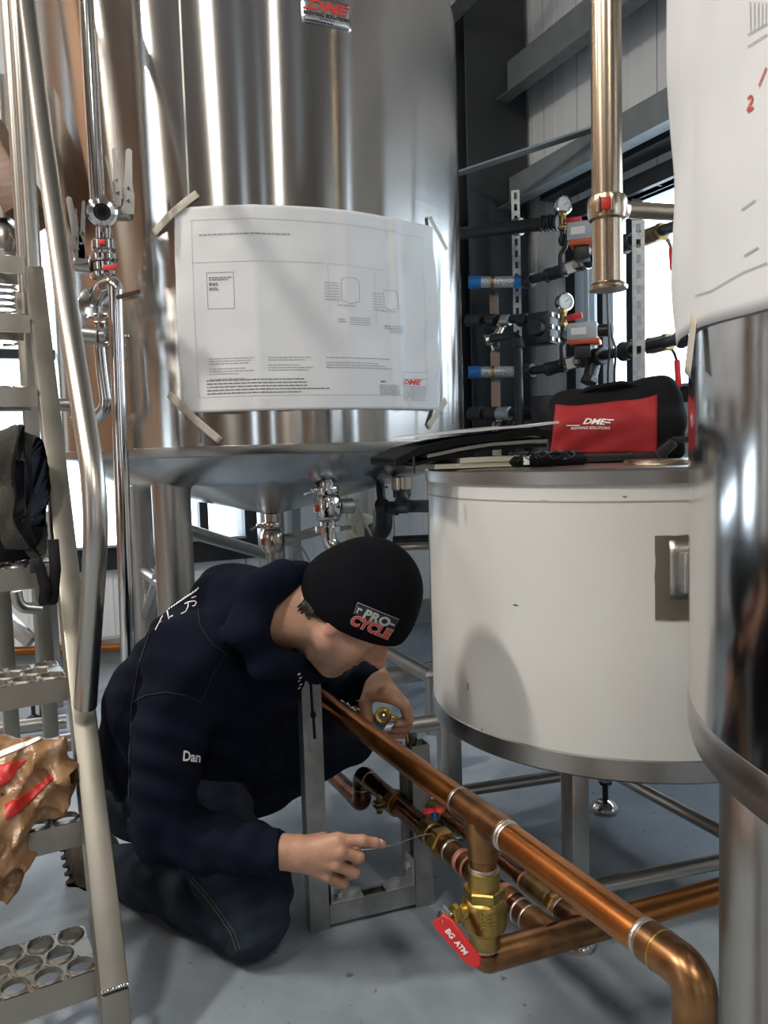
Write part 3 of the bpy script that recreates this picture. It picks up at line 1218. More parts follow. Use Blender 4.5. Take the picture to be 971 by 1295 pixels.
def tape(px0, py0, px1, py1, w, lift, parent):
    a, b = hit_cyl(BT, BR, px0, py0), hit_cyl(BT, BR, px1, py1)
    dx, dz = (b[0] - a[0]) * BR, b[1] - a[1]
    L_ = math.hypot(dx, dz)
    nx, nz = -dz / L_ * w / BR, dx / L_ * w

    def fn(u, v):
        e = 0.004 * noise.noise(V((v * 9, u * 2, px0))) if u in (0, 1) else 0
        return on_tank(BT, BR, a[0] + (b[0] - a[0]) * (u + e * 5) + nx * (v - 0.5), a[1] + dz * u + nz * (v - 0.5), lift(u) + 0.0015 * noise.noise(V((u * 6, v * 3, py0))))
    MB().grid(fn, 14, 6).build('masking_tape', 'masking_tape', parent, 180, solid=0.0005)


tape(195, 296, 250, 245, 0.024, lambda u: 0.004 + 0.010 * sin(u * pi), sheet)
tape(214, 498, 279, 558, 0.024, lambda u: 0.003 + 0.010 * sin(u * pi), sheet)
tape(540, 540, 556, 506, 0.026, lambda u: 0.004 + 0.022 * u, sheet)
tape(541, 275, 553, 318, 0.022, lambda u: 0.008 + 0.03 * u, sheet)

# ================================================================== small white wrapped tank
ST = V((0.554, 1.87, 0.0))
SR = 0.452
SZ0, SZ1 = 0.372, 0.955
small = thing('holding_tank', 'low round tank wrapped in white film with a tool bag on its lid', 'tank', ST)
MB().lathe([(SR, SZ0 + 0.045), (SR, SZ1 - 0.028)], ST, Z, 128).build('film_wrap', 'white_film', small)
MB().lathe([(SR - 0.05, SZ0 + 0.002), (SR - 0.006, SZ0), (SR + 0.002, SZ0 + 0.006), (SR + 0.003, SZ0 + 0.044), (SR - 0.004, SZ0 + 0.050), (SR - 0.04, SZ0 + 0.05)], ST, Z, 128).build('bottom_rim', 'satin_steel', small, 50)
MB().lathe([(0.0, SZ0 + 0.012), (SR - 0.045, SZ0 + 0.012)], ST, Z, 96).build('underside', 'satin_steel', small)
MB().lathe([(SR - 0.02, SZ1 - 0.030), (SR + 0.006, SZ1 - 0.028), (SR + 0.008, SZ1 - 0.004), (SR + 0.003, SZ1), (SR - 0.03, SZ1 + 0.001), (0.0, SZ1 + 0.001)], ST, Z, 128).build('lid', 'satin_steel', small, 40)
MB().lathe([(SR + 0.0015, SZ1 - 0.060), (SR + 0.0015, SZ1 - 0.0575)], ST, Z, 128).build('film_edge', 'film_line', small)
a0 = hit_cyl(ST, SR, 828, 730)[0]
zt, zb = hit_cyl(ST, SR, 848, 677)[1], hit_cyl(ST, SR, 848, 784)[1]
a1 = a0 + 0.30
patch = MB().grid(lambda u, v: on_tank(ST, SR, a0 + (a1 - a0) * u + 0.006 * noise.noise(V((v * 5, u, 2))), zb + (zt - zb) * v + 0.003 * noise.noise(V((u * 6, 3, v))), 0.002), 12, 10).build('bare_patch', 'patch_steel', small)
MB().grid(lambda u, v: on_tank(ST, SR, a0 + 0.055 + 0.2 * u, zb + (zt - zb) * (0.26 + 0.68 * v), 0.004), 8, 4).build('gauge_pad', 'satin_steel', patch, solid=0.003)
hb = MB()
hc = on_tank(ST, SR, a0 + 0.125, (zb + zt) / 2 + 0.012, 0.014)
rad = V((hc.x - ST.x, hc.y - ST.y, 0)).normalized()
tng = Z.cross(rad)
hb.rbox(hc, (0.030, 0.024, 0.075), (tng, rad, Z), 0.004)
hb.build('level_window', 'plate_steel', patch)
hb = MB()
hb.rbox(hc + tng * 0.028 + rad * 0.001, (0.026, 0.020, 0.070), (tng, rad, Z), 0.003)
hb.build('gauge_back', 'black_plastic', patch)
mb = MB()
for s in (-1, 1):
    mb.cyl(hc + tng * 0.028 + Z * 0.026 * s + rad * 0.009, hc + tng * 0.028 + Z * 0.026 * s + rad * 0.016, 0.006, seg=10)
mb.build('screws', 'chrome', patch)['kind'] = 'stuff'
# scuffs on the film
mb = MB()
for px, py, w, h in ((592, 868, 2, 9), (610, 923, 1.5, 4), (652, 765, 7, 1.5), (790, 628, 5, 1), (688, 633, 9, 1)):
    t_, z_ = hit_cyl(ST, SR, px, py)
    sc = 1.5 / FPX
    mb.grid(lambda u, v: on_tank(ST, SR, t_ + (u - 0.5) * w * sc / SR, z_ + (v - 0.5) * h * sc, 0.0012), 2, 1)
mb.build('scuffs', 'dark_ink', small)['kind'] = 'stuff'
LEGS = {'f': V((0.356, 1.53, 0)), 'b': V((0.577, 2.12, 0)), 'l': V((0.15, 2.0, 0)), 'r': V((0.783, 1.65, 0))}
for k, p in LEGS.items():
    l = MB().rbox((p.x, p.y, (0.085 + SZ0) / 2), (0.040, 0.040, SZ0 - 0.085), (WA, VA, Z), 0.003).build('leg', 'satin_steel', small)
    f = MB()
    f.cyl((p.x, p.y, 0.025), (p.x, p.y, 0.088), 0.008, seg=14)
    f.cyl((p.x, p.y, 0.074), (p.x, p.y, 0.086), 0.018, seg=6)
    f.build('threaded_rod', 'black_iron', l)
    MB().lathe([(0.0, 0.0), (0.036, 0.0), (0.038, 0.006), (0.036, 0.014), (0.024, 0.024), (0.012, 0.030), (0.0, 0.030)], (p.x, p.y, 0), Z, 28).build('levelling_foot', 'chrome', l)
for a, b in (('f', 'r'), ('l', 'b'), ('b', 'r'), ('f', 'l')):
    pa, pb = LEGS[a] + Z * 0.115, LEGS[b] + Z * 0.115
    MB().cyl(pa, pb, 0.0155, seg=16).build('brace_tube', 'rail_steel', small)

# ================================================================== foreground tank on the right
RT = V((0.97, 0.865, 0.0))
RR = 0.60
RZ0, RZ1 = 0.61, 1.95
rtank = thing('mash_tank', 'mirror bright round tank cut off by the right edge with a sheet taped on it', 'tank', RT)
MB().lathe([(RR, RZ0 + 0.05), (RR, RZ1)], RT, Z, 160).build('shell', 'tank_mirror', rtank, 30)
MB().lathe([(RR - 0.012, RZ0 - 0.004), (RR - 0.002, RZ0), (RR + 0.001, RZ0 + 0.012), (RR + 0.001, RZ0 + 0.052), (RR - 0.001, RZ0 + 0.054)], RT, Z, 160).build('bottom_rim', 'satin_steel', rtank, 50)
MB().lathe([(RR - 0.010, RZ0 - 0.003), (RR * 0.7, RZ0 - 0.035), (RR * 0.3, RZ0 - 0.06), (0.0, RZ0 - 0.065)], RT, Z, 96).build('bottom_dish', 'dish_steel', rtank, 60)
MB().lathe([(RR, RZ1), (RR * 0.9, RZ1 + 0.1), (RR * 0.4, RZ1 + 0.2), (0.0, RZ1 + 0.22)], RT, Z, 96).build('top_dome', 'dish_steel', rtank, 60)
for q_ in (at(969, 1100, 0.965), V((1.32, 0.72, 0)), V((0.95, 1.30, 0))):
    l = MB().lathe([(0.055, 0.03), (0.055, RZ0 - 0.02)], (q_.x, q_.y, 0), Z, 36).build('leg', 'satin_steel', rtank)
    MB().lathe([(0.075, 0.0), (0.075, 0.02), (0.055, 0.032)], (q_.x, q_.y, 0), Z, 36).build('foot_plate', 'satin_steel', l)
# sheet on it
Q0 = hit_cyl(RT, RR, 971, 398)
zb0 = 1.128
sh2 = thing('drawing_sheet', 'white plan sheet with red pencil marks hanging on the right foreground tank', 'drawing', V((RT.x, RT.y - RR, 1.2)))
tL = radians(156)
tR = radians(258)


def sheet2_pt(u, v, lift=0.0):
    th = tL + (tR - tL) * u
    z = zb0 + 0.85 * v + 0.004 * sin(u * 14)
    o = 0.006 + 0.004 * noise.noise(V((u * 7, v * 4, 3))) + 0.003 * noise.noise(V((u * 15, v * 9, 8)))
    if u < 0.15:
        o += (0.15 - u) * 0.16 * (0.4 + 0.6 * min(1, v * 1.6)) + 0.006 * noise.noise(V((u * 3, v * 6, 11)))
    return on_tank(RT, RR, th, z, max(o, 0.003) + lift)


MB().grid(lambda u, v: sheet2_pt(u, v), 70, 60).build('sheet', 'paper', sh2, 180, solid=0.0004)


def inv2(px, py):
    t_, z_ = hit_cyl(RT, RR + 0.006, px, py)
    if t_ < 0:
        t_ += 2 * pi
    return (t_ - tL) / (tR - tL), (z_ - zb0) / 0.85


def line2(mb, pts, w=0.0022):
    for i in range(len(pts) - 1):
        u0, v0 = inv2(*pts[i])
        u1, v1 = inv2(*pts[i + 1])
        su, sv = RR * (tR - tL), 0.85
        dx, dy = (u1 - u0) * su, (v1 - v0) * sv
        L_ = math.hypot(dx, dy) or 1
        nx, ny = -dy / L_ * w, dx / L_ * w
        mb.grid(lambda a, b: sheet2_pt(u0 + (u1 - u0) * a + nx / su * (b - 0.5), v0 + (v1 - v0) * a + ny / sv * (b - 0.5), 0.0012), 3, 1)


mb = MB()
for x in range(5):
    line2(mb, [(949 + x * 5, -2), (949 + x * 5, 36 - x * 3)], 0.0012)
line2(mb, [(945, 55), (971, 38)], 0.0012)
line2(mb, [(945, 40), (971, 24)], 0.0012)
line2(mb, [(940, 262), (958, 248)], 0.0015)
line2(mb, [(942, 320), (960, 308)], 0.0015)
line2(mb, [(880, 378), (900, 369), (925, 351), (940, 341), (971, 327)], 0.0012)
mb.build('pencil_lines', 'ink', sh2, 180)['kind'] = 'stuff'
mb = MB()
line2(mb, [(948, 121), (951, 117), (954, 118), (954, 123), (950, 130), (948, 136), (952, 134), (956, 131)], 0.0026)
line2(mb, [(962, 104), (971, 80)], 0.0022)
mb.build('red_marks', 'red_ink', sh2, 180)
mb = MB()
ta, za = hit_cyl(RT, RR, 884, 436)
mb.grid(lambda u, v: on_tank(RT, RR, ta + (u - 0.5) * 0.05, za - 0.03 + v * 0.07 - 0.01 * u, 0.014 - 0.008 * v), 5, 6)
mb.build('masking_tape', 'masking_tape', sh2, 180, solid=0.0005)
# ================================================================== copper pipework
R2 = 0.0212           # 42 mm tube
HM, HL = 0.445, 0.225
A_ = ath(412, 888, HM)
B_ = ath(820, 1190, HM)
MD = (B_ - A_).normalized()            # main run, towards the viewer
CD = V((-MD.y, MD.x, 0))               # cross run, to the right
pipes = thing('copper_pipework', 'orange brown copper pipework with brass valves running across the floor beside the white tank', 'pipework', V((A_.x, A_.y, 0)))


def foot_on(p, q, px, py):
    """point of line p-q nearest to the pixel"""
    best, bt = 1e9, 0
    for i in range(401):
        t = i / 400
        a, b = project(p + (q - p) * t)
        e = (a - px) ** 2 + (b - py) ** 2
        if e < best:
            best, bt = e, t
    return p + (q - p) * bt


def band(c, axis, r, w, m='solder', name='solder_joint'):
    MB().lathe([(r * 0.97, -w / 2), (r * 1.01, -w * 0.3), (r * 1.015, 0), (r * 1.01, w * 0.3), (r * 0.97, w / 2)], c, axis, 32).build(name, m, pipes)


def sleeve(p, q, r, m='fitting_copper', name='coupling'):
    MB().cyl(p, q, r, seg=32, ch=0.0012).build(name, m, pipes)


T_ = foot_on(A_, B_, 604, 1043)
A0 = A_ - MD * 0.045
# main run
MB().cyl(A0, T_ - MD * 0.055, R2, seg=40).build('pipe', 'bright_copper', pipes)
MB().cyl(T_ + MD * 0.055, B_ + MD * 0.002, R2, seg=40).build('pipe', 'bright_copper', pipes)
MB().cyl(T_ - MD * 0.05, T_ - MD * 0.046, R2 * 1.02, seg=32).build('collar', 'solder', pipes)
# tee on the main run
mb = MB()
mb.cyl(T_ - MD * 0.062, T_ + MD * 0.062, R2 * 1.10, seg=40, ch=0.0015)
mb.lathe([(R2 * 1.02, 0.062), (R2 * 1.10, 0.060), (R2 * 1.10, 0.040), (R2 * 1.28, 0.022), (R2 * 1.30, 0.0)], T_, -Z, 36)
mb.build('tee', 'fitting_copper', pipes)
for s in (-1, 1):
    band(T_ + MD * (0.0635 * s), MD, R2 * 1.07, 0.006)
band(T_ + MD * 0.069, MD, R2 * 1.03, 0.007)
band(T_ + MD * -0.068, MD, R2 * 1.02, 0.004)
# elbow at the near end, turning down into the floor
EC = B_ + MD * 0.066
MB().tube(fillet([B_, B_ + MD * 0.020, EC, EC - Z * 0.045, EC - Z * 0.066], [0.2, 0.044, 0.2], 14), R2 * 1.09, 36).build('elbow', 'fitting_copper', pipes)
MB().cyl(EC - Z * 0.06, V((EC.x, EC.y, 0.0)), R2, seg=36).build('pipe', 'bright_copper', pipes)
band(B_, MD, R2 * 1.07, 0.008)
band(B_ - MD * 0.008, MD, R2 * 1.02, 0.006)
band(B_ + MD * 0.020, MD, R2 * 1.105, 0.0025, 'bright_brass', 'scribe_ring')
band(EC - Z * 0.067, -Z, R2 * 1.07, 0.008)
band(EC - Z * 0.074, -Z, R2 * 1.03, 0.006)

# branch with the ball valve
def zt_(py):
    return ath_z(T_, py)


def ath_z(p, py):
    lo, hi = 0.0, 1.0
    for _ in range(40):
        m_ = (lo + hi) / 2
        if project(V((p.x, p.y, m_)))[1] > py:
            lo = m_
        else:
            hi = m_
    return lo


def tz(py):
    return V((T_.x, T_.y, ath_z(T_, py)))


MB().cyl(tz(1072), tz(1100), R2, seg=32).build('pipe', 'copper', pipes)
band(tz(1081), Z, R2 * 1.05, 0.006)
band(tz(1097), Z, R2 * 1.05, 0.007)
valve = MB()
zb_ = lambda py: T_.z - ath_z(T_, py)
prof = [(R2 * 1.05, zb_(1098)), (R2 * 1.14, zb_(1099)), (R2 * 1.14, zb_(1121))]
valve.lathe(prof, T_, -Z, 36)
valve.lathe([(R2 * 1.2, zb_(1131)), (R2 * 1.52, zb_(1136)), (R2 * 1.62, zb_(1142)), (R2 * 1.62, zb_(1162)), (R2 * 1.56, zb_(1166)), (R2 * 1.58, zb_(1168)), (R2 * 1.5, zb_(1171)), (R2 * 1.2, zb_(1175)), (R2 * 1.12, zb_(1177)), (R2 * 1.12, zb_(1194)), (R2 * 1.05, zb_(1195))], T_, -Z, 40)
vb = valve.build('ball_valve', 'brass', pipes, 50)
MB().hexa((tz(1120) + tz(1134)) / 2, Z, R2 * 1.52, tz(1120).z - tz(1134).z, hint=V((0.9, 0.3, 0))).build('hex_nut', 'brass', vb)
# stem on the left of the body
vc = tz(1146)
SD = V((-0.93, -0.37, 0)).normalized()
stem = MB()
stem.cyl(vc + SD * 0.028, vc + SD * 0.043, 0.0115, seg=20, ch=0.002)
stem.hexa(vc + SD * 0.049, SD, 0.0135, 0.014)
stem.build('stem_gland', 'bright_brass', vb)
MB().cyl(vc + SD * 0.054, vc + SD * 0.074, 0.005, seg=14).build('stem', 'chrome', vb)
MB().hexa(vc + SD * 0.070, SD, 0.0095, 0.009).build('lock_nut', 'chrome', vb)
h0 = vc + SD * 0.063
h1 = at(560, 1163, h0.y - 0.004)
h2 = at(607, 1221, h0.y - 0.030)
hb = MB()
hb.beam(h0 + V((0, 0, 0.012)), h0 + V((0, 0, -0.010)), 0.020, 0.003, hint=SD)
hb.beam(h0 + V((0, 0, -0.008)), h1 + V((0.003, 0, 0)), 0.018, 0.003, hint=SD)
hb.build('lever_neck', 'galvanised', vb)
dl = (h2 - h1)
dln = dl.normalized()
wv = V((0, 0, 1)) - dln * dln.z
wv.normalize()
wv = (wv - V((0, 0.15, 0))).normalized()
nv = dln.cross(wv)
L_ = dl.length
poly = [(-0.006, -0.016), (0.004, -0.019), (L_ * 0.8, -0.015), (L_ * 0.95, -0.010), (L_, -0.002), (L_ - 0.002, 0.008), (L_ * 0.9, 0.0135), (0.006, 0.017), (-0.006, 0.012)]
lev = MB()
lev.prism(poly, h1, dln, wv, 0.006)
lv = lev.build('lever', 'red_vinyl', vb)
md = lv.modifiers.new('round', 'BEVEL')
md.width = 0.002
md.segments = 2
tx = MB()
side = nv if nv.dot(CAM - h1) > 0 else -nv
off_ = 0.0072 if nv.dot(CAM - h1) > 0 else 0.0014
for body, u, sz in (('BG', L_ * 0.25, 0.015), ('ATM', L_ * 0.55, 0.014)):
    put_text(tx, text2d(body, sz, bold=0.0006, sx=0.75), lambda x, y: h1 + dln * (u + x) + wv * y + side * off_)
tx.build('lever_print', 'white_print', vb)
tx = MB()
for body, zz, sz in (('1½', 0.0, 0.016),):
    def emb(x, y):
        th = atan2(CAM.y - T_.y, CAM.x - T_.x) + 0.36 - y / (R2 * 1.62)
        r = R2 * 1.62 + 0.0012
        return V((T_.x + r * cos(th), T_.y + r * sin(th), vc.z + x - 0.001))
    put_text(tx, text2d(body, sz, bold=0.0004), emb)
    put_text(tx, text2d('WOG', 0.010, bold=0.0003), lambda x, y: emb(x, y + 0.015))
tx.build('cast_marks', 'bright_brass', vb)
MB().cyl(tz(1192), tz(1206), R2, seg=32).build('pipe', 'copper', pipes)
band(tz(1195), Z, R2 * 1.06, 0.006)
# cross run
C0 = V((T_.x, T_.y, HL))
C1 = ath(912, 1126, HL)
XD = (C1 - C0).normalized()
MB().tube(fillet([tz(1200), C0, C0 + XD * 0.07], 0.04, 12), R2 * 1.09, 36).build('elbow', 'fitting_copper', pipes)
J2 = foot_on(C0, C1, 700, 1192)
_q = ath(686, 1131, HL)
_n = V((-MD.y, MD.x, 0))
J3 = C0 + XD * ((_q - C0).dot(_n) / XD.dot(_n))
MB().cyl(C0 + XD * 0.06, J2 - XD * 0.05, R2, seg=32).build('pipe', 'copper', pipes)
MB().cyl(J3 + XD * 0.055, C0 + XD * 1.2, R2, seg=36).build('pipe', 'bright_copper', pipes)
band(C0 + XD * 0.071, XD, R2 * 1.06, 0.006)
band(C0 + XD * 0.095, XD, R2 * 1.02, 0.004)
for J in (J2, J3):
    mb = MB()
    mb.cyl(J - XD * 0.055, J + XD * 0.055, R2 * 1.10, seg=36, ch=0.0015)
    r_ = R2 if J is J2 else 0.019
    mb.lathe([(r_ * 1.26, 0.0), (r_ * 1.24, 0.022), (r_ * 1.10, 0.036), (r_ * 1.10, 0.058), (r_ * 1.02, 0.060)], J, -MD, 32)
    mb.build('tee', 'fitting_copper', pipes)
    band(J - XD * 0.056, XD, R2 * 1.06, 0.006)
    band(J + XD * 0.056, XD, R2 * 1.06, 0.006)
    band(J - MD * 0.061, MD, r_ * 1.06, 0.006)
# second run, through the clamp, to a swan neck at the far end
S_end = foot_on(J2, J2 - MD * 1.3, 452, 985)


def on2(px, py):
    return foot_on(J2, S_end, px, py)


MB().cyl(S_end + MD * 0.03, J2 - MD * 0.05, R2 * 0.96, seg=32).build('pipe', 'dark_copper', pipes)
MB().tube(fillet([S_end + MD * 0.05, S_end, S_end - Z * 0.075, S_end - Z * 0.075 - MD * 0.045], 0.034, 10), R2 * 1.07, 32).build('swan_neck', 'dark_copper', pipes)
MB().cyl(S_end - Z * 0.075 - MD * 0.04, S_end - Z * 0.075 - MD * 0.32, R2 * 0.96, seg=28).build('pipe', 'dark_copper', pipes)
band(S_end + MD * 0.050, MD, R2 * 1.05, 0.005)
band(S_end - Z * 0.036, Z, R2 * 1.09, 0.004)
# union with a hex nut, couplings and flux stained rings towards the valve
u0, u1 = on2(541, 1066), on2(560, 1084)
MB().hexa((u0 + u1) / 2, MD, R2 * 1.42, 0.030).build('union_nut', 'brass', pipes)
MB().cyl(u0 - MD * 0.035, u0, R2 * 1.15, seg=32, ch=0.002).build('union_tail', 'old_brass', pipes)
band(u1 + MD * 0.006, MD, R2 * 1.08, 0.008)
sleeve(u1 + MD * 0.010, u1 + MD * 0.075, R2 * 1.05)
band(on2(576, 1101), MD, R2 * 1.075, 0.014, 'pink_flux', 'flux_ring')
band(on2(585, 1109), MD, R2 * 1.085, 0.005, 'pink_flux', 'flux_ring')
sleeve(on2(632, 1138), on2(646, 1152), R2 * 1.10)
band(on2(634, 1141), MD, R2 * 1.11, 0.015, 'pink_flux', 'flux_ring')
sleeve(on2(590, 1114), on2(612, 1127), R2 * 1.12)
band(on2(654, 1157), MD, R2 * 1.05, 0.005)
# third thin run with a check valve
r3 = 0.0118
T3a = foot_on(J3, J3 - MD * 1.2, 560, 1030)


def on3(px, py):
    return foot_on(J3, T3a - MD * 0.3, px, py)


MB().cyl(T3a - MD * 0.045, J3 - MD * 0.04, r3, seg=24).build('pipe', 'copper', pipes)
ca, cb = on3(668, 1110), on3(698, 1138)
mb = MB()
mb.cyl(ca, cb, r3 * 1.55, seg=28, ch=0.004)
cv = mb.build('check_valve', 'old_brass', pipes)
mb = MB()
mb.hexa(cb + MD * 0.008, MD, r3 * 1.62, 0.018)
mb.build('hex_end', 'brass', cv)
band(ca - MD * 0.012, MD, r3 * 1.25, 0.022, 'fitting_copper', 'coupling')
band(ca - MD * 0.002, MD, r3 * 1.3, 0.006, 'pink_flux', 'flux_ring')
band(cb + MD * 0.024, MD, r3 * 1.35, 0.012, 'pink_flux', 'flux_ring')
ub = on3(630, 1076)
MB().hexa(ub, MD, r3 * 1.55, 0.026).build('union_nut', 'bright_brass', pipes)
MB().cyl(ub - MD * 0.05, ub - MD * 0.012, r3 * 1.4, seg=24, ch=0.002).build('union_tail', 'old_brass', pipes)
band(ub + MD * 0.018, MD, r3 * 1.15, 0.006)
band(on3(722, 1155), MD, r3 * 1.1, 0.005)
# small stop valve with a red wing handle on the third run
wv_ = on3(556, 1024)
mb = MB()
mb.cyl(wv_ - MD * 0.03, wv_ + MD * 0.03, r3 * 1.4, seg=20, ch=0.003)
sv = mb.build('stop_valve', 'old_brass', pipes)
MB().rbox(at(563, 1042, wv_.y - 0.03), (0.026, 0.030, 0.028), (CD, MD, Z), 0.003).build('valve_block', 'black_plastic', sv)
MB().cyl(at(566, 1052, wv_.y - 0.03), at(567, 1072, wv_.y - 0.03), 0.0045, seg=10).build('drain_stub', 'black_iron', sv)
p_ = at(549, 1028, wv_.y - 0.06)
MB().cyl(p_ - Z * 0.012, p_ + Z * 0.006, 0.006, seg=12).build('wing_bolt', 'blue_plastic', sv)
mb = MB()
for s, px, py in ((-1, 534, 1029), (1, 561, 1025)):
    e = at(px, py, wv_.y - 0.06)
    mb.ball((p_ + e) / 2 + Z * 0.004, ((e - p_).length * 0.55, 0.012, 0.005), (V((1, 0, 0.1)).normalized(), V((0, 1, 0)), V((-0.1, 0, 1)).normalized()), 14, 8)
mb.build('wing_handle', 'red_vinyl', sv)

# ------------------------------------------------------------------ strut frame that carries the pipes
G1, G2 = ath(402, 1171, 0.0), ath(533, 1140, 0.0)
GD = (G2 - G1).normalized()
GN = V((-GD.y, GD.x, 0))
GL = (G2 - G1).length
strut = thing('pipe_support', 'galvanised U frame of slotted channel standing on the floor at the crouching man\'s hand', 'frame', (G1 + G2) / 2)


def channel(mb, p, q, open_dir, w=0.041, t=0.0026, lip=0.008):
    """lipped C channel, open towards open_dir"""
    p, q = V(p), V(q)
    a = (q - p).normalized()
    y = (V(open_dir) - a * V(open_dir).dot(a)).normalized()
    x = y.cross(a)
    h = w / 2
    poly = [(-h, -h), (h, -h), (h, h), (h - lip, h), (h - lip, h - t), (h - t, h - t), (h - t, -h + t), (-h + t, -h + t), (-h + t, h - t), (-h + lip, h - t), (-h + lip, h), (-h, h)]
    n = len(poly)
    vs_ = [p + x * a_ + y * b_ for a_, b_ in poly] + [q + x * a_ + y * b_ for a_, b_ in poly]
    fs = []
    for i in range(n):
        j = (i + 1) % n
        fs.append((i, j, n + j, n + i))
    for e in (0, n):
        for qd in ((0, 1, 6, 7), (1, 2, 5, 6), (2, 3, 4, 5), (0, 7, 8, 11), (8, 9, 10, 11)):
            fs.append(tuple(e + i for i in (qd if e else reversed(qd))))
    mb.add(vs_, fs)


mb = MB()
channel(mb, G1, G1 + Z * 0.535, GN)
mb.build('post', 'dark_galvanised', strut)
mb = MB()
channel(mb, G2, G2 + Z * 0.362, -GD)
mb.build('post', 'dark_galvanised', strut)
mb = MB()
channel(mb, G2 + GN * 0.043 + GD * 0.0, G2 + GN * 0.043 + Z * 0.345, GN)
mb.build('post', 'dark_galvanised', strut)
mb = MB()
channel(mb, G1 + GD * 0.0215 + Z * 0.03, G2 - GD * 0.0215 + Z * 0.03, Z)
mb.build('cross_bar', 'dark_galvanised', strut)
for s0, s1, up in ((0.026, 0.098, G1), (GL - 0.088, GL - 0.022, G2)):
    mb = MB()
    mb.rbox(G1 + GD * (s0 + s1) / 2 + Z * 0.0535, (s1 - s0, 0.041, 0.005), (GD, GN, Z), 0.001)
    side = -1 if up is G1 else 1
    e = G1 + GD * (s0 + 0.0025 if side < 0 else s1 - 0.0025)
    mb.rbox(e + Z * 0.083, (0.005, 0.041, 0.06), (GD, GN, Z), 0.001)
    br = mb.build('angle_bracket', 'galvanised', strut)
    for k in ((0.3, 0.75) if side < 0 else (0.42,)):
        MB().hexa(G1 + GD * (s0 + (s1 - s0) * k) + Z * 0.0605, Z, 0.0105, 0.009).build('bolt', 'galvanised', br)
    MB().hexa(e + Z * 0.090 - GD * side * 0.007, GD, 0.0105, 0.009).build('bolt', 'galvanised', br)
# clamp round the second run
cc = on2(497, 1020)
mb = MB()
mb.ring(cc, MD, R2 * 1.28, R2 * 1.0, 0.022, 32)
cl_ = mb.build('pipe_clamp', 'old_brass', strut)
e = cc - CD * 0.040 + Z * 0.006
mb = MB()
mb.rbox(e - Z * 0.006, (0.022, 0.026, 0.004), (CD, MD, Z), 0.001)
mb.rbox(e + Z * 0.004, (0.022, 0.026, 0.004), (CD, MD, Z), 0.001)
mb.cyl(e - Z * 0.02, e + Z * 0.02, 0.004, seg=10)
mb.hexa(e + Z * 0.012, Z, 0.008, 0.008)
mb.hexa(e - Z * 0.015, Z, 0.008, 0.008)
mb.build('clamp_ears', 'old_brass', cl_)
MB().beam(cc + CD * 0.024, cc + CD * 0.045, 0.024, 0.006, hint=Z).build('clamp_tail', 'old_brass', cl_)
# black block with a brass tip on the right post
gv = thing('clamp_block', 'black block with a brass tip standing on top of the right frame post', 'block', V((G2.x, G2.y, 0.363)))
b1 = V((G2.x - 0.002, G2.y, 0.363))
bt = at(517, 937, G2.y)
MB().rbeam(b1, bt, 0.032, 0.030, hint=V((0, 1, 0))).build('block', 'black_plastic', gv)
d_ = (at(511, 917, G2.y) - bt)
MB().lathe([(0.0066, -0.002), (0.0066, 0.022), (0.0050, 0.024), (0.0046, 0.034), (0.003, 0.036)], bt, d_, 16).build('brass_tip', 'brass', gv)
# scrap of crumpled foil lying on the frame behind the main run
fo_ = Field(tuple(at(447, 895, 1.80) - V((0.06, 0.05, 0.04))), tuple(at(447, 895, 1.80) + V((0.06, 0.05, 0.04))), 0.004)
fo_.cone(at(436, 890, 1.78), 0.012, at(458, 898, 1.79), 0.014, 0.01)
fo_.wrinkle(lambda x, y, z: 0.006 * (np.abs(np.sin(90 * x + 60 * z)) + np.abs(np.sin(70 * y - 110 * z + 40 * x)) - 1))
v_, f_ = fo_.mesh()
fw = mesh_obj('foil_scrap', v_, f_, 'chrome', None, 40)
tag(fw, 'scrap of crumpled silver foil caught behind the far end of the main copper pipe', 'foil')
# ================================================================== step ladder on the left
LW = V((0.866, 0.5, 0))              # across the treads, to the right
LV = V((-0.5, 0.866, 0))             # up the slope, away from the viewer
TY = [1.30, 1.44, 1.58, 1.72, 1.855, 1.99, 2.13, 2.27]
TPX = [127, 106, 87, 72, 60, 48, 38, 30]
TPY = [1225, 1037, 856, 714, 590, 490, 398, 325]
stairs = thing('platform_ladder', 'steel platform ladder with punched treads and a round tube handrail at left', 'ladder', at(150, 1295, 1.25) - Z * 0.2)
HOLE = 0.0215


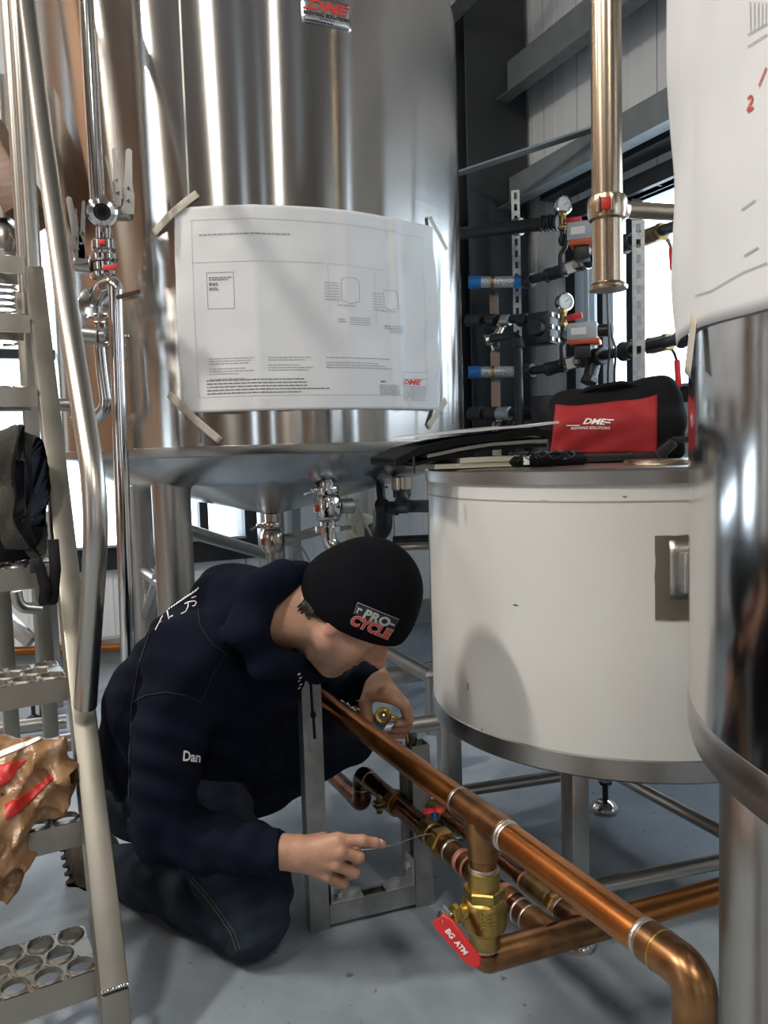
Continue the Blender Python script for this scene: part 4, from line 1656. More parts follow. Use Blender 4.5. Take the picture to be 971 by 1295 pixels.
def tread(i):
    e = at(TPX[i], TPY[i], TY[i])       # right end of the front top edge
    W_, D_, TH = 0.62, 0.155, 0.047
    e = e - LW * 0.002
    mb = MB()
    # front and rear lips
    mb.box(e - LW * W_ / 2 + LV * 0.0015 - Z * TH / 2, (W_, 0.003, TH), (LW, LV, Z))
    mb.box(e - LW * W_ / 2 + LV * (D_ - 0.0015) - Z * TH / 2, (W_, 0.003, TH), (LW, LV, Z))
    # punched plate, built cell by cell
    rows, cols = 3, 12
    cw, cd = W_ / cols, D_ / rows
    N_ = 16
    for r in range(rows):
        for c in range(-1, cols):
            cx = (c + 0.5 + (0.5 if r % 2 else 0)) * cw
            cy = (r + 0.5) * cd
            lo, hi = max(cx - cw / 2, 0), min(cx + cw / 2, W_)
            if hi - lo < cw * 0.4:
                continue
            rad = HOLE if hi - lo > cw * 0.9 else 0
            if rad == 0:
                mb.add([e - LW * (W_ - a) + LV * b for a, b in ((lo, cy - cd / 2), (hi, cy - cd / 2), (hi, cy + cd / 2), (lo, cy + cd / 2))], [(0, 1, 2, 3)])
                continue
            outer, inner, lipv, low = [], [], [], []
            for k in range(N_):
                t = 2 * pi * (k + 0.5) / N_
                x, y = cos(t), sin(t)
                s = 1 / max(abs(x), abs(y))
                outer.append(e - LW * (W_ - (cx + x * s * cw / 2)) + LV * (cy + y * s * cd / 2))
                inner.append(e - LW * (W_ - (cx + x * rad * 1.10)) + LV * (cy + y * rad * 1.10))
                lipv.append(e - LW * (W_ - (cx + x * rad)) + LV * (cy + y * rad) + Z * 0.004)
                low.append(e - LW * (W_ - (cx + x * rad * 0.92)) + LV * (cy + y * rad * 0.92) - Z * 0.006)
            fs = []
            for k in range(N_):
                j = (k + 1) % N_
                fs += [(k, j, N_ + j, N_ + k), (N_ + k, N_ + j, 2 * N_ + j, 2 * N_ + k), (2 * N_ + k, 2 * N_ + j, 3 * N_ + j, 3 * N_ + k)]
            mb.add(outer + inner + lipv + low, fs)
    t_ = mb.build('tread', 'ladder_steel', stairs, 45)
    nb = MB()
    for r in range(rows + 1):
        for c in range(cols * 2 + 1):
            if (c + r) % 2:
                continue
            x, y = c * cw / 2, min(max(r * cd, 0.006), D_ - 0.006)
            if x < 0.005 or x > W_ - 0.005:
                continue
            nb.lathe([(0.0045, 0.0), (0.0042, 0.0035), (0.002, 0.004), (0.0016, 0.001)], e - LW * (W_ - x) + LV * y, Z, 8)
    nb.build('grip_studs', 'ladder_steel', t_)['kind'] = 'stuff'


for i in range(8):
    tread(i)
# right stringer, box section along the noses
s0 = at(143, 1255, TY[0] - 0.02)
s1 = at(43, 345, 2.29)
sd = (s1 - s0).normalized()
sn = LW.cross(sd).normalized()
sn = -sn if sn.dot(CAM - s0) < 0 else sn


def stringer(o, name='stringer'):
    m_ = MB()
    m_.rbox((s0 + s1) / 2 + o, (0.046, 0.052, (s1 - s0).length), (LW, sn, sd), 0.004)
    m_.build(name, 'ladder_steel', stairs)
    f = MB()
    f.rbeam(s0 + o + sd * 0.01, V((s0.x + o.x, s0.y + o.y, 0.008)), 0.046, 0.048, hint=LV)
    f.build('stringer_foot', 'ladder_steel', stairs)
    f = MB()
    f.rbox(V((s0.x + o.x, s0.y + o.y, 0.005)), (0.07, 0.08, 0.01), (LW, LV, Z), 0.002)
    f.build('foot_pad', 'black_plastic', stairs)


stringer(V((0, 0, 0)))
stringer(-LW * 0.68)
mb = MB()
c_ = s0 + sn * 0.027 + sd * 0.003
for k in range(10):
    mb.ball(c_ + LW * (-0.02 + k * 0.0045) , (0.0032, 0.003, 0.0022), (LW, sd, sn), 8, 6)
mb.build('weld_bead', 'chrome', stairs)['kind'] = 'stuff'
# handrail tube
hp = [at(108, 893, 1.50), at(124, 640, 1.40), at(86, 400, 1.63), at(52, 150, 1.95), at(34, 0, 2.15), at(20, -110, 2.32)]
MB().tube(fillet(hp, [0.22, 1.5, 1.5, 1.5], 12), 0.0212, 24).build('handrail', 'rail_steel', stairs)
# guard post that stands on the stringer end
g0 = s1 - sd * 0.004
MB().cyl(g0 - Z * 0.01, g0 + V((0, 0, 0.95)), 0.0215, seg=22).build('guard_post', 'rail_steel', stairs)
gp = at(10, 0, 2.55)
MB().cyl(V((gp.x, gp.y, 1.42)), V((gp.x, gp.y, 2.5)), 0.0215, seg=22).build('guard_post', 'rail_steel', stairs)
# rear legs and cross tubes of the ladder, seen between the treads
for px, yy in ((0, 2.35), (50, 2.42)):
    p = at(px, 700, yy)
    MB().rbox((p.x, p.y, 0.75), (0.042, 0.042, 1.5), (LW, LV, Z), 0.003).build('rear_leg', 'ladder_steel', stairs)
p, q = at(-20, 512, 2.38), at(92, 512, 2.45)
MB().cyl(p, q, 0.020, seg=18).build('cross_tube', 'rail_steel', stairs)
# ================================================================== crouching man
hp_, hy_ = radians(48), radians(3)
HF = V((cos(hp_) * cos(hy_), cos(hp_) * sin(hy_), -sin(hp_)))
HU = V((sin(hp_) * cos(hy_), sin(hp_) * sin(hy_), cos(hp_)))
HR = HF.cross(HU).normalized()           # his right, towards the viewer
HC = at(431, 777, 1.50)
HAX = (HF, HR, HU)


def H(f, u, r=0.0):
    w = min(max((0.030 - u) / 0.11, 0), 1) * min(max((f - 0.02) / 0.06, 0), 1)
    return HC + HF * (f - 0.027 * w) + HU * (u + 0.003 * w) + HR * r


man = thing('person', 'crouching person in navy hoodie, dark jeans and black beanie bent over copper pipes', 'person', V((-0.35, 1.62, 0.0)))

# ---- joints
PEL = at(205, 965, 1.69)
MID = at(222, 896, 1.66)
CHS = at(270, 838, 1.58)
NB = at(338, 778, 1.53)
RSH, REL, RWR = at(240, 832, 1.44), at(205, 1045, 1.45), at(352, 1077, 1.40)
LSH, LEL, LWR = at(335, 815, 1.74), at(398, 874, 1.99), at(476, 856, 1.755)
RHIP, RKN, RAN = at(225, 985, 1.63), at(318, 1160, 1.52), at(128, 1092, 1.80)
LHIP, LKN, LAN = at(262, 945, 1.80), at(440, 933, 1.90), at(252, 1042, 1.97)

# ---- body: one continuous skin
F = Field((-0.80, 1.28, 0.0), (0.13, 2.06, 0.98), 0.0028)
F.chain([PEL, MID, CHS, NB], [0.105, 0.105, 0.10, 0.062], 0.03)
F.cone(CHS, 0.08, RSH, 0.05, 0.03)
F.cone(CHS, 0.08, LSH, 0.05, 0.03)
F.chain([RSH, REL, at(300, 1070, 1.43), RWR], [0.048, 0.036, 0.036, 0.029], 0.02)
F.chain([LSH, LEL, LWR], [0.048, 0.036, 0.026], 0.02)
F.chain([RHIP, RKN, RAN], [0.07, 0.05, 0.035], 0.03)
F.chain([LHIP, LKN, LAN], [0.07, 0.05, 0.035], 0.03)
# neck
F.cone(NB, 0.066, H(-0.028, -0.028), 0.058, 0.034)
F.cone(H(-0.03, -0.06, 0.03), 0.020, NB + HR * 0.05, 0.024, 0.02)
F.cone(H(-0.055, 0.0, 0.0), 0.035, NB, 0.05, 0.02)
# skull and face
F.ell(H(-0.010, 0.050), (0.090, 0.070, 0.084), HAX, 0.02)
F.ell(H(0.042, -0.004), (0.055, 0.058, 0.085), HAX, 0.02)
for s in (-1, 1):
    F.cone(H(0.010, -0.046, 0.044 * s), 0.020, H(0.076, -0.080, 0.016 * s), 0.019, 0.026)
    F.cone(H(0.010, -0.046, 0.046 * s), 0.018, H(0.0, 0.0, 0.052 * s), 0.020, 0.024)
    F.ell(H(0.046, -0.046, 0.036 * s), (0.034, 0.017, 0.028), HAX, 0.022)
    F.ell(H(0.058, -0.018, 0.040 * s), (0.026, 0.020, 0.024), HAX, 0.02)
    F.ell(H(0.066, 0.012, 0.048 * s), (0.022, 0.014, 0.012), HAX, 0.014)
F.ell(H(0.084, -0.083), (0.017, 0.021, 0.017), HAX, 0.018)
F.cone(H(0.022, -0.066, 0.0), 0.038, H(0.068, -0.072), 0.026, 0.026)
F.cone(H(0.089, 0.042, -0.030), 0.013, H(0.089, 0.042, 0.030), 0.013, 0.012)
F.ell(H(0.066, 0.070), (0.038, 0.058, 0.045), HAX, 0.02)
F.ell(H(0.082, -0.050), (0.021, 0.031, 0.027), HAX, 0.014)
for s in (-1, 1):
    F.ell(H(0.100, 0.021, 0.033 * s), (0.018, 0.016, 0.0125), HAX, 0.008, 'sub')
    F.ell(H(0.081, 0.022, 0.032 * s), (0.0125, 0.0135, 0.0125), HAX, 0.003)
    F.cone(H(0.093, 0.026, 0.020 * s), 0.0062, H(0.083, 0.022, 0.046 * s), 0.0062, 0.004)
    F.cone(H(0.093, 0.013, 0.021 * s), 0.0036, H(0.086, 0.014, 0.043 * s), 0.0036, 0.004)
# nose
F.cone(H(0.092, 0.036), 0.0105, H(0.109, 0.002), 0.0115, 0.014)
F.cone(H(0.086, 0.020), 0.016, H(0.098, -0.012), 0.018, 0.014)
F.cone(H(0.116, 0.004), 0.0100, H(0.131, -0.014), 0.0115, 0.006)
for s in (-1, 1):
    F.ell(H(0.116, -0.018, 0.0125 * s), (0.012, 0.0078, 0.0088), HAX, 0.006)
    F.ell(H(0.121, -0.0265, 0.007 * s), (0.005, 0.0034, 0.004), HAX, 0.003, 'sub')
# lips
F.ell(H(0.1015, -0.0445), (0.0100, 0.020, 0.0066), HAX, 0.005)
F.ell(H(0.0990, -0.0600), (0.0105, 0.018, 0.0080), HAX, 0.005)
F.cone(H(0.109, -0.0522, -0.014), 0.0030, H(0.109, -0.0522, 0.014), 0.0030, 0.003, 'sub')
for s in (-1, 1):
    F.cone(H(0.106, -0.0512, 0.012 * s), 0.0026, H(0.088, -0.0545, 0.031 * s), 0.0036, 0.004, 'sub')
    F.cone(H(0.099, -0.020, 0.024 * s), 0.0022, H(0.086, -0.044, 0.036 * s), 0.0026, 0.008, 'sub')
F.ell(H(0.103, -0.069), (0.008, 0.016, 0.005), HAX, 0.008, 'sub')
# ears
for s in (-1, 1):
    F.ell(H(-0.006, 0.004, 0.073 * s), (0.019, 0.007, 0.031), HAX, 0.008)
    F.ell(H(-0.001, -0.026, 0.069 * s), (0.009, 0.007, 0.010), HAX, 0.006)
    F.ell(H(-0.002, 0.008, 0.081 * s), (0.009, 0.004, 0.016), HAX, 0.004, 'sub')

# ---- right hand, pointing
Rm = [at(427, 1062, 1.397), at(431, 1077, 1.388), at(425, 1093, 1.391), at(414, 1107, 1.402)]
F.cone(RWR, 0.027, at(375, 1077, 1.402), 0.026, 0.01, flat=((0, 0, 1), 1.15))
for m_, r_ in zip(Rm, (0.0135, 0.0135, 0.013, 0.012)):
    F.cone(at(372, 1077 + (m_.z < Rm[1].z) * 6, 1.404), 0.020, m_, r_, 0.014)
F.cone(at(372, 1075, 1.41), 0.020, at(405, 1082, 1.412), 0.019, 0.014)
for m_ in Rm:
    F.ell(m_ - V((0.001, 0.008, -0.001)), (0.0075, 0.006, 0.0075), None, 0.007)
F.chain([Rm[0], at(458, 1063, 1.402), at(474, 1066, 1.411), at(484, 1068, 1.418)], [0.0118, 0.0102, 0.0090, 0.0076], 0.006)
F.chain([Rm[1], at(454, 1084, 1.398), at(442, 1089, 1.428), at(428, 1085, 1.432)], [0.0120, 0.0106, 0.0094, 0.0082], 0.004)
F.chain([Rm[2], at(449, 1104, 1.402), at(436, 1107, 1.430), at(424, 1101, 1.434)], [0.0116, 0.0102, 0.0092, 0.0080], 0.003)
F.chain([Rm[3], at(436, 1117, 1.412), at(425, 1118, 1.436), at(415, 1111, 1.438)], [0.0104, 0.0090, 0.0082, 0.0072], 0.003)
F.chain([at(378, 1068, 1.424), at(408, 1062, 1.443), at(432, 1066, 1.446), at(450, 1073, 1.438)], [0.0165, 0.0130, 0.0112, 0.0092], 0.010)
# ---- left hand, closed on the torch
Lm = [at(472, 878, 1.659), at(486, 875, 1.649), at(500, 879, 1.649), at(510, 889, 1.659)]
F.cone(LWR, 0.025, at(480, 868, 1.710), 0.026, 0.01)
for m_, r_ in zip(Lm, (0.015, 0.0145, 0.0135, 0.0125)):
    F.cone(at(480, 866, 1.710), 0.020, m_, r_, 0.014)
for m_ in Lm[1:]:
    F.ell(m_ + V((0.0, -0.008, 0.003)), (0.008, 0.006, 0.007), None, 0.007)
F.chain([Lm[0], at(497, 884, 1.633), at(512, 893, 1.627), at(515, 906, 1.630)], [0.0135, 0.0115, 0.0102, 0.0086], 0.004)
F.chain([Lm[1], at(510, 890, 1.643), at(517, 910, 1.647), at(503, 915, 1.643)], [0.0125, 0.0115, 0.0104, 0.0088], 0.004)
F.chain([Lm[2], at(515, 899, 1.659), at(515, 919, 1.665), at(499, 922, 1.659)], [0.0120, 0.0112, 0.0100, 0.0086], 0.003)
F.chain([Lm[3], at(515, 911, 1.677), at(508, 929, 1.681), at(493, 930, 1.675)], [0.0110, 0.0098, 0.0088, 0.0076], 0.003)
F.chain([at(470, 868, 1.695), at(462, 889, 1.661), at(465, 907, 1.643), at(471, 918, 1.637)], [0.0165, 0.0135, 0.0118, 0.0092], 0.010)
bv, bf = F.mesh()
bv = relax(bv, bf, 2, 0.5)
body = mesh_obj('body', bv, bf, 'skin', man, 180)
body['label'] = 'bare face, neck and hands'
# skin tone: stubble on the jaw, redder nose, ears and knuckles
rel = bv - np.array(HC)
lf, lu, lr = rel @ np.array(HF), rel @ np.array(HU), rel @ np.array(HR)
tone = np.tile(np.array([0.52, 0.285, 0.185]), (len(bv), 1))
head = (np.abs(lf) < 0.15) & (np.abs(lu) < 0.16) & (np.abs(lr) < 0.11)


def blend(mask, col):
    global tone
    mask = np.clip(mask, 0, 1)[:, None]
    tone = tone * (1 - mask) + np.array(col) * mask


gau = lambda f, u, sf, su: np.exp(-((lf - f) / sf) ** 2 - ((lu - u) / su) ** 2) * head
blend(0.75 * gau(0.035, -0.070, 0.052, 0.036), (0.235, 0.150, 0.112))
blend(0.5 * gau(0.090, -0.034, 0.014, 0.008), (0.24, 0.15, 0.11))
blend(0.75 * np.exp(-((lf - 0.086) / 0.016) ** 2 - ((lu + 0.0512) / 0.009) ** 2 - (lr / 0.024) ** 2) * head, (0.36, 0.13, 0.105))
blend(0.5 * gau(0.118, -0.010, 0.014, 0.016), (0.62, 0.27, 0.20))
blend(0.45 * gau(0.0, -0.02, 0.02, 0.03) * (np.abs(lr) > 0.055), (0.62, 0.25, 0.19))
for m_ in Rm + Lm:
    dd_ = np.linalg.norm(bv - np.array(m_), axis=1)
    blend(0.30 * np.exp(-(dd_ / 0.014) ** 2), (0.60, 0.26, 0.19))
ca_ = body.data.color_attributes.new('tone', 'FLOAT_COLOR', 'POINT')
ca_.data.foreach_set('color', np.concatenate([tone, np.ones((len(tone), 1))], 1).astype(np.float32).ravel())
for s, nm in ((1, 'eye'), (-1, 'eye')):
    e_ = MB().ball(H(0.0800, 0.0195, 0.032 * s), 0.0112, None, 16, 12).build('eye', 'eye_white', man, 180)
    MB().ball(H(0.0880, 0.0160, 0.032 * s), (0.0042, 0.0055, 0.0055), HAX, 12, 8).build('iris', 'eye_dark', e_, 180)
    mb = MB()
    mb.tube([H(0.103, 0.047, 0.014 * s), H(0.102, 0.051, 0.028 * s), H(0.094, 0.050, 0.042 * s), H(0.086, 0.044, 0.050 * s)], [0.0022, 0.0036, 0.0032, 0.0014], 8)
    mb.build('eyebrow', 'hair', man, 180)
# finger nails
def nail(p, d, n, w, l):
    x = V(d).normalized()
    y = V(n).cross(x).normalized()
    MB().ball(V(p), (l, w, 0.0016), (x, y, V(n).normalized()), 10, 6).build('fingernail', 'pink_nail', body, 180)


nail(at(482, 1064.5, 1.4115), at(484, 1068, 1.418) - at(474, 1066, 1.411), V((0.1, -0.8, 0.75)), 0.0052, 0.0062)

# ---- jeans
J = Field((-0.82, 1.34, -0.01), (0.10, 2.10, 0.50), 0.0062)
J.ell(at(205, 985, 1.70), (0.145, 0.15, 0.13), None, 0.03)
J.chain([RHIP, at(262, 1030, 1.59), RKN, at(240, 1128, 1.64), RAN + V((0.02, -0.01, 0.0))], [0.105, 0.092, 0.074, 0.070, 0.052], 0.03)
J.ell(at(338, 1120, 1.515), (0.05, 0.06, 0.05), None, 0.04)
J.chain([LHIP, at(350, 936, 1.85), LKN, at(345, 992, 1.935), LAN], [0.105, 0.088, 0.064, 0.060, 0.054], 0.03)


def folds(a, f, k, ph):
    def fn(x, y, z):
        q_ = k[0] * x + k[1] * y + k[2] * z
        w_ = 1.3 * np.sin(14 * x + 9 * z + ph) + 0.9 * np.sin(11 * y - 13 * z)
        m_ = 0.5 + 0.5 * np.sin(7 * x - 5 * y + 6 * z + ph * 2)
        return a * m_ * np.sin(f * q_ + w_)
    return fn


J.wrinkle(folds(0.0045, 80, (0.6, 0.2, 0.75), 0.4)).wrinkle(folds(0.003, 130, (-0.5, 0.4, 0.7), 2.0))
jv, jf = J.mesh()
jv = relax(jv, jf, 2, 0.4)
jv[:, 2] = np.maximum(jv[:, 2], 0.003)
jeans = mesh_obj('jeans', jv, jf, 'jeans', man, 180)

# ---- hoodie
K = Field((-0.82, 1.24, 0.18), (0.10, 2.08, 0.98), 0.0058)
K.chain([PEL, MID, CHS], [0.142, 0.148, 0.142], 0.03)
K.cone(CHS, 0.13, at(325, 795, 1.55), 0.088, 0.03)
K.cone(at(322, 850, 1.60), 0.098, at(272, 925, 1.66), 0.125, 0.04)
K.cone(at(330, 860, 1.58), 0.075, at(362, 868, 1.62), 0.045, 0.03)
K.cone(CHS, 0.11, RSH, 0.078, 0.04)
K.cone(CHS, 0.11, LSH, 0.076, 0.04)
K.chain([RSH, at(212, 940, 1.43), REL], [0.078, 0.066, 0.060], 0.03)
K.chain([REL, at(262, 1066, 1.44), at(318, 1073, 1.415), at(347, 1077, 1.402)], [0.060, 0.053, 0.046, 0.041], 0.015)
K.chain([LSH, LEL], [0.074, 0.062], 0.03)
K.chain([LEL, at(436, 863, 1.87), at(468, 859, 1.75)], [0.060, 0.048, 0.038], 0.015)
# hood lying behind the neck
K.ell(at(300, 762, 1.57), (0.085, 0.115, 0.072), None, 0.02)
K.ell(at(282, 745, 1.57), (0.060, 0.095, 0.050), None, 0.02)
ringp = [at(392, 730, 1.57), at(358, 728, 1.49), at(322, 752, 1.435), at(312, 795, 1.415), at(332, 832, 1.43), at(368, 846, 1.47), at(400, 850, 1.53)]
K.chain(ringp, [0.026, 0.034, 0.038, 0.038, 0.034, 0.026, 0.020], 0.012)
K.chain([ringp[-1], at(408, 836, 1.60), at(402, 790, 1.645), at(396, 745, 1.62), ringp[0]], [0.020, 0.022, 0.026, 0.026, 0.026], 0.012)
K.cone(at(425, 778, 1.515), 0.098, at(352, 785, 1.53), 0.056, 0.010, 'sub')
K.wrinkle(folds(0.0045, 62, (0.55, 0.3, -0.75), 0.2)).wrinkle(folds(0.0035, 115, (0.2, 0.5, 0.8), 1.2))


def cuff_folds(x, y, z):
    m_ = np.exp(-((z - 0.29) / 0.07) ** 2) * np.exp(-((y - 1.43) / 0.10) ** 2) * (x > -0.5) * (x < -0.16)
    return 0.006 * m_ * np.sin(95 * (x + 0.35 * z) + 1.5 * np.sin(40 * z + 20 * y))


K.wrinkle(cuff_folds)
K.rbox(G1 + Z * 0.27, (0.027, 0.027, 0.275), (GD, GN, Z), 0.002, 0.006, 'sub')
K.cone(LWR, 0.0265, at(446, 862, 1.835), 0.03, 0.0, 'sub')
K.rbox(at(390, 1077, 1.40), (0.050, 0.08, 0.08), None, 0.002, 0.008, 'sub')
kv, kf = K.mesh()
kv = relax(kv, kf, 2, 0.4)
hoodie = mesh_obj('hoodie', kv, kf, 'hoodie', man, 180)
kb = BVHTree.FromPolygons([V(p) for p in kv], [tuple(f) for f in kf])

# ribbed cuffs
def cuff(a, b, r, n):
    a, b = V(a), V(b)
    ax = (b - a).normalized()
    x, y, _ = frame(ax)
    mb_ = MB()

    def fn(u, v):
        t = 2 * pi * u
        rr = r * (1 + 0.025 * sin(n * t)) * (1 - 0.10 * abs(v - 0.5) * 2)
        return a + (b - a) * v + (x * cos(t) + y * sin(t)) * rr
    mb_.grid(fn, n * 4, 6)
    mb_.build('cuff', 'hoodie', hoodie, 180, solid=0.004)


cuff(at(343, 1077, 1.404), at(357, 1078, 1.400), 0.0385, 36)
cuff(at(460, 860, 1.765), at(474, 857, 1.748), 0.036, 32)


def decal(bvh, lift=0.0012):
    cache = {}

    def fn(px, py):
        d = ray(px, py)
        h, n, _, _ = bvh.ray_cast(CAM, d)
        if h is None:
            h, n, _, _ = bvh.find_nearest(CAM + d * 1.5)
        if n.dot(d) > 0:
            n = -n
        return h + n * lift - d * lift
    return fn


hd = decal(kb, 0.0014)


def stroke(mb_, fn, pts, w):
    """ribbon through pixel points on a surface"""
    P2 = []
    for i in range(len(pts) - 1):
        (x0, y0), (x1, y1) = pts[i], pts[i + 1]
        n = max(1, int(math.hypot(x1 - x0, y1 - y0) / 4))
        P2 += [(x0 + (x1 - x0) * k / n, y0 + (y1 - y0) * k / n) for k in range(n)]
    P2.append(pts[-1])
    vs_, fs = [], []
    for i, (x, y) in enumerate(P2):
        x0, y0 = P2[max(i - 1, 0)]
        x1, y1 = P2[min(i + 1, len(P2) - 1)]
        l = math.hypot(x1 - x0, y1 - y0) or 1
        nx, ny = -(y1 - y0) / l * w / 2, (x1 - x0) / l * w / 2
        vs_ += [fn(x + nx, y + ny), fn(x - nx, y - ny)]
        if i:
            fs.append((2 * i - 2, 2 * i, 2 * i + 1, 2 * i - 1))
    mb_.add(vs_, fs)


mb = MB()
for pts in ([(167, 888), (185, 879), (210, 875), (235, 879), (254, 888)], [(167, 888), (164, 960), (163, 1040)], [(168, 886), (176, 840), (190, 800)], [(254, 888), (270, 850), (285, 828), (292, 818)], [(250, 765), (252, 790), (268, 815), (290, 830), (310, 838)]):
    stroke(mb, hd, pts, 1.5)
mb.build('seam', 'hoodie_seam', hoodie, 180)['kind'] = 'stuff'
mb = MB()
ex, ey = (0.995, 0.10), (-0.10, 0.995)
put_text(mb, text2d('Dan', 19, bold=0.45, sx=0.72), lambda x, y: hd(242 + x * ex[0] - y * ey[0], 957 + x * ex[1] - y * ey[1]))
mb.build('sleeve_name', 'white_print', hoodie, 180)
mb = MB()
for k in range(13):
    t = k / 12
    x, y = 211 + 38 * t, 772 - 27 * t
    h_ = 1.2 + 2.0 * t
    stroke(mb, hd, [(x - 0.4 * h_, y + h_), (x + 0.9 * h_, y - 0.6 * h_)], 1.15)
stroke(mb, hd, [(197, 797), (201, 789), (206, 779)], 1.0)
stroke(mb, hd, [(201, 788), (205, 786)], 0.9)
stroke(mb, hd, [(215, 781), (219, 779)], 1.4)
stroke(mb, hd, [(229, 777), (235, 774), (238, 768), (239, 763)], 1.2)
stroke(mb, hd, [(234, 764), (240, 761), (247, 760), (249, 762), (247, 766), (244, 767)], 1.4)
stroke(mb, hd, [(243, 756), (249, 754)], 1.2)
mb.build('back_lettering', 'white_print', hoodie, 180)['kind'] = 'stuff'
mb = MB()
for k in range(5):
    stroke(mb, hd, [(376 + (k % 2) * 2, 853 + k * 4.5), (379 + (k % 2) * 2, 851 + k * 4.5)], 1.6)
mb.build('chest_print', 'white_print', hoodie, 180)['kind'] = 'stuff'
# drawstring with a knot
mb = MB()
ds = [at(386, 850, 1.52), at(393, 866, 1.535), at(395, 900, 1.555), at(396, 905, 1.557), at(398, 934, 1.56)]
mb.tube(fillet(ds, 0.02, 4), 0.0028, 8)
mb.ball(at(396, 904, 1.556), (0.006, 0.006, 0.008), None, 10, 8)
mb.build('drawstring', 'black_fabric', hoodie, 180)
# jeans details: stitched seam and worn knee
jb = BVHTree.FromPolygons([V(p) for p in jv], [tuple(f) for f in jf])
jd = decal(jb, 0.0012)
mb = MB()
stroke(mb, jd, [(240, 1112), (258, 1132), (275, 1155), (292, 1180), (300, 1203)], 1.2)
stroke(mb, jd, [(244, 1110), (262, 1130), (279, 1153), (296, 1178), (304, 1201)], 1.0)
mb.build('stitching', 'thread', jeans, 180)['kind'] = 'stuff'

# ---- beanie
Bn = Field(tuple(HC - V((0.2, 0.2, 0.2))), tuple(HC + V((0.22, 0.2, 0.22))), 0.004)
Bn.ell(H(0.004, 0.072), (0.103, 0.090, 0.101), HAX, 0.01)
Bn.ell(H(-0.006, 0.030), (0.105, 0.092, 0.085), HAX, 0.03)
Bn.ell(H(0.052, 0.045), (0.064, 0.066, 0.060), HAX, 0.03)
Bn.wrinkle(folds(0.0014, 90, (0.3, 0.5, 0.6), 0.9))
pn = HF * 0.074 - HU * 0.2 - HR * 0.050
Bn.cut(H(0.118, 0.046), pn, 0.007)
nv_, nf_ = Bn.mesh()
nv_ = relax(nv_, nf_, 1, 0.5)
beanie = mesh_obj('beanie', nv_, nf_, 'beanie', man, 180)
beanie['label'] = 'black knitted beanie with an embroidered badge'
nb_ = BVHTree.FromPolygons([V(p) for p in nv_], [tuple(f) for f in nf_])
nd = decal(nb_, 0.0016)
nd0 = decal(nb_, 0.0008)
LO = (472.5, 786)
lx, ly = (0.925, 0.380), (-0.38, 0.925)


def lg(fn, skew=0.0):
    return lambda x, y: fn(LO[0] + (x + skew * y) * lx[0] - y * ly[0], LO[1] + (x + skew * y) * lx[1] - y * ly[1])


mb = MB()
f0 = lg(nd0)
pg = [(-28, 14), (28, 14), (24, 4), (-24, -2), (-24, -2), (-26, 4)]
mb.grid(lambda u, v: f0(-27 + 56 * u - 1.5 * (1 - v), -1 + 15.5 * v), 14, 5)
mb.build('badge_ground', 'badge_navy', beanie, 180)
mb = MB()
f1 = lg(nd, 0.18)
put_text(mb, text2d('PRO', 15.5, bold=0.75, sx=1.12, space=1.05), lambda x, y: f1(x + 1, y + 5.0))
f2 = lg(nd)
for a, b in (((-28, 15), (28, 15)), ((-28, 15), (-26.5, 1)), ((28, 15), (24.5, 8))):
    n = 8
    for k in range(n):
        p0 = (a[0] + (b[0] - a[0]) * k / n, a[1] + (b[1] - a[1]) * k / n)
        p1 = (a[0] + (b[0] - a[0]) * (k + 1) / n, a[1] + (b[1] - a[1]) * (k + 1) / n)
        q0, q1 = f2(*p0), f2(*p1)
        mb.add([q0, q1, q1 + HU * -0.0012, q0 + HU * -0.0012], [(0, 1, 2, 3)])
mb.grid(lambda u, v: f2(-25 + 6 * u, 7.2 + 2.4 * v - 0.6 * u), 2, 1)
mb.grid(lambda u, v: f2(-25 + 2 * u, 2.0 + 6 * v), 1, 2)
mb.grid(lambda u, v: f2(19.5 + 6 * u, 4.5 + 2.4 * v), 2, 1)
mb.build('badge_lettering', 'badge_grey', beanie, 180)
nd2 = decal(nb_, 0.0012)
mb = MB()
f3 = lg(nd2, 0.18)
put_text(mb, text2d('CYCLE', 17.5, bold=1.35, sx=0.98, space=1.02), lambda x, y: f3(x + 0.5, y - 8.2))
mb.build('badge_outline', 'badge_grey', beanie, 180)
mb = MB()
nd3 = decal(nb_, 0.0022)
f4 = lg(nd3, 0.18)
put_text(mb, text2d('CYCLE', 17.5, bold=0.5, sx=0.98, space=1.02), lambda x, y: f4(x + 0.5, y - 8.2))
mb.build('badge_lettering', 'red_ink', beanie, 180)
# hair below the brim
mb = MB()
hr = random.Random(5)
for k in range(80):
    f_ = hr.uniform(-0.078, -0.040)
    r_ = 0.070 * sqrt(max(0.05, 1 - ((f_ + 0.010) / 0.092) ** 2)) * hr.uniform(0.97, 1.0)
    r_ = max(r_, 0.034)
    u_ = 0.046 + 0.37 * (f_ - 0.118) - 0.25 * r_
    p = H(f_ + 0.004, u_ + 0.016, r_)
    l_ = hr.uniform(0.014, 0.026) * (1.0 if f_ < -0.05 else 0.75)
    q_ = p - HU * l_ + HF * hr.uniform(0.0, 0.007) - HR * hr.uniform(0.002, 0.006)
    mb.tube([p, (p + q_) / 2 + HR * 0.001, q_], [0.0017, 0.0013, 0.0003], 5)
h_ = mb.build('hair', 'hair', man, 180)
h_['kind'] = 'stuff'

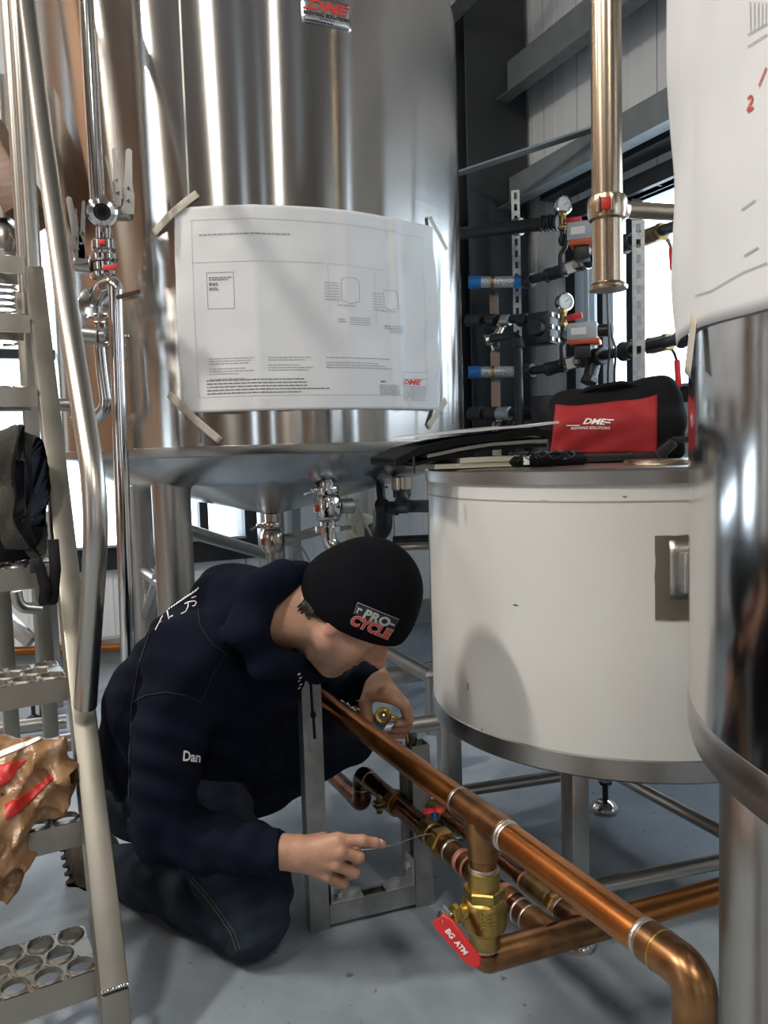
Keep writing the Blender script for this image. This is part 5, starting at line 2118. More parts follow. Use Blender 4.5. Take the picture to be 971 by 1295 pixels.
# ---- work boots
def boot(heel, ball, toe, ank, nrm):
    lo = [min(p[i] for p in (heel, ball, toe, ank)) - 0.09 for i in range(3)]
    hi = [max(p[i] for p in (heel, ball, toe, ank)) + 0.09 for i in range(3)]
    B_ = Field(lo, hi, 0.005)
    B_.chain([heel, ball, toe], [0.036, 0.042, 0.036], 0.02)
    B_.cone(heel * 0.7 + ball * 0.3, 0.042, ank, 0.050, 0.03)
    v_, f_ = B_.mesh()
    v_ = relax(v_, f_, 2, 0.5)
    v_[:, 2] = np.maximum(v_[:, 2], 0.002)
    b = mesh_obj('boot', v_, f_, 'boot', man, 180)
    n = V(nrm).normalized()
    s = Field(lo, hi, 0.0045)
    c_ = 0.034
    a1, a2, a3 = heel + n * c_, ball + n * c_, toe + n * (c_ * 0.6) - Z * 0.014
    ax_ = n.cross(ball - heel).normalized()
    s.chain([a1, a2], [0.016, 0.017], 0.008, flat=(ax_, 2.3))
    s.cone(a2, 0.016, a3, 0.015, 0.01, flat=(ax_, 2.3))
    dr = (ball - heel).normalized()

    def tread_(x, y, z):
        return 0.003 * np.sign(np.sin(330 * (x * dr.x + y * dr.y + z * dr.z)))
    s.wrinkle(tread_)
    v_, f_ = s.mesh()
    v_[:, 2] = np.maximum(v_[:, 2], 0.001)
    mesh_obj('sole', v_, f_, 'boot_sole', b, 60)
    return b


boot(at(106, 1062, 1.86), at(118, 1112, 1.84), at(146, 1128, 1.79), RAN + V((-0.01, 0.01, 0.02)), V((-0.9, 0.25, -0.25)))
boot(at(228, 1040, 2.00), at(246, 1076, 1.97), at(285, 1086, 1.93), LAN, V((-0.85, 0.3, -0.35)))

# ================================================================== what he holds
torch = thing('gas_torch', 'small brass ended blue gas torch gripped in the left fist of the person', 'torch', at(485, 904, 1.62))
t0, t1 = at(485, 904, 1.615), at(478, 916, 1.715)
tdir = (t1 - t0).normalized()
MB().lathe([(0.0085, 0.004), (0.0165, 0.0), (0.0175, 0.003), (0.0175, 0.014), (0.0150, 0.016), (0.0150, 0.03)], t0, tdir, 32).build('brass_collar', 'bright_brass', torch)
nz_ = MB()
nz_.lathe([(0.0, 0.0005), (0.0022, 0.0005), (0.0024, 0.003), (0.0040, 0.003)], t0, tdir, 20)
nz_.build('nozzle', 'bright_brass', torch)
mb = MB()
for k in range(6):
    x, y, _ = frame(tdir)
    c_ = t0 + tdir * 0.002 + (x * cos(k * pi / 3) + y * sin(k * pi / 3)) * 0.0062
    mb.cyl(c_, c_ + tdir * 0.003, 0.0016, seg=8)
mb.build('air_holes', 'black_iron', torch)['kind'] = 'stuff'
MB().ring(t0 + tdir * 0.0025, tdir, 0.0092, 0.0078, 0.002, 24).build('inner_ring', 'black_iron', torch)
MB().lathe([(0.013, 0.028), (0.0165, 0.034), (0.0165, 0.13), (0.012, 0.14)], t0, tdir, 28).build('barrel', 'blue_plastic', torch)
k0 = t0 + tdir * 0.012
x_ = V((0.97, 0, -0.18)).normalized()
MB().lathe([(0.0045, 0.012), (0.0045, 0.022), (0.0035, 0.030), (0.001, 0.034)], k0, x_, 14).build('trigger_pin', 'brass', torch)

wire = MB()
wp = [at(446, 1076, 1.428), at(468, 1074, 1.424), at(488, 1071, 1.424), at(508, 1065, 1.46), at(530, 1057, 1.50), at(545, 1054, 1.52), at(556, 1057, 1.53), at(563, 1066, 1.53)]
wire.tube(fillet(wp, 0.08, 4), 0.0013, 8)
wo = wire.build('solder_wire', 'solder', None, 180)
tag(wo, 'thin silvery solder wire pinched in the right hand and touching the brass union', 'wire')
# ================================================================== spout pipe hanging from above
SPX = at(767, 180, 2.0)
sp = thing('spout_pipe', 'wide tarnished steel drop pipe with a red gasket clamp hanging above the tool bag', 'pipe', V((SPX.x, SPX.y, 1.39)))


def spz(py):
    lo, hi = 0.5, 3.5
    for _ in range(40):
        m_ = (lo + hi) / 2
        if project(V((SPX.x, SPX.y, m_)))[1] > py:
            lo = m_
        else:
            hi = m_
    return V((SPX.x, SPX.y, lo))


RP = 0.0365
MB().cyl(spz(364), spz(274), RP, seg=36).build('lower_pipe', 'nickel_gold', sp)
MB().cyl(spz(254), spz(254) + Z * 1.6, RP, seg=36).build('upper_pipe', 'nickel_gold', sp)
f0 = spz(364)
MB().lathe([(RP * 0.9, -0.006), (RP * 1.26, -0.006), (RP * 1.30, -0.002), (RP * 1.30, 0.003), (RP * 1.12, 0.009), (RP, 0.012)], f0, Z, 40).build('end_ferrule', 'nickel_gold', sp)
c0 = spz(264)
mb = MB()
mb.lathe([(RP * 1.0, -0.030), (RP * 1.22, -0.026), (RP * 1.30, -0.014), (RP * 1.30, 0.014), (RP * 1.22, 0.026), (RP * 1.0, 0.030)], c0, Z, 36)
cl = mb.build('clamp', 'nickel_gold', sp)
fd = (CAM - c0)
fd.z = 0
fd.normalize()
fx = Z.cross(fd)
MB().rbox(c0 + fd * RP * 1.28 - fx * 0.004, (0.024, 0.012, 0.030), (fx, fd, Z), 0.004).build('gasket', 'red_gasket', cl)
for s in (-1, 1):
    mb = MB()
    mb.rbox(c0 + fd * RP * 1.30 + fx * (0.016 * s - 0.004), (0.008, 0.018, 0.040), (fx, fd, Z), 0.003)
    mb.build('clamp_lug', 'nickel_gold', cl)
br = at(870, 258, 2.06)
bd = V((br.x - c0.x, br.y - c0.y, 0)).normalized()
MB().lathe([(RP * 1.25, 0.0), (0.032, 0.03), (0.024, 0.05), (0.020, 0.055), (0.020, 0.55)], c0, bd, 28).build('branch_pipe', 'nickel_gold', sp)

# ================================================================== services on the right wall
# slotted strut posts
def slotted(name, label, px, y0, y1, Y, w=0.045, depth=0.045, m='galvanised', slots=True, group=None):
    lo, hi = at(px, y1, Y), at(px, y0, Y)
    x = (lo.x + hi.x) / 2
    t = thing(name, label, 'post', V((x, Y, lo.z)), group)
    front = V((CAM.x - x, CAM.y - Y, 0)).normalized()
    X = Z.cross(front)
    h = hi.z - lo.z
    c = V((x, Y, (hi.z + lo.z) / 2))
    mb = MB()
    pitch = 0.06
    n = max(1, int(h / pitch))
    pitch = h / n
    sw, sh = w * 0.36, pitch * 0.58
    fz = c + front * depth / 2
    if slots:
        for i in range(n):
            zc = lo.z - c.z + pitch * (i + 0.5)
            for a, b, c1, d in ((-w / 2, -sw / 2, -pitch / 2, pitch / 2), (sw / 2, w / 2, -pitch / 2, pitch / 2), (-sw / 2, sw / 2, -pitch / 2, -sh / 2), (-sw / 2, sw / 2, sh / 2, pitch / 2)):
                mb.box(fz + X * ((a + b) / 2) + Z * (zc + (c1 + d) / 2), (b - a, 0.003, d - c1), (X, front, Z))
    else:
        mb.box(fz, (w, 0.003, h), (X, front, Z))
    mb.build('slotted_face', m, t)
    for s in (-1, 1):
        MB().box(c + X * (s * (w / 2 - 0.0015)), (0.003, depth, h), (X, front, Z)).build('flange', m, t)
    return t


slotted('strut_post', 'slotted galvanised channel post left of the pressure gauges', 655, 242, 640, 4.46)
slotted('strut_post', 'slotted galvanised channel post in front of the bright window', 808, 281, 640, 3.40, 0.050, 0.06)
slotted('strut_post', 'short plain galvanised channel pair behind the brass elbow fittings', 627, 370, 640, 4.48, 0.05, 0.04, 'chrome', False)


def pipe_run(mb, pts, r, seg=16):
    mb.tube(pts, r, seg)


def fit(mb, p, d, r, h, n=0):
    if n:
        mb.hexa(p, d, r, h)
    else:
        mb.cyl(V(p) - V(d) * h / 2, V(p) + V(d) * h / 2, r, seg=18, ch=r * 0.12)


def braided_hose(root, a, b, r):
    a, b = V(a), V(b)
    d = (b - a).normalized()
    L_ = (b - a).length
    h = MB().cyl(a + d * L_ * 0.05, b - d * L_ * 0.05, r, seg=18).build('braided_hose', 'braided', root)
    for u in (0.0, 0.78):
        MB().cyl(a + d * L_ * u, a + d * L_ * (u + 0.22), r * 1.12, seg=18, ch=0.002).build('blue_sleeve', 'blue_plastic', h)
    MB().ring(a + d * L_ * 0.42, d, r * 1.15, r * 0.98, 0.012, 18).build('crimp_ring', 'brass', h)
    return h


def ball_valve_small(root, p, d, r, lever_px, Y):
    mb = MB()
    fit(mb, p, d, r * 1.35, 0.10)
    fit(mb, V(p) - V(d) * 0.055, d, r * 1.5, 0.03, 1)
    fit(mb, V(p) + V(d) * 0.055, d, r * 1.5, 0.03, 1)
    v = mb.build('ball_valve', 'old_brass', root)
    pts = [at(x, y, Y) for x, y in lever_px]
    MB().tube(pts[:3], 0.009, 8).build('lever_neck', 'chrome', v)
    d2 = (pts[-1] - pts[2]).normalized()
    MB().rbeam(pts[2], pts[-1], 0.026, 0.012, hint=V((0, 1, 0)), r=0.005).build('lever', 'red_vinyl', v)
    return v


def gauge(root, cx, cy, Y, stem_pts, valve_px, handle_px):
    c = at(cx, cy, Y)
    n = (V((CAM.x, CAM.y, c.z)) - c).normalized()
    n = (n + V((0.55, 0, 0))).normalized()
    R_ = 0.042
    mb = MB()
    mb.lathe([(0, -0.030), (R_ * 0.9, -0.030), (R_, -0.024), (R_, 0.004), (R_ * 1.05, 0.006), (R_ * 1.05, 0.012), (R_ * 0.9, 0.014), (R_ * 0.88, 0.008)], c, n, 28)
    g = mb.build('gauge', 'chrome', root)
    MB().lathe([(0, 0.009), (R_ * 0.9, 0.009)], c, n, 28).build('dial', 'gauge_face', g)
    x, y, _ = frame(n)
    mb = MB()
    for k in range(-6, 7):
        th = k * 0.36
        dv = y * cos(th) + x * sin(th)
        tv = x * cos(th) - y * sin(th)
        mb.box(c + n * 0.0095 + dv * R_ * 0.72, (0.0016, R_ * 0.16, 0.0006), (tv, dv, n))
    mb.box(c + n * 0.0105 + (y * 0.5 + x * 0.8).normalized() * R_ * 0.25, (0.0022, R_ * 0.7, 0.0008), ((x * 0.5 - y * 0.8).normalized(), (y * 0.5 + x * 0.8).normalized(), n))
    mb.build('dial_marks', 'dark_ink', g)['kind'] = 'stuff'
    pts = [at(x_, y_, Y) for x_, y_ in stem_pts]
    MB().tube(fillet(pts, 0.05, 6), 0.012, 10).build('siphon_tube', 'black_iron', root)
    vp = at(*valve_px, Y - 0.01)
    mb = MB()
    mb.cyl(vp - Z * 0.045, vp + Z * 0.045, 0.017, seg=12, ch=0.003)
    mb.hexa(vp + Z * 0.03, Z, 0.022, 0.02)
    mb.hexa(vp - Z * 0.03, Z, 0.022, 0.02)
    mb.cyl(vp, vp + V((0.05, -0.02, 0.0)), 0.010, seg=10)
    v = mb.build('gauge_cock', 'old_brass', root)
    a, b = at(handle_px[0], handle_px[1], Y - 0.03), at(handle_px[2], handle_px[3], Y - 0.06)
    MB().rbeam(a, b, 0.030, 0.016, hint=V((0, 1, 0)), r=0.005).build('cock_handle', 'red_vinyl', v)


def actuator(root, px, py, w, h, Y, mirror=False):
    c = at(px, py, Y)
    fx_ = V((0.93, -0.36, 0.0)).normalized()
    fz_ = Z
    fy_ = fz_.cross(fx_)
    a = MB().rbox(c, (w, 0.10, h), (fx_, fy_, fz_), 0.008).build('actuator', 'grey_plastic', root)
    MB().rbox(c - Z * (h * 0.62) + fx_ * 0.01, (w * 1.02, 0.11, h * 0.30), (fx_, fy_, fz_), 0.006).build('actuator_base', 'orange_plastic', a)
    MB().rbox(c - Z * (h * 1.15), (w * 0.55, 0.07, h * 0.8), (fx_, fy_, fz_), 0.006).build('actuator_mount', 'black_iron', a)
    mb = MB()
    mb.cyl(c + fx_ * w * 0.5, c + fx_ * (w * 0.5 + 0.07), 0.030, seg=16, ch=0.004)
    mb.build('cable_gland', 'black_plastic', a)
    MB().box(c + fy_ * -0.051 - fx_ * w * 0.1, (w * 0.5, 0.001, h * 0.4), (fx_, fy_, fz_)).build('maker_label', 'white_print', a)
    return a


# pipes on the wall: a black iron main at the top left
wm = thing('steam_main', 'thick black iron pipe with a ribbed coupling ending at the upper gauge', 'pipe', at(640, 287, 4.2))
a, b = at(560, 298, 4.5), at(698, 282, 4.05)
MB().cyl(a, b, 0.033, seg=22).build('pipe', 'black_iron', wm)
d = (b - a).normalized()
mb = MB()
for k in range(5):
    fit(mb, b + d * (-0.05 + k * 0.020), d, 0.042 - 0.003 * (k % 2), 0.018)
mb.build('coupling', 'black_iron', wm)
MB().ring(at(655, 287, 4.22), d, 0.043, 0.034, 0.04, 20).build('pipe_clip', 'galvanised', wm)

runs = []
for nm, lab, hose, pts, tag_px, vpx, lever in (
    ('valve_line', 'upper wall line of black fittings with blue sleeved hose and gauge', (592, 357, 666, 356, 4.35), [(664, 356, 4.32), (700, 346, 4.15), (750, 328, 3.90), (800, 305, 3.62), (862, 283, 3.30), (905, 266, 3.12)], (725, 336), (826, 297), [(841, 300), (846, 306), (849, 313), (851, 342)]),
    ('valve_line', 'lower wall line of black fittings with blue sleeved hose, gauge and wye strainer', (592, 471, 666, 470, 4.35), [(664, 470, 4.32), (700, 465, 4.15), (750, 452, 3.90), (800, 442, 3.62), (862, 428, 3.30), (905, 419, 3.12)], (727, 461), (834, 435), [(848, 439), (853, 446), (856, 455), (858, 490)])):
    P_ = [at(*p) for p in pts]
    t = thing(nm, lab, 'pipe line', P_[2])
    MB().tube(P_, 0.023, 18).build('pipe', 'black_iron', t)
    braided_hose(t, at(hose[0], hose[1], hose[4]), at(hose[2], hose[3], hose[4] - 0.03), 0.030)
    d01 = (P_[1] - P_[0]).normalized()
    d12 = (P_[2] - P_[1]).normalized()
    d23 = (P_[3] - P_[2]).normalized()
    d34 = (P_[4] - P_[3]).normalized()
    for p, d, r, h in ((P_[0] + d01 * 0.03, d01, 0.036, 0.05), (P_[1] + d12 * 0.02, d12, 0.033, 0.12), (P_[2] - d12 * 0.03, d12, 0.034, 0.07), (P_[3] - d34 * 0.03, d34, 0.040, 0.08), (P_[4] + d34 * 0.03, d34, 0.036, 0.07)):
        mb = MB()
        fit(mb, p, d, r, h)
        fit(mb, p - d * h * 0.45, d, r * 1.12, h * 0.25)
        fit(mb, p + d * h * 0.45, d, r * 1.12, h * 0.25)
        mb.build('fitting', 'black_iron', t)
    q0 = P_[1] + (P_[2] - P_[1]) * 0.55
    mb = MB()
    fit(mb, q0, d12, 0.033, 0.11)
    fit(mb, q0 + d12 * 0.07, d12, 0.038, 0.05)
    vb_ = mb.build('control_valve', 'warm_chrome', t)
    n_ = (CAM - q0).normalized()
    xx = (d12 - n_ * d12.dot(n_)).normalized()
    MB().box(q0 + n_ * 0.034, (0.085, 0.05, 0.001), (xx, n_.cross(xx), n_)).build('paper_tag', 'white_plastic', vb_)
    vq = at(vpx[0], vpx[1], 3.48)
    ball_valve_small(t, vq, d34, 0.026, lever, 3.44)
    runs.append((t, P_))
gauge(runs[0][0], 712, 260, 3.92, [(710, 345), (708, 322), (714, 314), (717, 302), (712, 297), (708, 303), (712, 312), (711, 286), (712, 268)], (711, 279), (716, 281, 735, 277))
gauge(runs[1][0], 714, 382, 4.00, [(711, 458), (710, 436), (716, 432), (719, 424), (714, 419), (710, 424), (713, 432), (712, 406), (713, 390)], (712, 402), (717, 403, 736, 398))
actuator(runs[0][0], 736, 294, 0.13, 0.085, 3.84)
actuator(runs[1][0], 737, 420, 0.14, 0.080, 3.84)
# wye strainer on the lower line
p = at(752, 452, 3.88)
mb = MB()
mb.cyl(p, p + V((-0.03, -0.02, -0.10)), 0.034, seg=18, ch=0.004)
mb.hexa(p + V((-0.033, -0.022, -0.11)), V((0.3, 0.2, 1)), 0.042, 0.03)
fit(mb, p, (runs[1][1][3] - runs[1][1][2]).normalized(), 0.042, 0.14)
mb.build('strainer', 'black_iron', runs[1][0])
for k, (x0, x1) in enumerate(((768, 771), (772, 779))):
    mb = MB()
    pts = [at(x0, 372 if k == 0 else 410, 3.62), at(x0 + 1, 400 if k == 0 else 425, 3.60), at(x1, 440, 3.58), at(x1 - 2, 470, 3.58), at(x1 - 2, 600, 3.58)]
    c_ = mb.tube(fillet(pts, 0.2, 4), 0.006, 8).build('cable', 'black_plastic', None)
    tag(c_, ('straight black cable hanging below the wide drop pipe', 'curved black cable hanging from the lower valve actuator')[k], 'cable')

# square black regulator with brass fittings
rg = thing('pressure_regulator', 'square black bolted regulator with a short elbow of hose beside it', 'regulator', at(685, 418, 4.1))
c = at(686, 416, 4.10)
fx_ = V((0.80, -0.60, 0)).normalized()
fy_ = Z.cross(fx_)
mb = MB()
mb.rbox(c, (0.13, 0.10, 0.16), (fx_, fy_, Z), 0.012)
mb.cyl(c - fy_ * 0.05, c - fy_ * 0.085, 0.045, 0.035, seg=20)
b_ = mb.build('body', 'black_iron', rg)
for sx_ in (-1, 1):
    for sz_ in (-1, 0, 1):
        MB().hexa(c + fx_ * 0.067 + fy_ * 0.035 * sx_ + Z * 0.06 * sz_, fx_, 0.013, 0.012).build('bolt', 'satin_steel', b_)
mb = MB()
pts = [at(592, 407, 4.4), at(612, 404, 4.35), at(640, 403, 4.25), at(672, 404, 4.14)]
mb.tube(pts, 0.024, 16)
mb.build('inlet_pipe', 'black_iron', rg)
for px, r, h in ((600, 0.032, 0.10), (622, 0.034, 0.05), (640, 0.030, 0.05), (662, 0.034, 0.05)):
    mb = MB()
    fit(mb, at(px, 405, 4.38 - (px - 592) * 0.003), (pts[-1] - pts[0]).normalized(), r, h)
    mb.build('fitting', 'galvanised' if px == 640 else 'black_iron', rg)
mb = MB()
e = fillet([at(634, 412, 4.28), at(628, 424, 4.28), at(615, 430, 4.30)], 0.03, 5)
mb.tube(e, 0.022, 14)
fit(mb, at(634, 410, 4.27), V((0.3, 0, 1)).normalized(), 0.030, 0.03)
fit(mb, at(618, 429, 4.29), V((1, 0, 0.3)).normalized(), 0.032, 0.04)
mb.build('brass_elbow', 'warm_chrome', rg)
mb = MB()
e = fillet([at(622, 428, 4.27), at(654, 424, 4.14), at(655, 440, 4.10), at(658, 600, 4.10)], 0.06, 8)
mb.tube(e, 0.022, 16)
mb.build('down_pipe', 'black_iron', rg)
for py in (433, 538):
    mb = MB()
    fit(mb, at(655.5, py, 4.10), Z, 0.030, 0.05)
    mb.build('coupling', 'black_iron', rg)
# lower condensate line
lc = thing('condensate_line', 'low black hose line with a brass plug just above the folder', 'pipe line', at(640, 523, 4.2))
pts = [at(592, 524, 4.40), at(625, 522, 4.30), at(690, 520, 4.10), at(720, 518, 4.02)]
MB().tube(pts, 0.024, 16).build('pipe', 'black_iron', lc)
for px, m_ in ((602, 'black_iron'), (622, 'black_iron'), (637, 'galvanised'), (668, 'black_iron')):
    mb = MB()
    fit(mb, at(px, 523, 4.38 - (px - 592) * 0.003), (pts[1] - pts[0]).normalized(), 0.036, 0.08)
    mb.build('fitting', m_, lc)
mb = MB()
fit(mb, at(633, 540, 4.26), V((0.2, -1, 0)).normalized(), 0.036, 0.05, 1)
fit(mb, at(633, 532, 4.27), Z, 0.024, 0.06)
mb.build('brass_plug', 'warm_chrome', lc)
MB().rbox(at(690, 521, 4.05), (0.12, 0.10, 0.16), (fx_, fy_, Z), 0.012).build('valve_body', 'black_iron', lc)

# ================================================================== below the big tank, on the back wall
# outlet valves under the cone
def butterfly(root, top, zlen, r, lever_dir, rm='chrome', stub=0.0):
    """vertical pipe end with clamp, butterfly body and a flat pressed lever"""
    x = V(lever_dir).normalized()
    y = Z.cross(x)
    MB().cyl(top, top - Z * zlen, r, seg=22).build('outlet_pipe', rm, root)
    c1 = top - Z * zlen * 0.62
    mb = MB()
    mb.lathe([(r, -0.016), (r * 1.5, -0.012), (r * 1.62, 0.0), (r * 1.5, 0.012), (r, 0.016)], c1, Z, 24)
    mb.rbox(c1 - x * r * 1.8, (0.030, 0.022, 0.018), (x, y, Z), 0.003)
    mb.cyl(c1 - x * r * 2.0 - y * 0.005, c1 - x * r * 3.4 - y * 0.01 - Z * 0.012, 0.005, seg=8)
    mb.build('clamp', rm, root)
    c2 = top - Z * (zlen + 0.035)
    mb = MB()
    mb.lathe([(r, 0.050), (r * 1.35, 0.046), (r * 1.75, 0.030), (r * 1.80, 0.0), (r * 1.75, -0.030), (r * 1.35, -0.046), (r, -0.050)], c2, Z, 28)
    bv_ = mb.build('valve_body', rm, root)
    MB().lathe([(r * 1.805, 0.012), (r * 1.83, 0.012), (r * 1.83, -0.012), (r * 1.805, -0.012)], c2, Z, 10, a0=-2.3, a1=-0.6, hint=V((1, 0, 0))).build('red_label', 'red_gasket', bv_)
    mb = MB()
    mb.cyl(c2 + x * r * 1.7, c2 + x * (r * 1.7 + 0.050), 0.026, seg=20, ch=0.003)
    mb.cyl(c2 + x * (r * 1.7 + 0.050), c2 + x * (r * 1.7 + 0.060), 0.010, seg=12)
    mb.build('lever_hub', 'satin_steel', bv_)
    return c2, x, y, bv_


def lever(parent, o, along, normal, L_, w=0.030, m='lever_steel'):
    along = V(along).normalized()
    side = V(normal).cross(along).normalized()
    n_ = along.cross(side)
    poly = [(-0.02, -w * 0.6), (0.03, -w * 0.62), (L_ * 0.45, -w * 0.38), (L_, -w * 0.30), (L_ + 0.006, 0), (L_, w * 0.30), (L_ * 0.45, w * 0.40), (0.03, w * 0.62), (-0.02, w * 0.6)]
    mb = MB()
    mb.prism(poly, o, along, side, 0.003)
    # split trigger blade beside it
    poly2 = [(0.02, w * 0.4), (L_ * 0.35, w * 0.62), (L_ * 0.85, w * 1.15), (L_ * 0.86, w * 1.32), (L_ * 0.3, w * 0.85), (0.02, w * 0.62)]
    l_ = mb.build('lever', m, parent)
    mb = MB()
    mb.prism(poly2, o + n_ * 0.006, along, side, 0.003)
    for u in (0.02, 0.055):
        mb.cyl(o + along * u - n_ * 0.004, o + along * u + n_ * 0.012, 0.004, seg=8)
    mb.build('lever_trigger', m, l_)
    return l_


v1 = thing('outlet_valve', 'polished outlet valve with red label under the middle of the tank cone', 'valve', at(412, 640, 2.75))
top = at(413, 606, 2.75)
c2, x, y, bv_ = butterfly(v1, top, 0.062, 0.0265, V((0.9, 0.42, 0)), 'chrome')
hub = c2 + x * 0.098
lever(bv_, hub, V((0.22, 0.0, -1)), V((0.3, -1, 0)), 0.17)
mb = MB()
e = fillet([c2 - Z * 0.05, c2 - Z * 0.15, c2 - Z * 0.15 + V((0.16, -0.05, 0.0))], 0.05, 8)
mb.tube(e, 0.0265, 20)
mb.lathe([(0.027, -0.012), (0.045, -0.010), (0.045, 0.010), (0.027, 0.012)], c2 - Z * 0.075, Z, 24)
mb.lathe([(0.027, -0.012), (0.045, -0.010), (0.045, 0.010), (0.027, 0.012)], c2 - Z * 0.15 + V((0.10, -0.03, 0)), V((0.95, -0.3, 0)), 24)
mb.build('outlet_bend', 'chrome', v1)
v2 = thing('outlet_valve', 'polished outlet valve at the lowest point of the tank cone with a sideways lever', 'valve', at(343, 680, 3.26))
top = at(343, 650, 3.26)
c2, x, y, bv_ = butterfly(v2, top, 0.075, 0.0265, V((0.95, 0.30, 0)), 'warm_chrome')
hub = c2 + x * 0.095 + Z * 0.012
lever(bv_, hub + V((0.0, -0.02, 0.0)), V((1, -0.15, 0.16)), V((0, -1, 0)), 0.24)
lever(bv_, hub + V((0.0, -0.02, -0.02)), V((0.3, 0, -1)), V((0.3, -1, 0)), 0.14)
MB().cyl(c2 - Z * 0.04, V((c2.x, c2.y, 0.30)), 0.030, seg=20).build('drop_pipe', 'satin_steel', v2)

bw = lambda px, py, off: back_hit(px, py, off)


def back_hit(px, py, off):
    d = ray(px, py)
    o = KC - VA * off
    t = (o - CAM).dot(VA) / d.dot(VA)
    return CAM + d * t


# conduit strip, box, pipes on the back wall
MB_ = MB()
MB_.beam(back_hit(374, 600, 0.02), V((*back_hit(374, 690, 0.02).xy, 0.2)), 0.035, 0.03, hint=VA)
tag(MB_.build('cable_strip', 'girt_grey'), 'grey vertical cable strip on the back wall between the outlet valves', 'conduit')
bx = thing('junction_box', 'cream wall box with two dark knockouts under the right side of the big tank', 'box', back_hit(483, 640, 0.06))
c = back_hit(481, 636, 0.06)
MB().rbox(c, (0.11, 0.11, 0.22), (WA, VA, Z), 0.006).build('housing', 'white_plastic', bx)
for s in (-1, 1):
    MB().cyl(c + Z * 0.09 - VA * 0.052 + WA * 0.012 * s, c + Z * 0.09 - VA * 0.062 + WA * 0.012 * s, 0.007, seg=10).build('knockout', 'black_plastic', bx)
dr = thing('drain_pipe', 'black iron bends hanging under the big tank near the white wrapped tank', 'pipe', at(495, 640, 3.0))
MB().tube(fillet([at(480, 608, 3.05), at(483, 640, 3.0), at(520, 642, 2.75)], 0.06, 8), 0.017, 14).build('pipe', 'black_iron', dr)
MB().tube(fillet([at(508, 606, 2.86), at(508, 640, 2.84), at(545, 640, 2.7)], 0.05, 8), 0.022, 14).build('pipe', 'black_iron', dr)
for px, py, r in ((483, 640, 0.026), (497, 643, 0.026), (508, 622, 0.033), (509, 638, 0.033)):
    mb = MB()
    fit(mb, at(px, py, 2.9), V((0.9, -0.4, 0)).normalized() if py > 630 and px != 508 else Z, r, 0.04)
    mb.build('fitting', 'black_iron', dr)
mb = MB()
fit(mb, at(508, 611, 2.86), Z, 0.038, 0.05)
mb.build('steel_union', 'warm_chrome', dr)
MB().tube(fillet([at(484, 645, 3.6), at(484, 672, 3.6), at(470, 674, 3.7)], 0.07, 8), 0.045, 18).build('lagged_bend', 'black_iron', dr)
fo = MB()
fo.ball(at(458, 668, 3.75), (0.085, 0.085, 0.07), None, 20, 14)
for v_ in range(len(fo.v)):
    p = fo.v[v_]
    fo.v[v_] = p + V((1, 1, 1)) * 0.012 * noise.noise(p * 22)
tag(fo.build('foam_collar', 'foam', None, 180), 'lump of pale sprayed foam around a pipe on the back wall', 'foam')
hp2 = MB()
hp2.cyl(at(498, 684, 3.5), at(548, 682, 3.45), 0.022, seg=16)
tag(hp2.build('black_pipe', 'black_iron'), 'black horizontal pipe behind the beanie and the white tank', 'pipe')
hp3 = MB()
hp3.cyl(at(495, 692, 3.4), at(548, 690, 3.4), 0.016, seg=16)
tag(hp3.build('steel_pipe', 'warm_chrome'), 'thin bright pipe below the black pipe behind the beanie', 'pipe')
cp = thing('wall_copper_pipe', 'thin copper pipe running low along the back wall at left', 'pipe', back_hit(60, 820, 0.1))
MB().cyl(back_hit(-60, 826, 0.10), back_hit(170, 818, 0.10), 0.020, seg=16).build('pipe', 'bright_copper', cp)
for px in (-10, 100, 160):
    MB().rbox(back_hit(px, 821, 0.075), (0.02, 0.05, 0.06), (WA, VA, Z), 0.002).build('saddle', 'galvanised', cp)
# floor tubes right of the man
for k, (a, b, r, lab) in enumerate(((at(455, 806, 3.1), at(545, 855, 2.75), 0.026, 'slanted steel floor tube behind the face of the person'), (at(480, 858, 2.9), at(560, 848, 2.95), 0.030, 'level steel floor tube between the fist and the white tank'), (at(470, 925, 2.4), at(560, 912, 2.42), 0.024, 'low steel floor tube behind the fist'))):
    m_ = MB()
    m_.cyl(a, b, r, seg=18)
    m_.cyl(b - V((0, 0, 0.0)), V((b.x, b.y, 0.0)), r * 0.9, seg=14)
    tag(m_.build('floor_tube', 'satin_steel'), lab, 'tube')
# ================================================================== sanitary pipes left of the big tank
def vz(px0, y0, Y):
    return at(px0, y0, Y)


sy = 2.42
st = thing('sample_pipework', 'polished vertical pipe with clamped valves and a bend beside the ladder handrail', 'pipework', at(130, 330, sy))
top = at(124, 268, sy)
MB().cyl(top, V((top.x, top.y, 3.4)), 0.0215, seg=22).build('riser', 'chrome', st)
ax = at(129, 268, sy - 0.05)
vn = (CAM - ax).normalized()
mb = MB()
mb.lathe([(0.020, -0.04), (0.034, -0.03), (0.043, -0.008), (0.043, 0.010), (0.036, 0.016), (0.036, 0.022), (0.024, 0.024), (0.019, 0.010), (0.016, -0.02), (0.0, -0.02)], ax, vn, 32)
sw = mb.build('sight_port', 'chrome', st)
MB().ring(ax + vn * 0.012, vn, 0.021, 0.013, 0.006, 24).build('seal', 'black_plastic', sw)
for y0, y1, rr in ((288, 322, 0.024), (304, 318, 0.036), (322, 332, 0.042), (332, 344, 0.034), (344, 352, 0.040)):
    MB().cyl(at(131, y0, sy), at(132, y1, sy), rr, seg=26, ch=rr * 0.12).build('clamp_stack', 'chrome', st)
for (x0, y0, x1, y1) in ((124, 303, 133, 309), (131, 335, 148, 341)):
    c = at((x0 + x1) / 2, (y0 + y1) / 2, sy - 0.044)
    MB().rbox(c, ((x1 - x0) * sy / FPX, 0.004, (y1 - y0) * sy / FPX), None, 0.001).build('red_label', 'red_gasket', st)
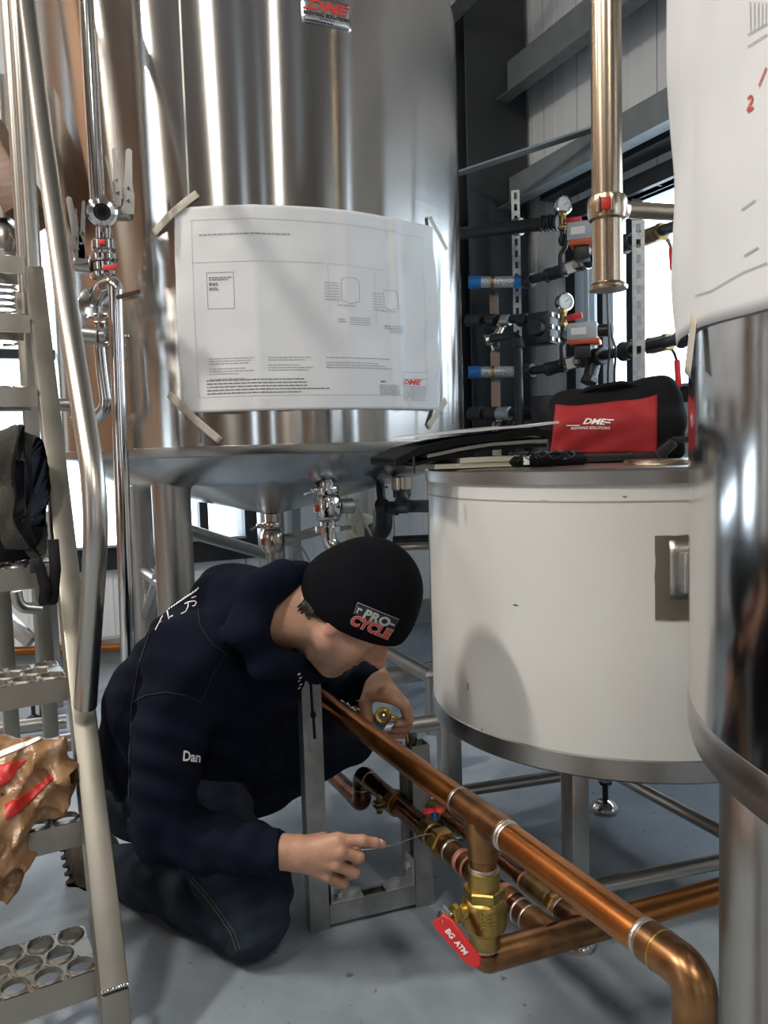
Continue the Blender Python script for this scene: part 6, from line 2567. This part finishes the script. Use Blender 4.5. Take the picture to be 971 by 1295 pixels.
# hubs and levers
h1 = MB().cyl(at(140, 268, sy), at(166, 268, sy), 0.026, seg=22, ch=0.003).build('valve_hub', 'satin_steel', st)
lever(h1, at(162, 262, sy - 0.03), at(163, 205, sy) - at(162, 262, sy), V((0, -1, 0)), 0.16, 0.030)
lever(h1, at(150, 252, sy - 0.03), at(146, 205, sy) - at(150, 252, sy), V((0, -1, 0)), 0.14, 0.020)
h2_ = MB().cyl(at(96, 333, sy), at(118, 336, sy), 0.027, seg=22, ch=0.003).build('valve_hub', 'satin_steel', st)
lever(h2_, at(102, 325, sy - 0.03), at(88, 255, sy) - at(102, 325, sy), V((0, -1, 0)), 0.17, 0.028)
lever(h2_, at(104, 318, sy - 0.03), at(106, 258, sy) - at(104, 318, sy), V((0, -1, 0)), 0.14, 0.016)
# goose neck and the long drop pipe
gy = 2.34
g0, g1, g2 = at(124, 378, gy + 0.10), at(137, 360, gy), at(147, 372, gy)
MB().tube(fillet([at(119, 384, gy + 0.14), at(132, 361, gy + 0.03), at(146, 356, gy), at(147, 400, gy), at(161, 800, gy + 0.0), at(164, 900, gy)], [0.03, 0.035, 0.5, 0.5], 10), 0.0215, 22).build('drop_pipe', 'chrome', st)
mb = MB()
gd = (at(132, 366, gy) - at(119, 384, gy + 0.14)).normalized()
for o, r in ((0.0, 0.045), (-0.03, 0.040)):
    mb.lathe([(0.022, -0.010), (r, -0.007), (r, 0.007), (0.022, 0.010)], at(119, 383, gy + 0.12) + gd * o, gd, 28)
mb.build('neck_clamp', 'chrome', st)
mb = MB()
mb.beam(at(150, 378, gy), at(180, 370, gy), 0.040, 0.012, hint=Z)
mb.build('clamp_wing', 'chrome', st)
for p, q, r in (((105, 423), (126, 425), 0.027), ((126, 425), (136, 425), 0.020)):
    MB().cyl(at(*p, gy + 0.1), at(*q, gy + 0.1), r, seg=22, ch=0.003).build('valve_hub', 'satin_steel', st)
mb = MB()
for px, py, w, h in ((129, 400, 20, 6), (128, 412, 14, 10), (131, 436, 18, 6), (160, 425, 10, 5), (158, 445, 5, 20)):
    mb.rbox(at(px, py, gy + 0.03), (w * gy / FPX, 0.02, h * gy / FPX), None, 0.003)
mb.build('clamp_pieces', 'chrome', st)['kind'] = 'stuff'
MB().tube(fillet([at(126, 432, gy + 0.12), at(130, 470, gy + 0.12), at(136, 515, gy + 0.12), at(120, 530, gy + 0.14), at(95, 532, gy + 0.2)], [0.2, 0.06, 0.06], 10), 0.020, 20).build('return_bend', 'chrome', st)

# ================================================================== background behind the ladder
nt = thing('vessel_manifold', 'bright clamped pipe joint with a coiled spring seen between the upper ladder treads', 'pipework', at(5, 340, 2.9))
mb = MB()
mb.ball(at(6, 305, 2.9), (0.05, 0.05, 0.07), None, 20, 14)
mb.cyl(at(8, 320, 2.9), at(8, 345, 2.9), 0.055, seg=24, ch=0.006)
mb.build('joint_body', 'satin_steel', nt)
helix = [at(6, 350, 2.8) + V((0.035 * cos(k * 0.6), 0.035 * sin(k * 0.6), -k * 0.0021)) for k in range(110)]
MB().tube(helix, 0.0055, 6).build('coil_spring', 'satin_steel', nt)
MB().cyl(at(6, 280, 2.9), at(-2, 100, 2.9), 0.05, seg=20).build('stand_pipe', 'satin_steel', nt)
tb = MB()
tb.rbeam(at(-30, 145, 2.75), at(40, 275, 2.65), 0.10, 0.16, hint=V((0, 1, 0)), r=0.006)
tag(tb.build('timber_brace', 'timber'), 'dark brown timber brace at the upper left edge behind the ladder', 'timber')
fr = thing('pipe_stand', 'welded steel stand with a diagonal strut behind the lower ladder treads', 'stand', at(40, 850, 3.2))
for px in (52, 66):
    p = at(px, 800, 3.05 + (px - 52) * 0.01)
    MB().rbox((p.x, p.y, 0.40), (0.05, 0.05, 0.80), (WA, VA, Z), 0.004).build('upright', 'satin_steel', fr)
MB().rbeam(at(-10, 765, 3.1), at(40, 812, 3.05), 0.05, 0.04, hint=V((0, 1, 0))).build('diagonal_strut', 'satin_steel', fr)
MB().cyl(at(-20, 925, 2.75), at(84, 912, 2.85), 0.026, seg=18).build('floor_tube', 'satin_steel', fr)
MB().cyl(at(-20, 955, 2.45), at(90, 938, 2.55), 0.030, seg=18).build('floor_tube', 'satin_steel', fr)
p = at(42, 898, 3.0)
MB().lathe([(0.0, 0.0), (0.035, 0.0), (0.036, 0.010), (0.02, 0.022), (0.008, 0.03), (0.008, 0.12)], (p.x, p.y, 0), Z, 20).build('levelling_foot', 'black_iron', fr)
MB().tube(fillet([at(20, 748, 2.2), at(24, 768, 2.2), at(50, 770, 2.25)], 0.04, 8), 0.016, 16).build('bent_tube', 'rail_steel', fr)

# ================================================================== backpack on the fourth tread
def soft(field, it=2):
    v, f = field.mesh()
    return relax(v, f, it, 0.5), f


def clear_ladder(field, treads):
    """keep a soft bag out of the treads and the stringer it rests against"""
    for i in treads:
        e = at(TPX[i], TPY[i], TY[i])
        field.rbox(e - LW * 0.31 + LV * 0.0775 - Z * 0.022, (0.316, 0.083, 0.033), (LW, LV, Z), 0.002, 0.004, 'sub')
    field.rbox((s0 + s1) / 2, (0.034, 0.036, (s1 - s0).length / 2 + 0.01), (LW, sn, sd), 0.002, 0.004, 'sub')


by = 1.72
pk = thing('backpack', 'black backpack with a mesh shoulder strap sitting on a ladder tread', 'backpack', at(10, 712, by))
Q = Field(tuple(at(-75, 740, by - 0.22) - V((0.02, 0.02, 0))), tuple(at(95, 510, by + 0.32) + V((0.02, 0.1, 0.02))), 0.006)
bx_ = (LW, LV, Z)
bc = at(-4, 620, by + 0.08) - LV * 0.045 + LW * 0.006
Q.rbox(bc - Z * 0.02, (0.085, 0.080, 0.135), bx_, 0.05, 0.01)
Q.ell(bc + LW * 0.055 - Z * 0.055, (0.045, 0.06, 0.085), bx_, 0.03)
Q.ell(bc + LW * 0.05 + Z * 0.06, (0.045, 0.06, 0.070), bx_, 0.03)
Q.ell(bc + LW * 0.082 - LV * 0.052 - Z * 0.050, (0.034, 0.042, 0.078), bx_, 0.02)
Q.ell(bc + LW * 0.076 - LV * 0.050 + Z * 0.052, (0.030, 0.040, 0.056), bx_, 0.02)
Q.ell(bc - Z * 0.08 - LV * 0.05, (0.10, 0.06, 0.075), bx_, 0.03)
Q.wrinkle(folds(0.004, 75, (0.5, 0.2, 0.8), 0.7)).wrinkle(folds(0.003, 120, (0.8, 0.1, -0.4), 1.9))
clear_ladder(Q, (3, 4))
v, f = soft(Q)
pack = mesh_obj('pack_body', v, f, 'pack_black', pk, 180)
pkb = BVHTree.FromPolygons([V(p) for p in v], [tuple(q_) for q_ in f])
pd = decal(pkb, 0.003)


def chaikin(p):
    out = [p[0]]
    for (a, b), (c, d) in zip(p[:-1], p[1:]):
        out += [(a * 0.75 + c * 0.25, b * 0.75 + d * 0.25), (a * 0.25 + c * 0.75, b * 0.25 + d * 0.75)]
    return out + [p[-1]]


def strip_on(fn, left, right, name, m, parent, thick=0.004):
    mb_ = MB()
    for _ in range(3):
        left, right = chaikin(left), chaikin(right)
    n = len(left)
    vs_ = []
    for (a, b), (c, d) in zip(left, right):
        for k in range(9):
            t = k / 8
            vs_.append(fn(a + (c - a) * t, b + (d - b) * t))
    fs = [(i * 9 + k, i * 9 + k + 1, (i + 1) * 9 + k + 1, (i + 1) * 9 + k) for i in range(n - 1) for k in range(8)]
    mb_.add(vs_, fs)
    return mb_.build(name, m, parent, 180, solid=thick)


pd6 = decal(pkb, 0.010)
strip_on(pd6, [(-18, 540), (-14, 560), (-12, 590), (-10, 620), (-8, 645), (-2, 670), (8, 690)], [(24, 540), (22, 560), (18, 590), (14, 620), (14, 645), (20, 668), (32, 690)], 'shoulder_strap', 'mesh_strap', pk, 0.010)
strip_on(pd6, [(23, 540), (20, 565), (16, 592), (12, 620), (12, 645), (17, 667), (26, 684), (38, 700), (52, 710)], [(27, 542), (24, 567), (20, 594), (16, 622), (16, 647), (21, 668), (31, 685), (44, 700), (58, 709)], 'strap_piping', 'pack_black', pk, 0.008)
strip_on(pd, [(45, 603), (46, 615), (44, 640), (43, 662)], [(72, 608), (71, 620), (68, 645), (64, 665)], 'side_pocket', 'pack_navy', pk, 0.004)
strip_on(pd, [(48, 555), (46, 575), (45, 598)], [(62, 560), (68, 578), (69, 600)], 'side_panel', 'pack_navy', pk, 0.003)
strip_on(pd, [(64, 577), (68, 590), (71, 602)], [(66, 576), (70, 589), (73, 601)], 'zip_pull', 'black_fabric', pk, 0.003)
strip_on(pd, [(-10, 533), (0, 528), (14, 530)], [(-10, 541), (2, 536), (22, 540)], 'haul_handle', 'black_fabric', pk, 0.006)
mb = MB()
ws = [at(38, 698, by - 0.09), at(50, 712, by - 0.125), at(58, 745, by - 0.135), at(56, 766, by - 0.135), at(66, 764, by - 0.135), at(70, 720, by - 0.125), at(67, 682, by - 0.10)]
pth = fillet(ws, 0.02, 6)
vs_, fs = [], []
for i, p in enumerate(pth):
    w_ = 0.009 + 0.002 * min(1, i / 10)
    vs_ += [p - V((w_, 0.002, 0)), p + V((w_, 0, 0))]
    if i:
        fs.append((2 * i - 2, 2 * i - 1, 2 * i + 1, 2 * i))
mb.add(vs_, fs)
mb.build('webbing_tail', 'black_fabric', pk, 180, solid=0.003)
MB().rbox(at(44, 716, by - 0.125), (0.020, 0.008, 0.030), None, 0.003).build('buckle', 'black_plastic', pk)

# ================================================================== carrier bag on the second tread
cy = 1.42
cb_ = thing('carrier_bag', 'crumpled translucent brown carrier bag with red print on a lower ladder tread', 'bag', at(40, 1060, cy))
Q = Field(tuple(at(-110, 1190, cy - 0.16) - V((0.05, 0.05, 0.04))), tuple(at(120, 905, cy + 0.22) + V((0.03, 0.05, 0.04))), 0.005)
Q.chain([at(-40, 1000, cy + 0.03), at(30, 990, cy + 0.04), at(72, 985, cy + 0.03)], [0.10, 0.085, 0.045], 0.03)
Q.cone(at(30, 965, cy + 0.03), 0.05, at(82, 948, cy + 0.03), 0.022, 0.02)
Q.chain([at(-50, 1040, cy - 0.02), at(10, 1025, cy + 0.02), at(60, 1020, cy + 0.02)], [0.08, 0.072, 0.040], 0.03)
Q.chain([at(8, 1040, cy - 0.07), at(2, 1080, cy - 0.08), at(10, 1108, cy - 0.06)], [0.048, 0.046, 0.030], 0.02)
Q.chain([at(-30, 1050, cy - 0.09), at(-16, 1120, cy - 0.10), at(-14, 1165, cy - 0.10)], [0.055, 0.035, 0.018], 0.02)


def crumple(x, y, z):
    a = np.abs(np.sin(38 * x + 22 * z + 2.0 * np.sin(17 * z - 9 * y))) - 0.5
    b = np.abs(np.sin(-25 * x + 44 * z + 2.2 * np.sin(21 * x + 8 * y))) - 0.5
    c = np.abs(np.sin(70 * x - 31 * z + 30 * y + 2 * np.sin(30 * z))) - 0.5
    e = np.abs(np.sin(95 * x + 60 * z + 2.5 * np.sin(33 * y + 26 * z))) - 0.5
    return 0.012 * a + 0.011 * b + 0.008 * c + 0.005 * e


Q.wrinkle(crumple)
clear_ladder(Q, (1,))
v, f = soft(Q, 1)
bag = mesh_obj('bag_film', v, f, 'kraft_plastic', cb_, 28)
cbb = BVHTree.FromPolygons([V(p) for p in v], [tuple(q_) for q_ in f])
cd = decal(cbb, 0.0012)
strip_on(cd, [(-20, 975), (0, 968), (20, 962), (34, 960)], [(-20, 1000), (0, 996), (14, 988), (22, 972)], 'red_print', 'bag_print', bag, 0.0005)
strip_on(cd, [(6, 1018), (22, 1010), (40, 998), (64, 978)], [(8, 1037), (22, 1030), (36, 1016), (68, 984)], 'red_print', 'bag_print', bag, 0.0005)
strip_on(cd, [(-20, 958), (10, 946), (40, 935), (55, 930)], [(-20, 966), (10, 954), (34, 944), (50, 936)], 'white_print', 'white_print', bag, 0.0005)

# ================================================================== on the lid of the white tank
LZ = SZ1 + 0.0015
# tool bag
tbz = thing('tool_bag', 'black tool bag with a bright red front panel standing on the white tank lid', 'bag', V((0.60, 1.92, LZ)))
X0, X1 = at(697, 570, 1.90), at(833, 572, 1.86)
tX = V((X1.x - X0.x, X1.y - X0.y, 0)).normalized()
tN = V((tX.y, -tX.x, 0))                 # towards the viewer
tL_ = 0.300
tc = V((X0.x, X0.y, LZ)) + tX * tL_ / 2 - tN * 0.09
Q = Field((tc.x - 0.24, tc.y - 0.24, LZ - 0.01), (tc.x + 0.26, tc.y + 0.24, LZ + 0.28), 0.005)
P3 = lambda u, n, z: tc + tX * u + tN * n + Z * z
Q.rbox(P3(0.004, 0, 0.055), (0.152, 0.086, 0.055), (tX, tN, Z), 0.022, 0.02)
for n_ in (-1, 1):
    Q.cone(P3(-0.108, 0.040 * n_, 0.085), 0.044, P3(0.118, 0.040 * n_, 0.095), 0.044, 0.03)
    Q.cone(P3(-0.112, 0.020 * n_, 0.125), 0.036, P3(0.122, 0.020 * n_, 0.145), 0.036, 0.03)
Q.cone(P3(-0.118, 0.0, 0.142), 0.026, P3(0.120, 0.0, 0.176), 0.028, 0.03)
Q.wrinkle(folds(0.002, 80, (0.7, 0.3, 0.5), 0.3)).wrinkle(folds(0.002, 140, (-0.3, 0.4, 0.8), 1.1))
v, f = soft(Q)
v[:, 2] = np.maximum(v[:, 2], LZ + 0.001)
mesh_obj('bag_body', v, f, 'black_fabric', tbz, 180)
tvb = BVHTree.FromPolygons([V(p) for p in v], [tuple(q_) for q_ in f])


def on_bag(px, py, lift=0.0025):
    d = ray(px, py)
    h, n, _, _ = tvb.ray_cast(CAM, d)
    if h is None:
        h, n, _, _ = tvb.find_nearest(CAM + d * 1.83)
    return h + n * lift


def bag_panel(u, v_):
    x0 = 703 + (697 - 703) * (1 - v_)
    x1 = 831
    px = x0 + (x1 - x0) * u
    top_ = 512 - 13 * max(0, (u - 0.45) / 0.55) ** 1.2 + 1.5 * sin(u * 9)
    return px, 574 + (top_ - 574) * v_


strips = MB()
strips.grid(lambda u, v_: on_bag(*bag_panel(u, v_)), 36, 16)
rp = strips.build('red_panel', 'red_fabric', tbz, 180, solid=0.0015)
mb = MB()
put_text(mb, text2d('DME', 9.5, shear=0.42, bold=0.30, sx=1.45), lambda x, y: on_bag(750 + x, 534 - y - x * -0.03, 0.0042))
for a, b, yy in ((716, 733, 537.5), (768, 776, 531.0), (765, 772, 534.0)):
    mb.grid(lambda u, v_: on_bag(a + (b - a) * u, yy + 1.3 * v_, 0.0042), 3, 1)
put_text(mb, text2d('BREWING SOLUTIONS', 4.4, shear=0.25, bold=0.09, sx=1.12), lambda x, y: on_bag(746 + x, 541.5 - y + x * -0.01, 0.0042))
mb.build('lettering', 'white_print', rp, 180)
mb = MB()
for n_ in (0.02, -0.02):
    pts = [P3(-0.09, n_, 0.155), P3(-0.06, n_ * 2, 0.176), P3(0.02, n_ * 2.2, 0.186), P3(0.07, n_, 0.172)]
    mb.tube(fillet(pts, 0.04, 6), 0.007, 10)
mb.build('carry_handles', 'black_fabric', tbz)['kind'] = 'stuff'
MB().tube([P3(0.145, 0.03, 0.10), P3(0.150, 0.0, 0.16), P3(0.142, -0.02, 0.185)], 0.004, 8).build('zip', 'black_plastic', tbz)
mb = MB()
mb.rbeam(P3(-0.13, 0.105, 0.012), P3(0.11, 0.105, 0.012), 0.022, 0.020, hint=Z, r=0.005)
mb.build('base_rail', 'black_plastic', tbz)
mb = MB()
mb.rbeam(P3(0.085, 0.112, 0.010), P3(0.125, 0.112, 0.045), 0.024, 0.018, hint=tN, r=0.005)
mb.rbeam(P3(0.12, 0.112, 0.048), P3(0.24, 0.085, 0.050), 0.016, 0.018, hint=tN, r=0.005)
mb.rbeam(P3(0.235, 0.085, 0.010), P3(0.235, 0.085, 0.050), 0.02, 0.016, hint=tN, r=0.005)
mb.build('corner_foot', 'black_plastic', tbz)
mb = MB()
cc_ = at(836, 583, 1.60)
mb.lathe([(0.0, 0.0), (0.070, 0.0), (0.072, 0.003), (0.072, 0.009), (0.060, 0.010), (0.0, 0.010)], (cc_.x, cc_.y, LZ), Z, 40)
tag(mb.build('port_cover', 'nickel_gold'), 'flat bright round port cover on the lid before the tool bag', 'cover')

# folder, papers, envelope, pouch
fy = 1.66
fl0, fl1 = at(500, 580, 1.62), at(718, 560, 1.72)
fX = V((fl1.x - fl0.x, fl1.y - fl0.y, 0)).normalized()
fN = V((-fX.y, fX.x, 0))


def sheetlike(name, m, parent, prof, depth, thick, y0=0.0, wav=0.0, ang=40):
    """a limp flat item: prof = [(along, height)], depth back from the viewer"""
    mb_ = MB()
    n, k = len(prof) - 1, 6

    def fn(u, w_, up):
        i = min(int(u * n), n - 1)
        t = u * n - i
        a = prof[i][0] + (prof[i + 1][0] - prof[i][0]) * t
        h = prof[i][1] + (prof[i + 1][1] - prof[i][1]) * t
        b = V((fl0.x, fl0.y, 0)) + fX * a + fN * (y0 + depth * w_)
        return V((b.x, b.y, LZ + h + wav * noise.noise(V((a * 12, w_ * 3, thick * 900))) + (thick if up else 0)))
    nu = n * 5
    top_ = [fn(i / nu, j / k, True) for j in range(k + 1) for i in range(nu + 1)]
    bot = [fn(i / nu, j / k, False) for j in range(k + 1) for i in range(nu + 1)]
    N0 = len(top_)
    fs = []
    for j in range(k):
        for i in range(nu):
            a = j * (nu + 1) + i
            fs.append((a, a + 1, a + nu + 2, a + nu + 1))
            fs.append((N0 + a + nu + 1, N0 + a + nu + 2, N0 + a + 1, N0 + a))
    for i in range(nu):
        fs.append((N0 + i, N0 + i + 1, i + 1, i))
        a = k * (nu + 1) + i
        fs.append((a, a + 1, N0 + a + 1, N0 + a))
    for j in range(k):
        a = j * (nu + 1)
        fs.append((a, a + nu + 1, N0 + a + nu + 1, N0 + a))
        a += nu
        fs.append((N0 + a, N0 + a + nu + 1, a + nu + 1, a))
    mb_.add(top_ + bot, fs)
    return mb_.build(name, m, parent, ang)


env = thing('envelope_stack', 'pale manila envelopes lying on the white tank lid under the black folder', 'envelopes', fl0)
sheetlike('envelope', 'manila', env, [(0.085, 0.002), (0.20, 0.002), (0.30, 0.002)], 0.20, 0.010, 0.005)
sheetlike('envelope', 'manila', env, [(0.14, 0.0125), (0.22, 0.0135), (0.29, 0.013)], 0.19, 0.011, 0.002, 0.001)
fo_ = thing('black_folder', 'soft black folder stuffed with pages overhanging the left rim of the white tank', 'folder', fl0)
sheetlike('lower_cover', 'black_fabric', fo_, [(0.0, 0.018), (0.04, 0.010), (0.10, 0.022), (0.20, 0.036), (0.30, 0.042), (0.335, 0.040)], 0.21, 0.007, 0.0, 0.002)
sheetlike('page_block', 'page_edges', fo_, [(0.07, 0.026), (0.14, 0.038), (0.22, 0.046), (0.30, 0.051), (0.34, 0.050)], 0.20, 0.007, 0.006, 0.002)
sheetlike('middle_leaf', 'black_fabric', fo_, [(0.05, 0.031), (0.14, 0.047), (0.22, 0.055), (0.30, 0.059), (0.33, 0.058)], 0.205, 0.003, 0.003, 0.002)
sheetlike('page_block', 'page_edges', fo_, [(0.09, 0.040), (0.16, 0.052), (0.24, 0.059), (0.33, 0.062)], 0.20, 0.005, 0.005, 0.002)
sheetlike('upper_cover', 'black_fabric', fo_, [(0.0, 0.012), (0.05, 0.034), (0.14, 0.050), (0.24, 0.060), (0.31, 0.066), (0.345, 0.058)], 0.21, 0.016, -0.003, 0.003)
mb = MB()
zp = at(523, 577, 1.60)
mb.tube([zp, zp - Z * 0.012, zp - Z * 0.034], [0.002, 0.003, 0.0025], 8)
mb.build('zip_pull', 'black_plastic', fo_)
ps = thing('paper_sheets', 'loose printed white sheets lying on top of the black folder', 'papers', fl0)
s_ = sheetlike('sheet', 'paper', ps, [(0.045, 0.066), (0.12, 0.073), (0.22, 0.080), (0.30, 0.084), (0.37, 0.090)], 0.17, 0.005, 0.01, 0.001)
mb = MB()
rr_ = random.Random(8)
for k in range(11):
    for j in range(16):
        u = 0.05 + j * 0.0125
        h_ = 0.0722 + (u - 0.045) * 0.078 + 0.0012
        b = V((fl0.x, fl0.y, LZ)) + fX * u + fN * (0.03 + k * 0.013)
        mb.box(b + Z * (h_ - 0.0003), (0.009 * rr_.uniform(0.5, 1), 0.003, 0.0008), (fX, fN, Z))
mb.build('typed_lines', 'ink', s_)['kind'] = 'stuff'
pc = thing('cable_pouch', 'slim black pouch wound with thin black cable before the red bag panel', 'pouch', at(680, 580, 1.60))
mb = MB()
pa, pb_ = V((*at(645, 585, 1.585).xy, LZ + 0.013)), V((*at(742, 580, 1.66).xy, LZ + 0.013))
pv = (pb_ - pa).normalized()
mb.tube([pa, pa + pv * 0.01, pa + pv * 0.07, pb_ - pv * 0.01, pb_], [0.004, 0.011, 0.0125, 0.0115, 0.004], 16)
mb.build('pouch', 'black_fabric', pc)
MB().rbeam(pa + Z * 0.016 + pv * 0.0, pb_ + Z * 0.016 - pv * 0.02, 0.010, 0.006, hint=Z, r=0.002).build('pen', 'black_plastic', pc)
loops = []
for k in range(70):
    t = k / 69
    c_ = pa + pv * (0.008 + 0.14 * t)
    loops.append(c_ + V((0.006 * sin(k * 1.9), -0.016 + 0.010 * cos(k * 0.8), 0.002 + 0.018 * (0.5 + 0.5 * sin(k * 0.75)))))
MB().tube(loops, 0.0011, 6).build('thin_cable', 'black_plastic', pc)
MB().box(pa + pv * 0.035 + V((0, -0.014, 0.002)), (0.012, 0.001, 0.016)).build('white_tag', 'white_plastic', pc)
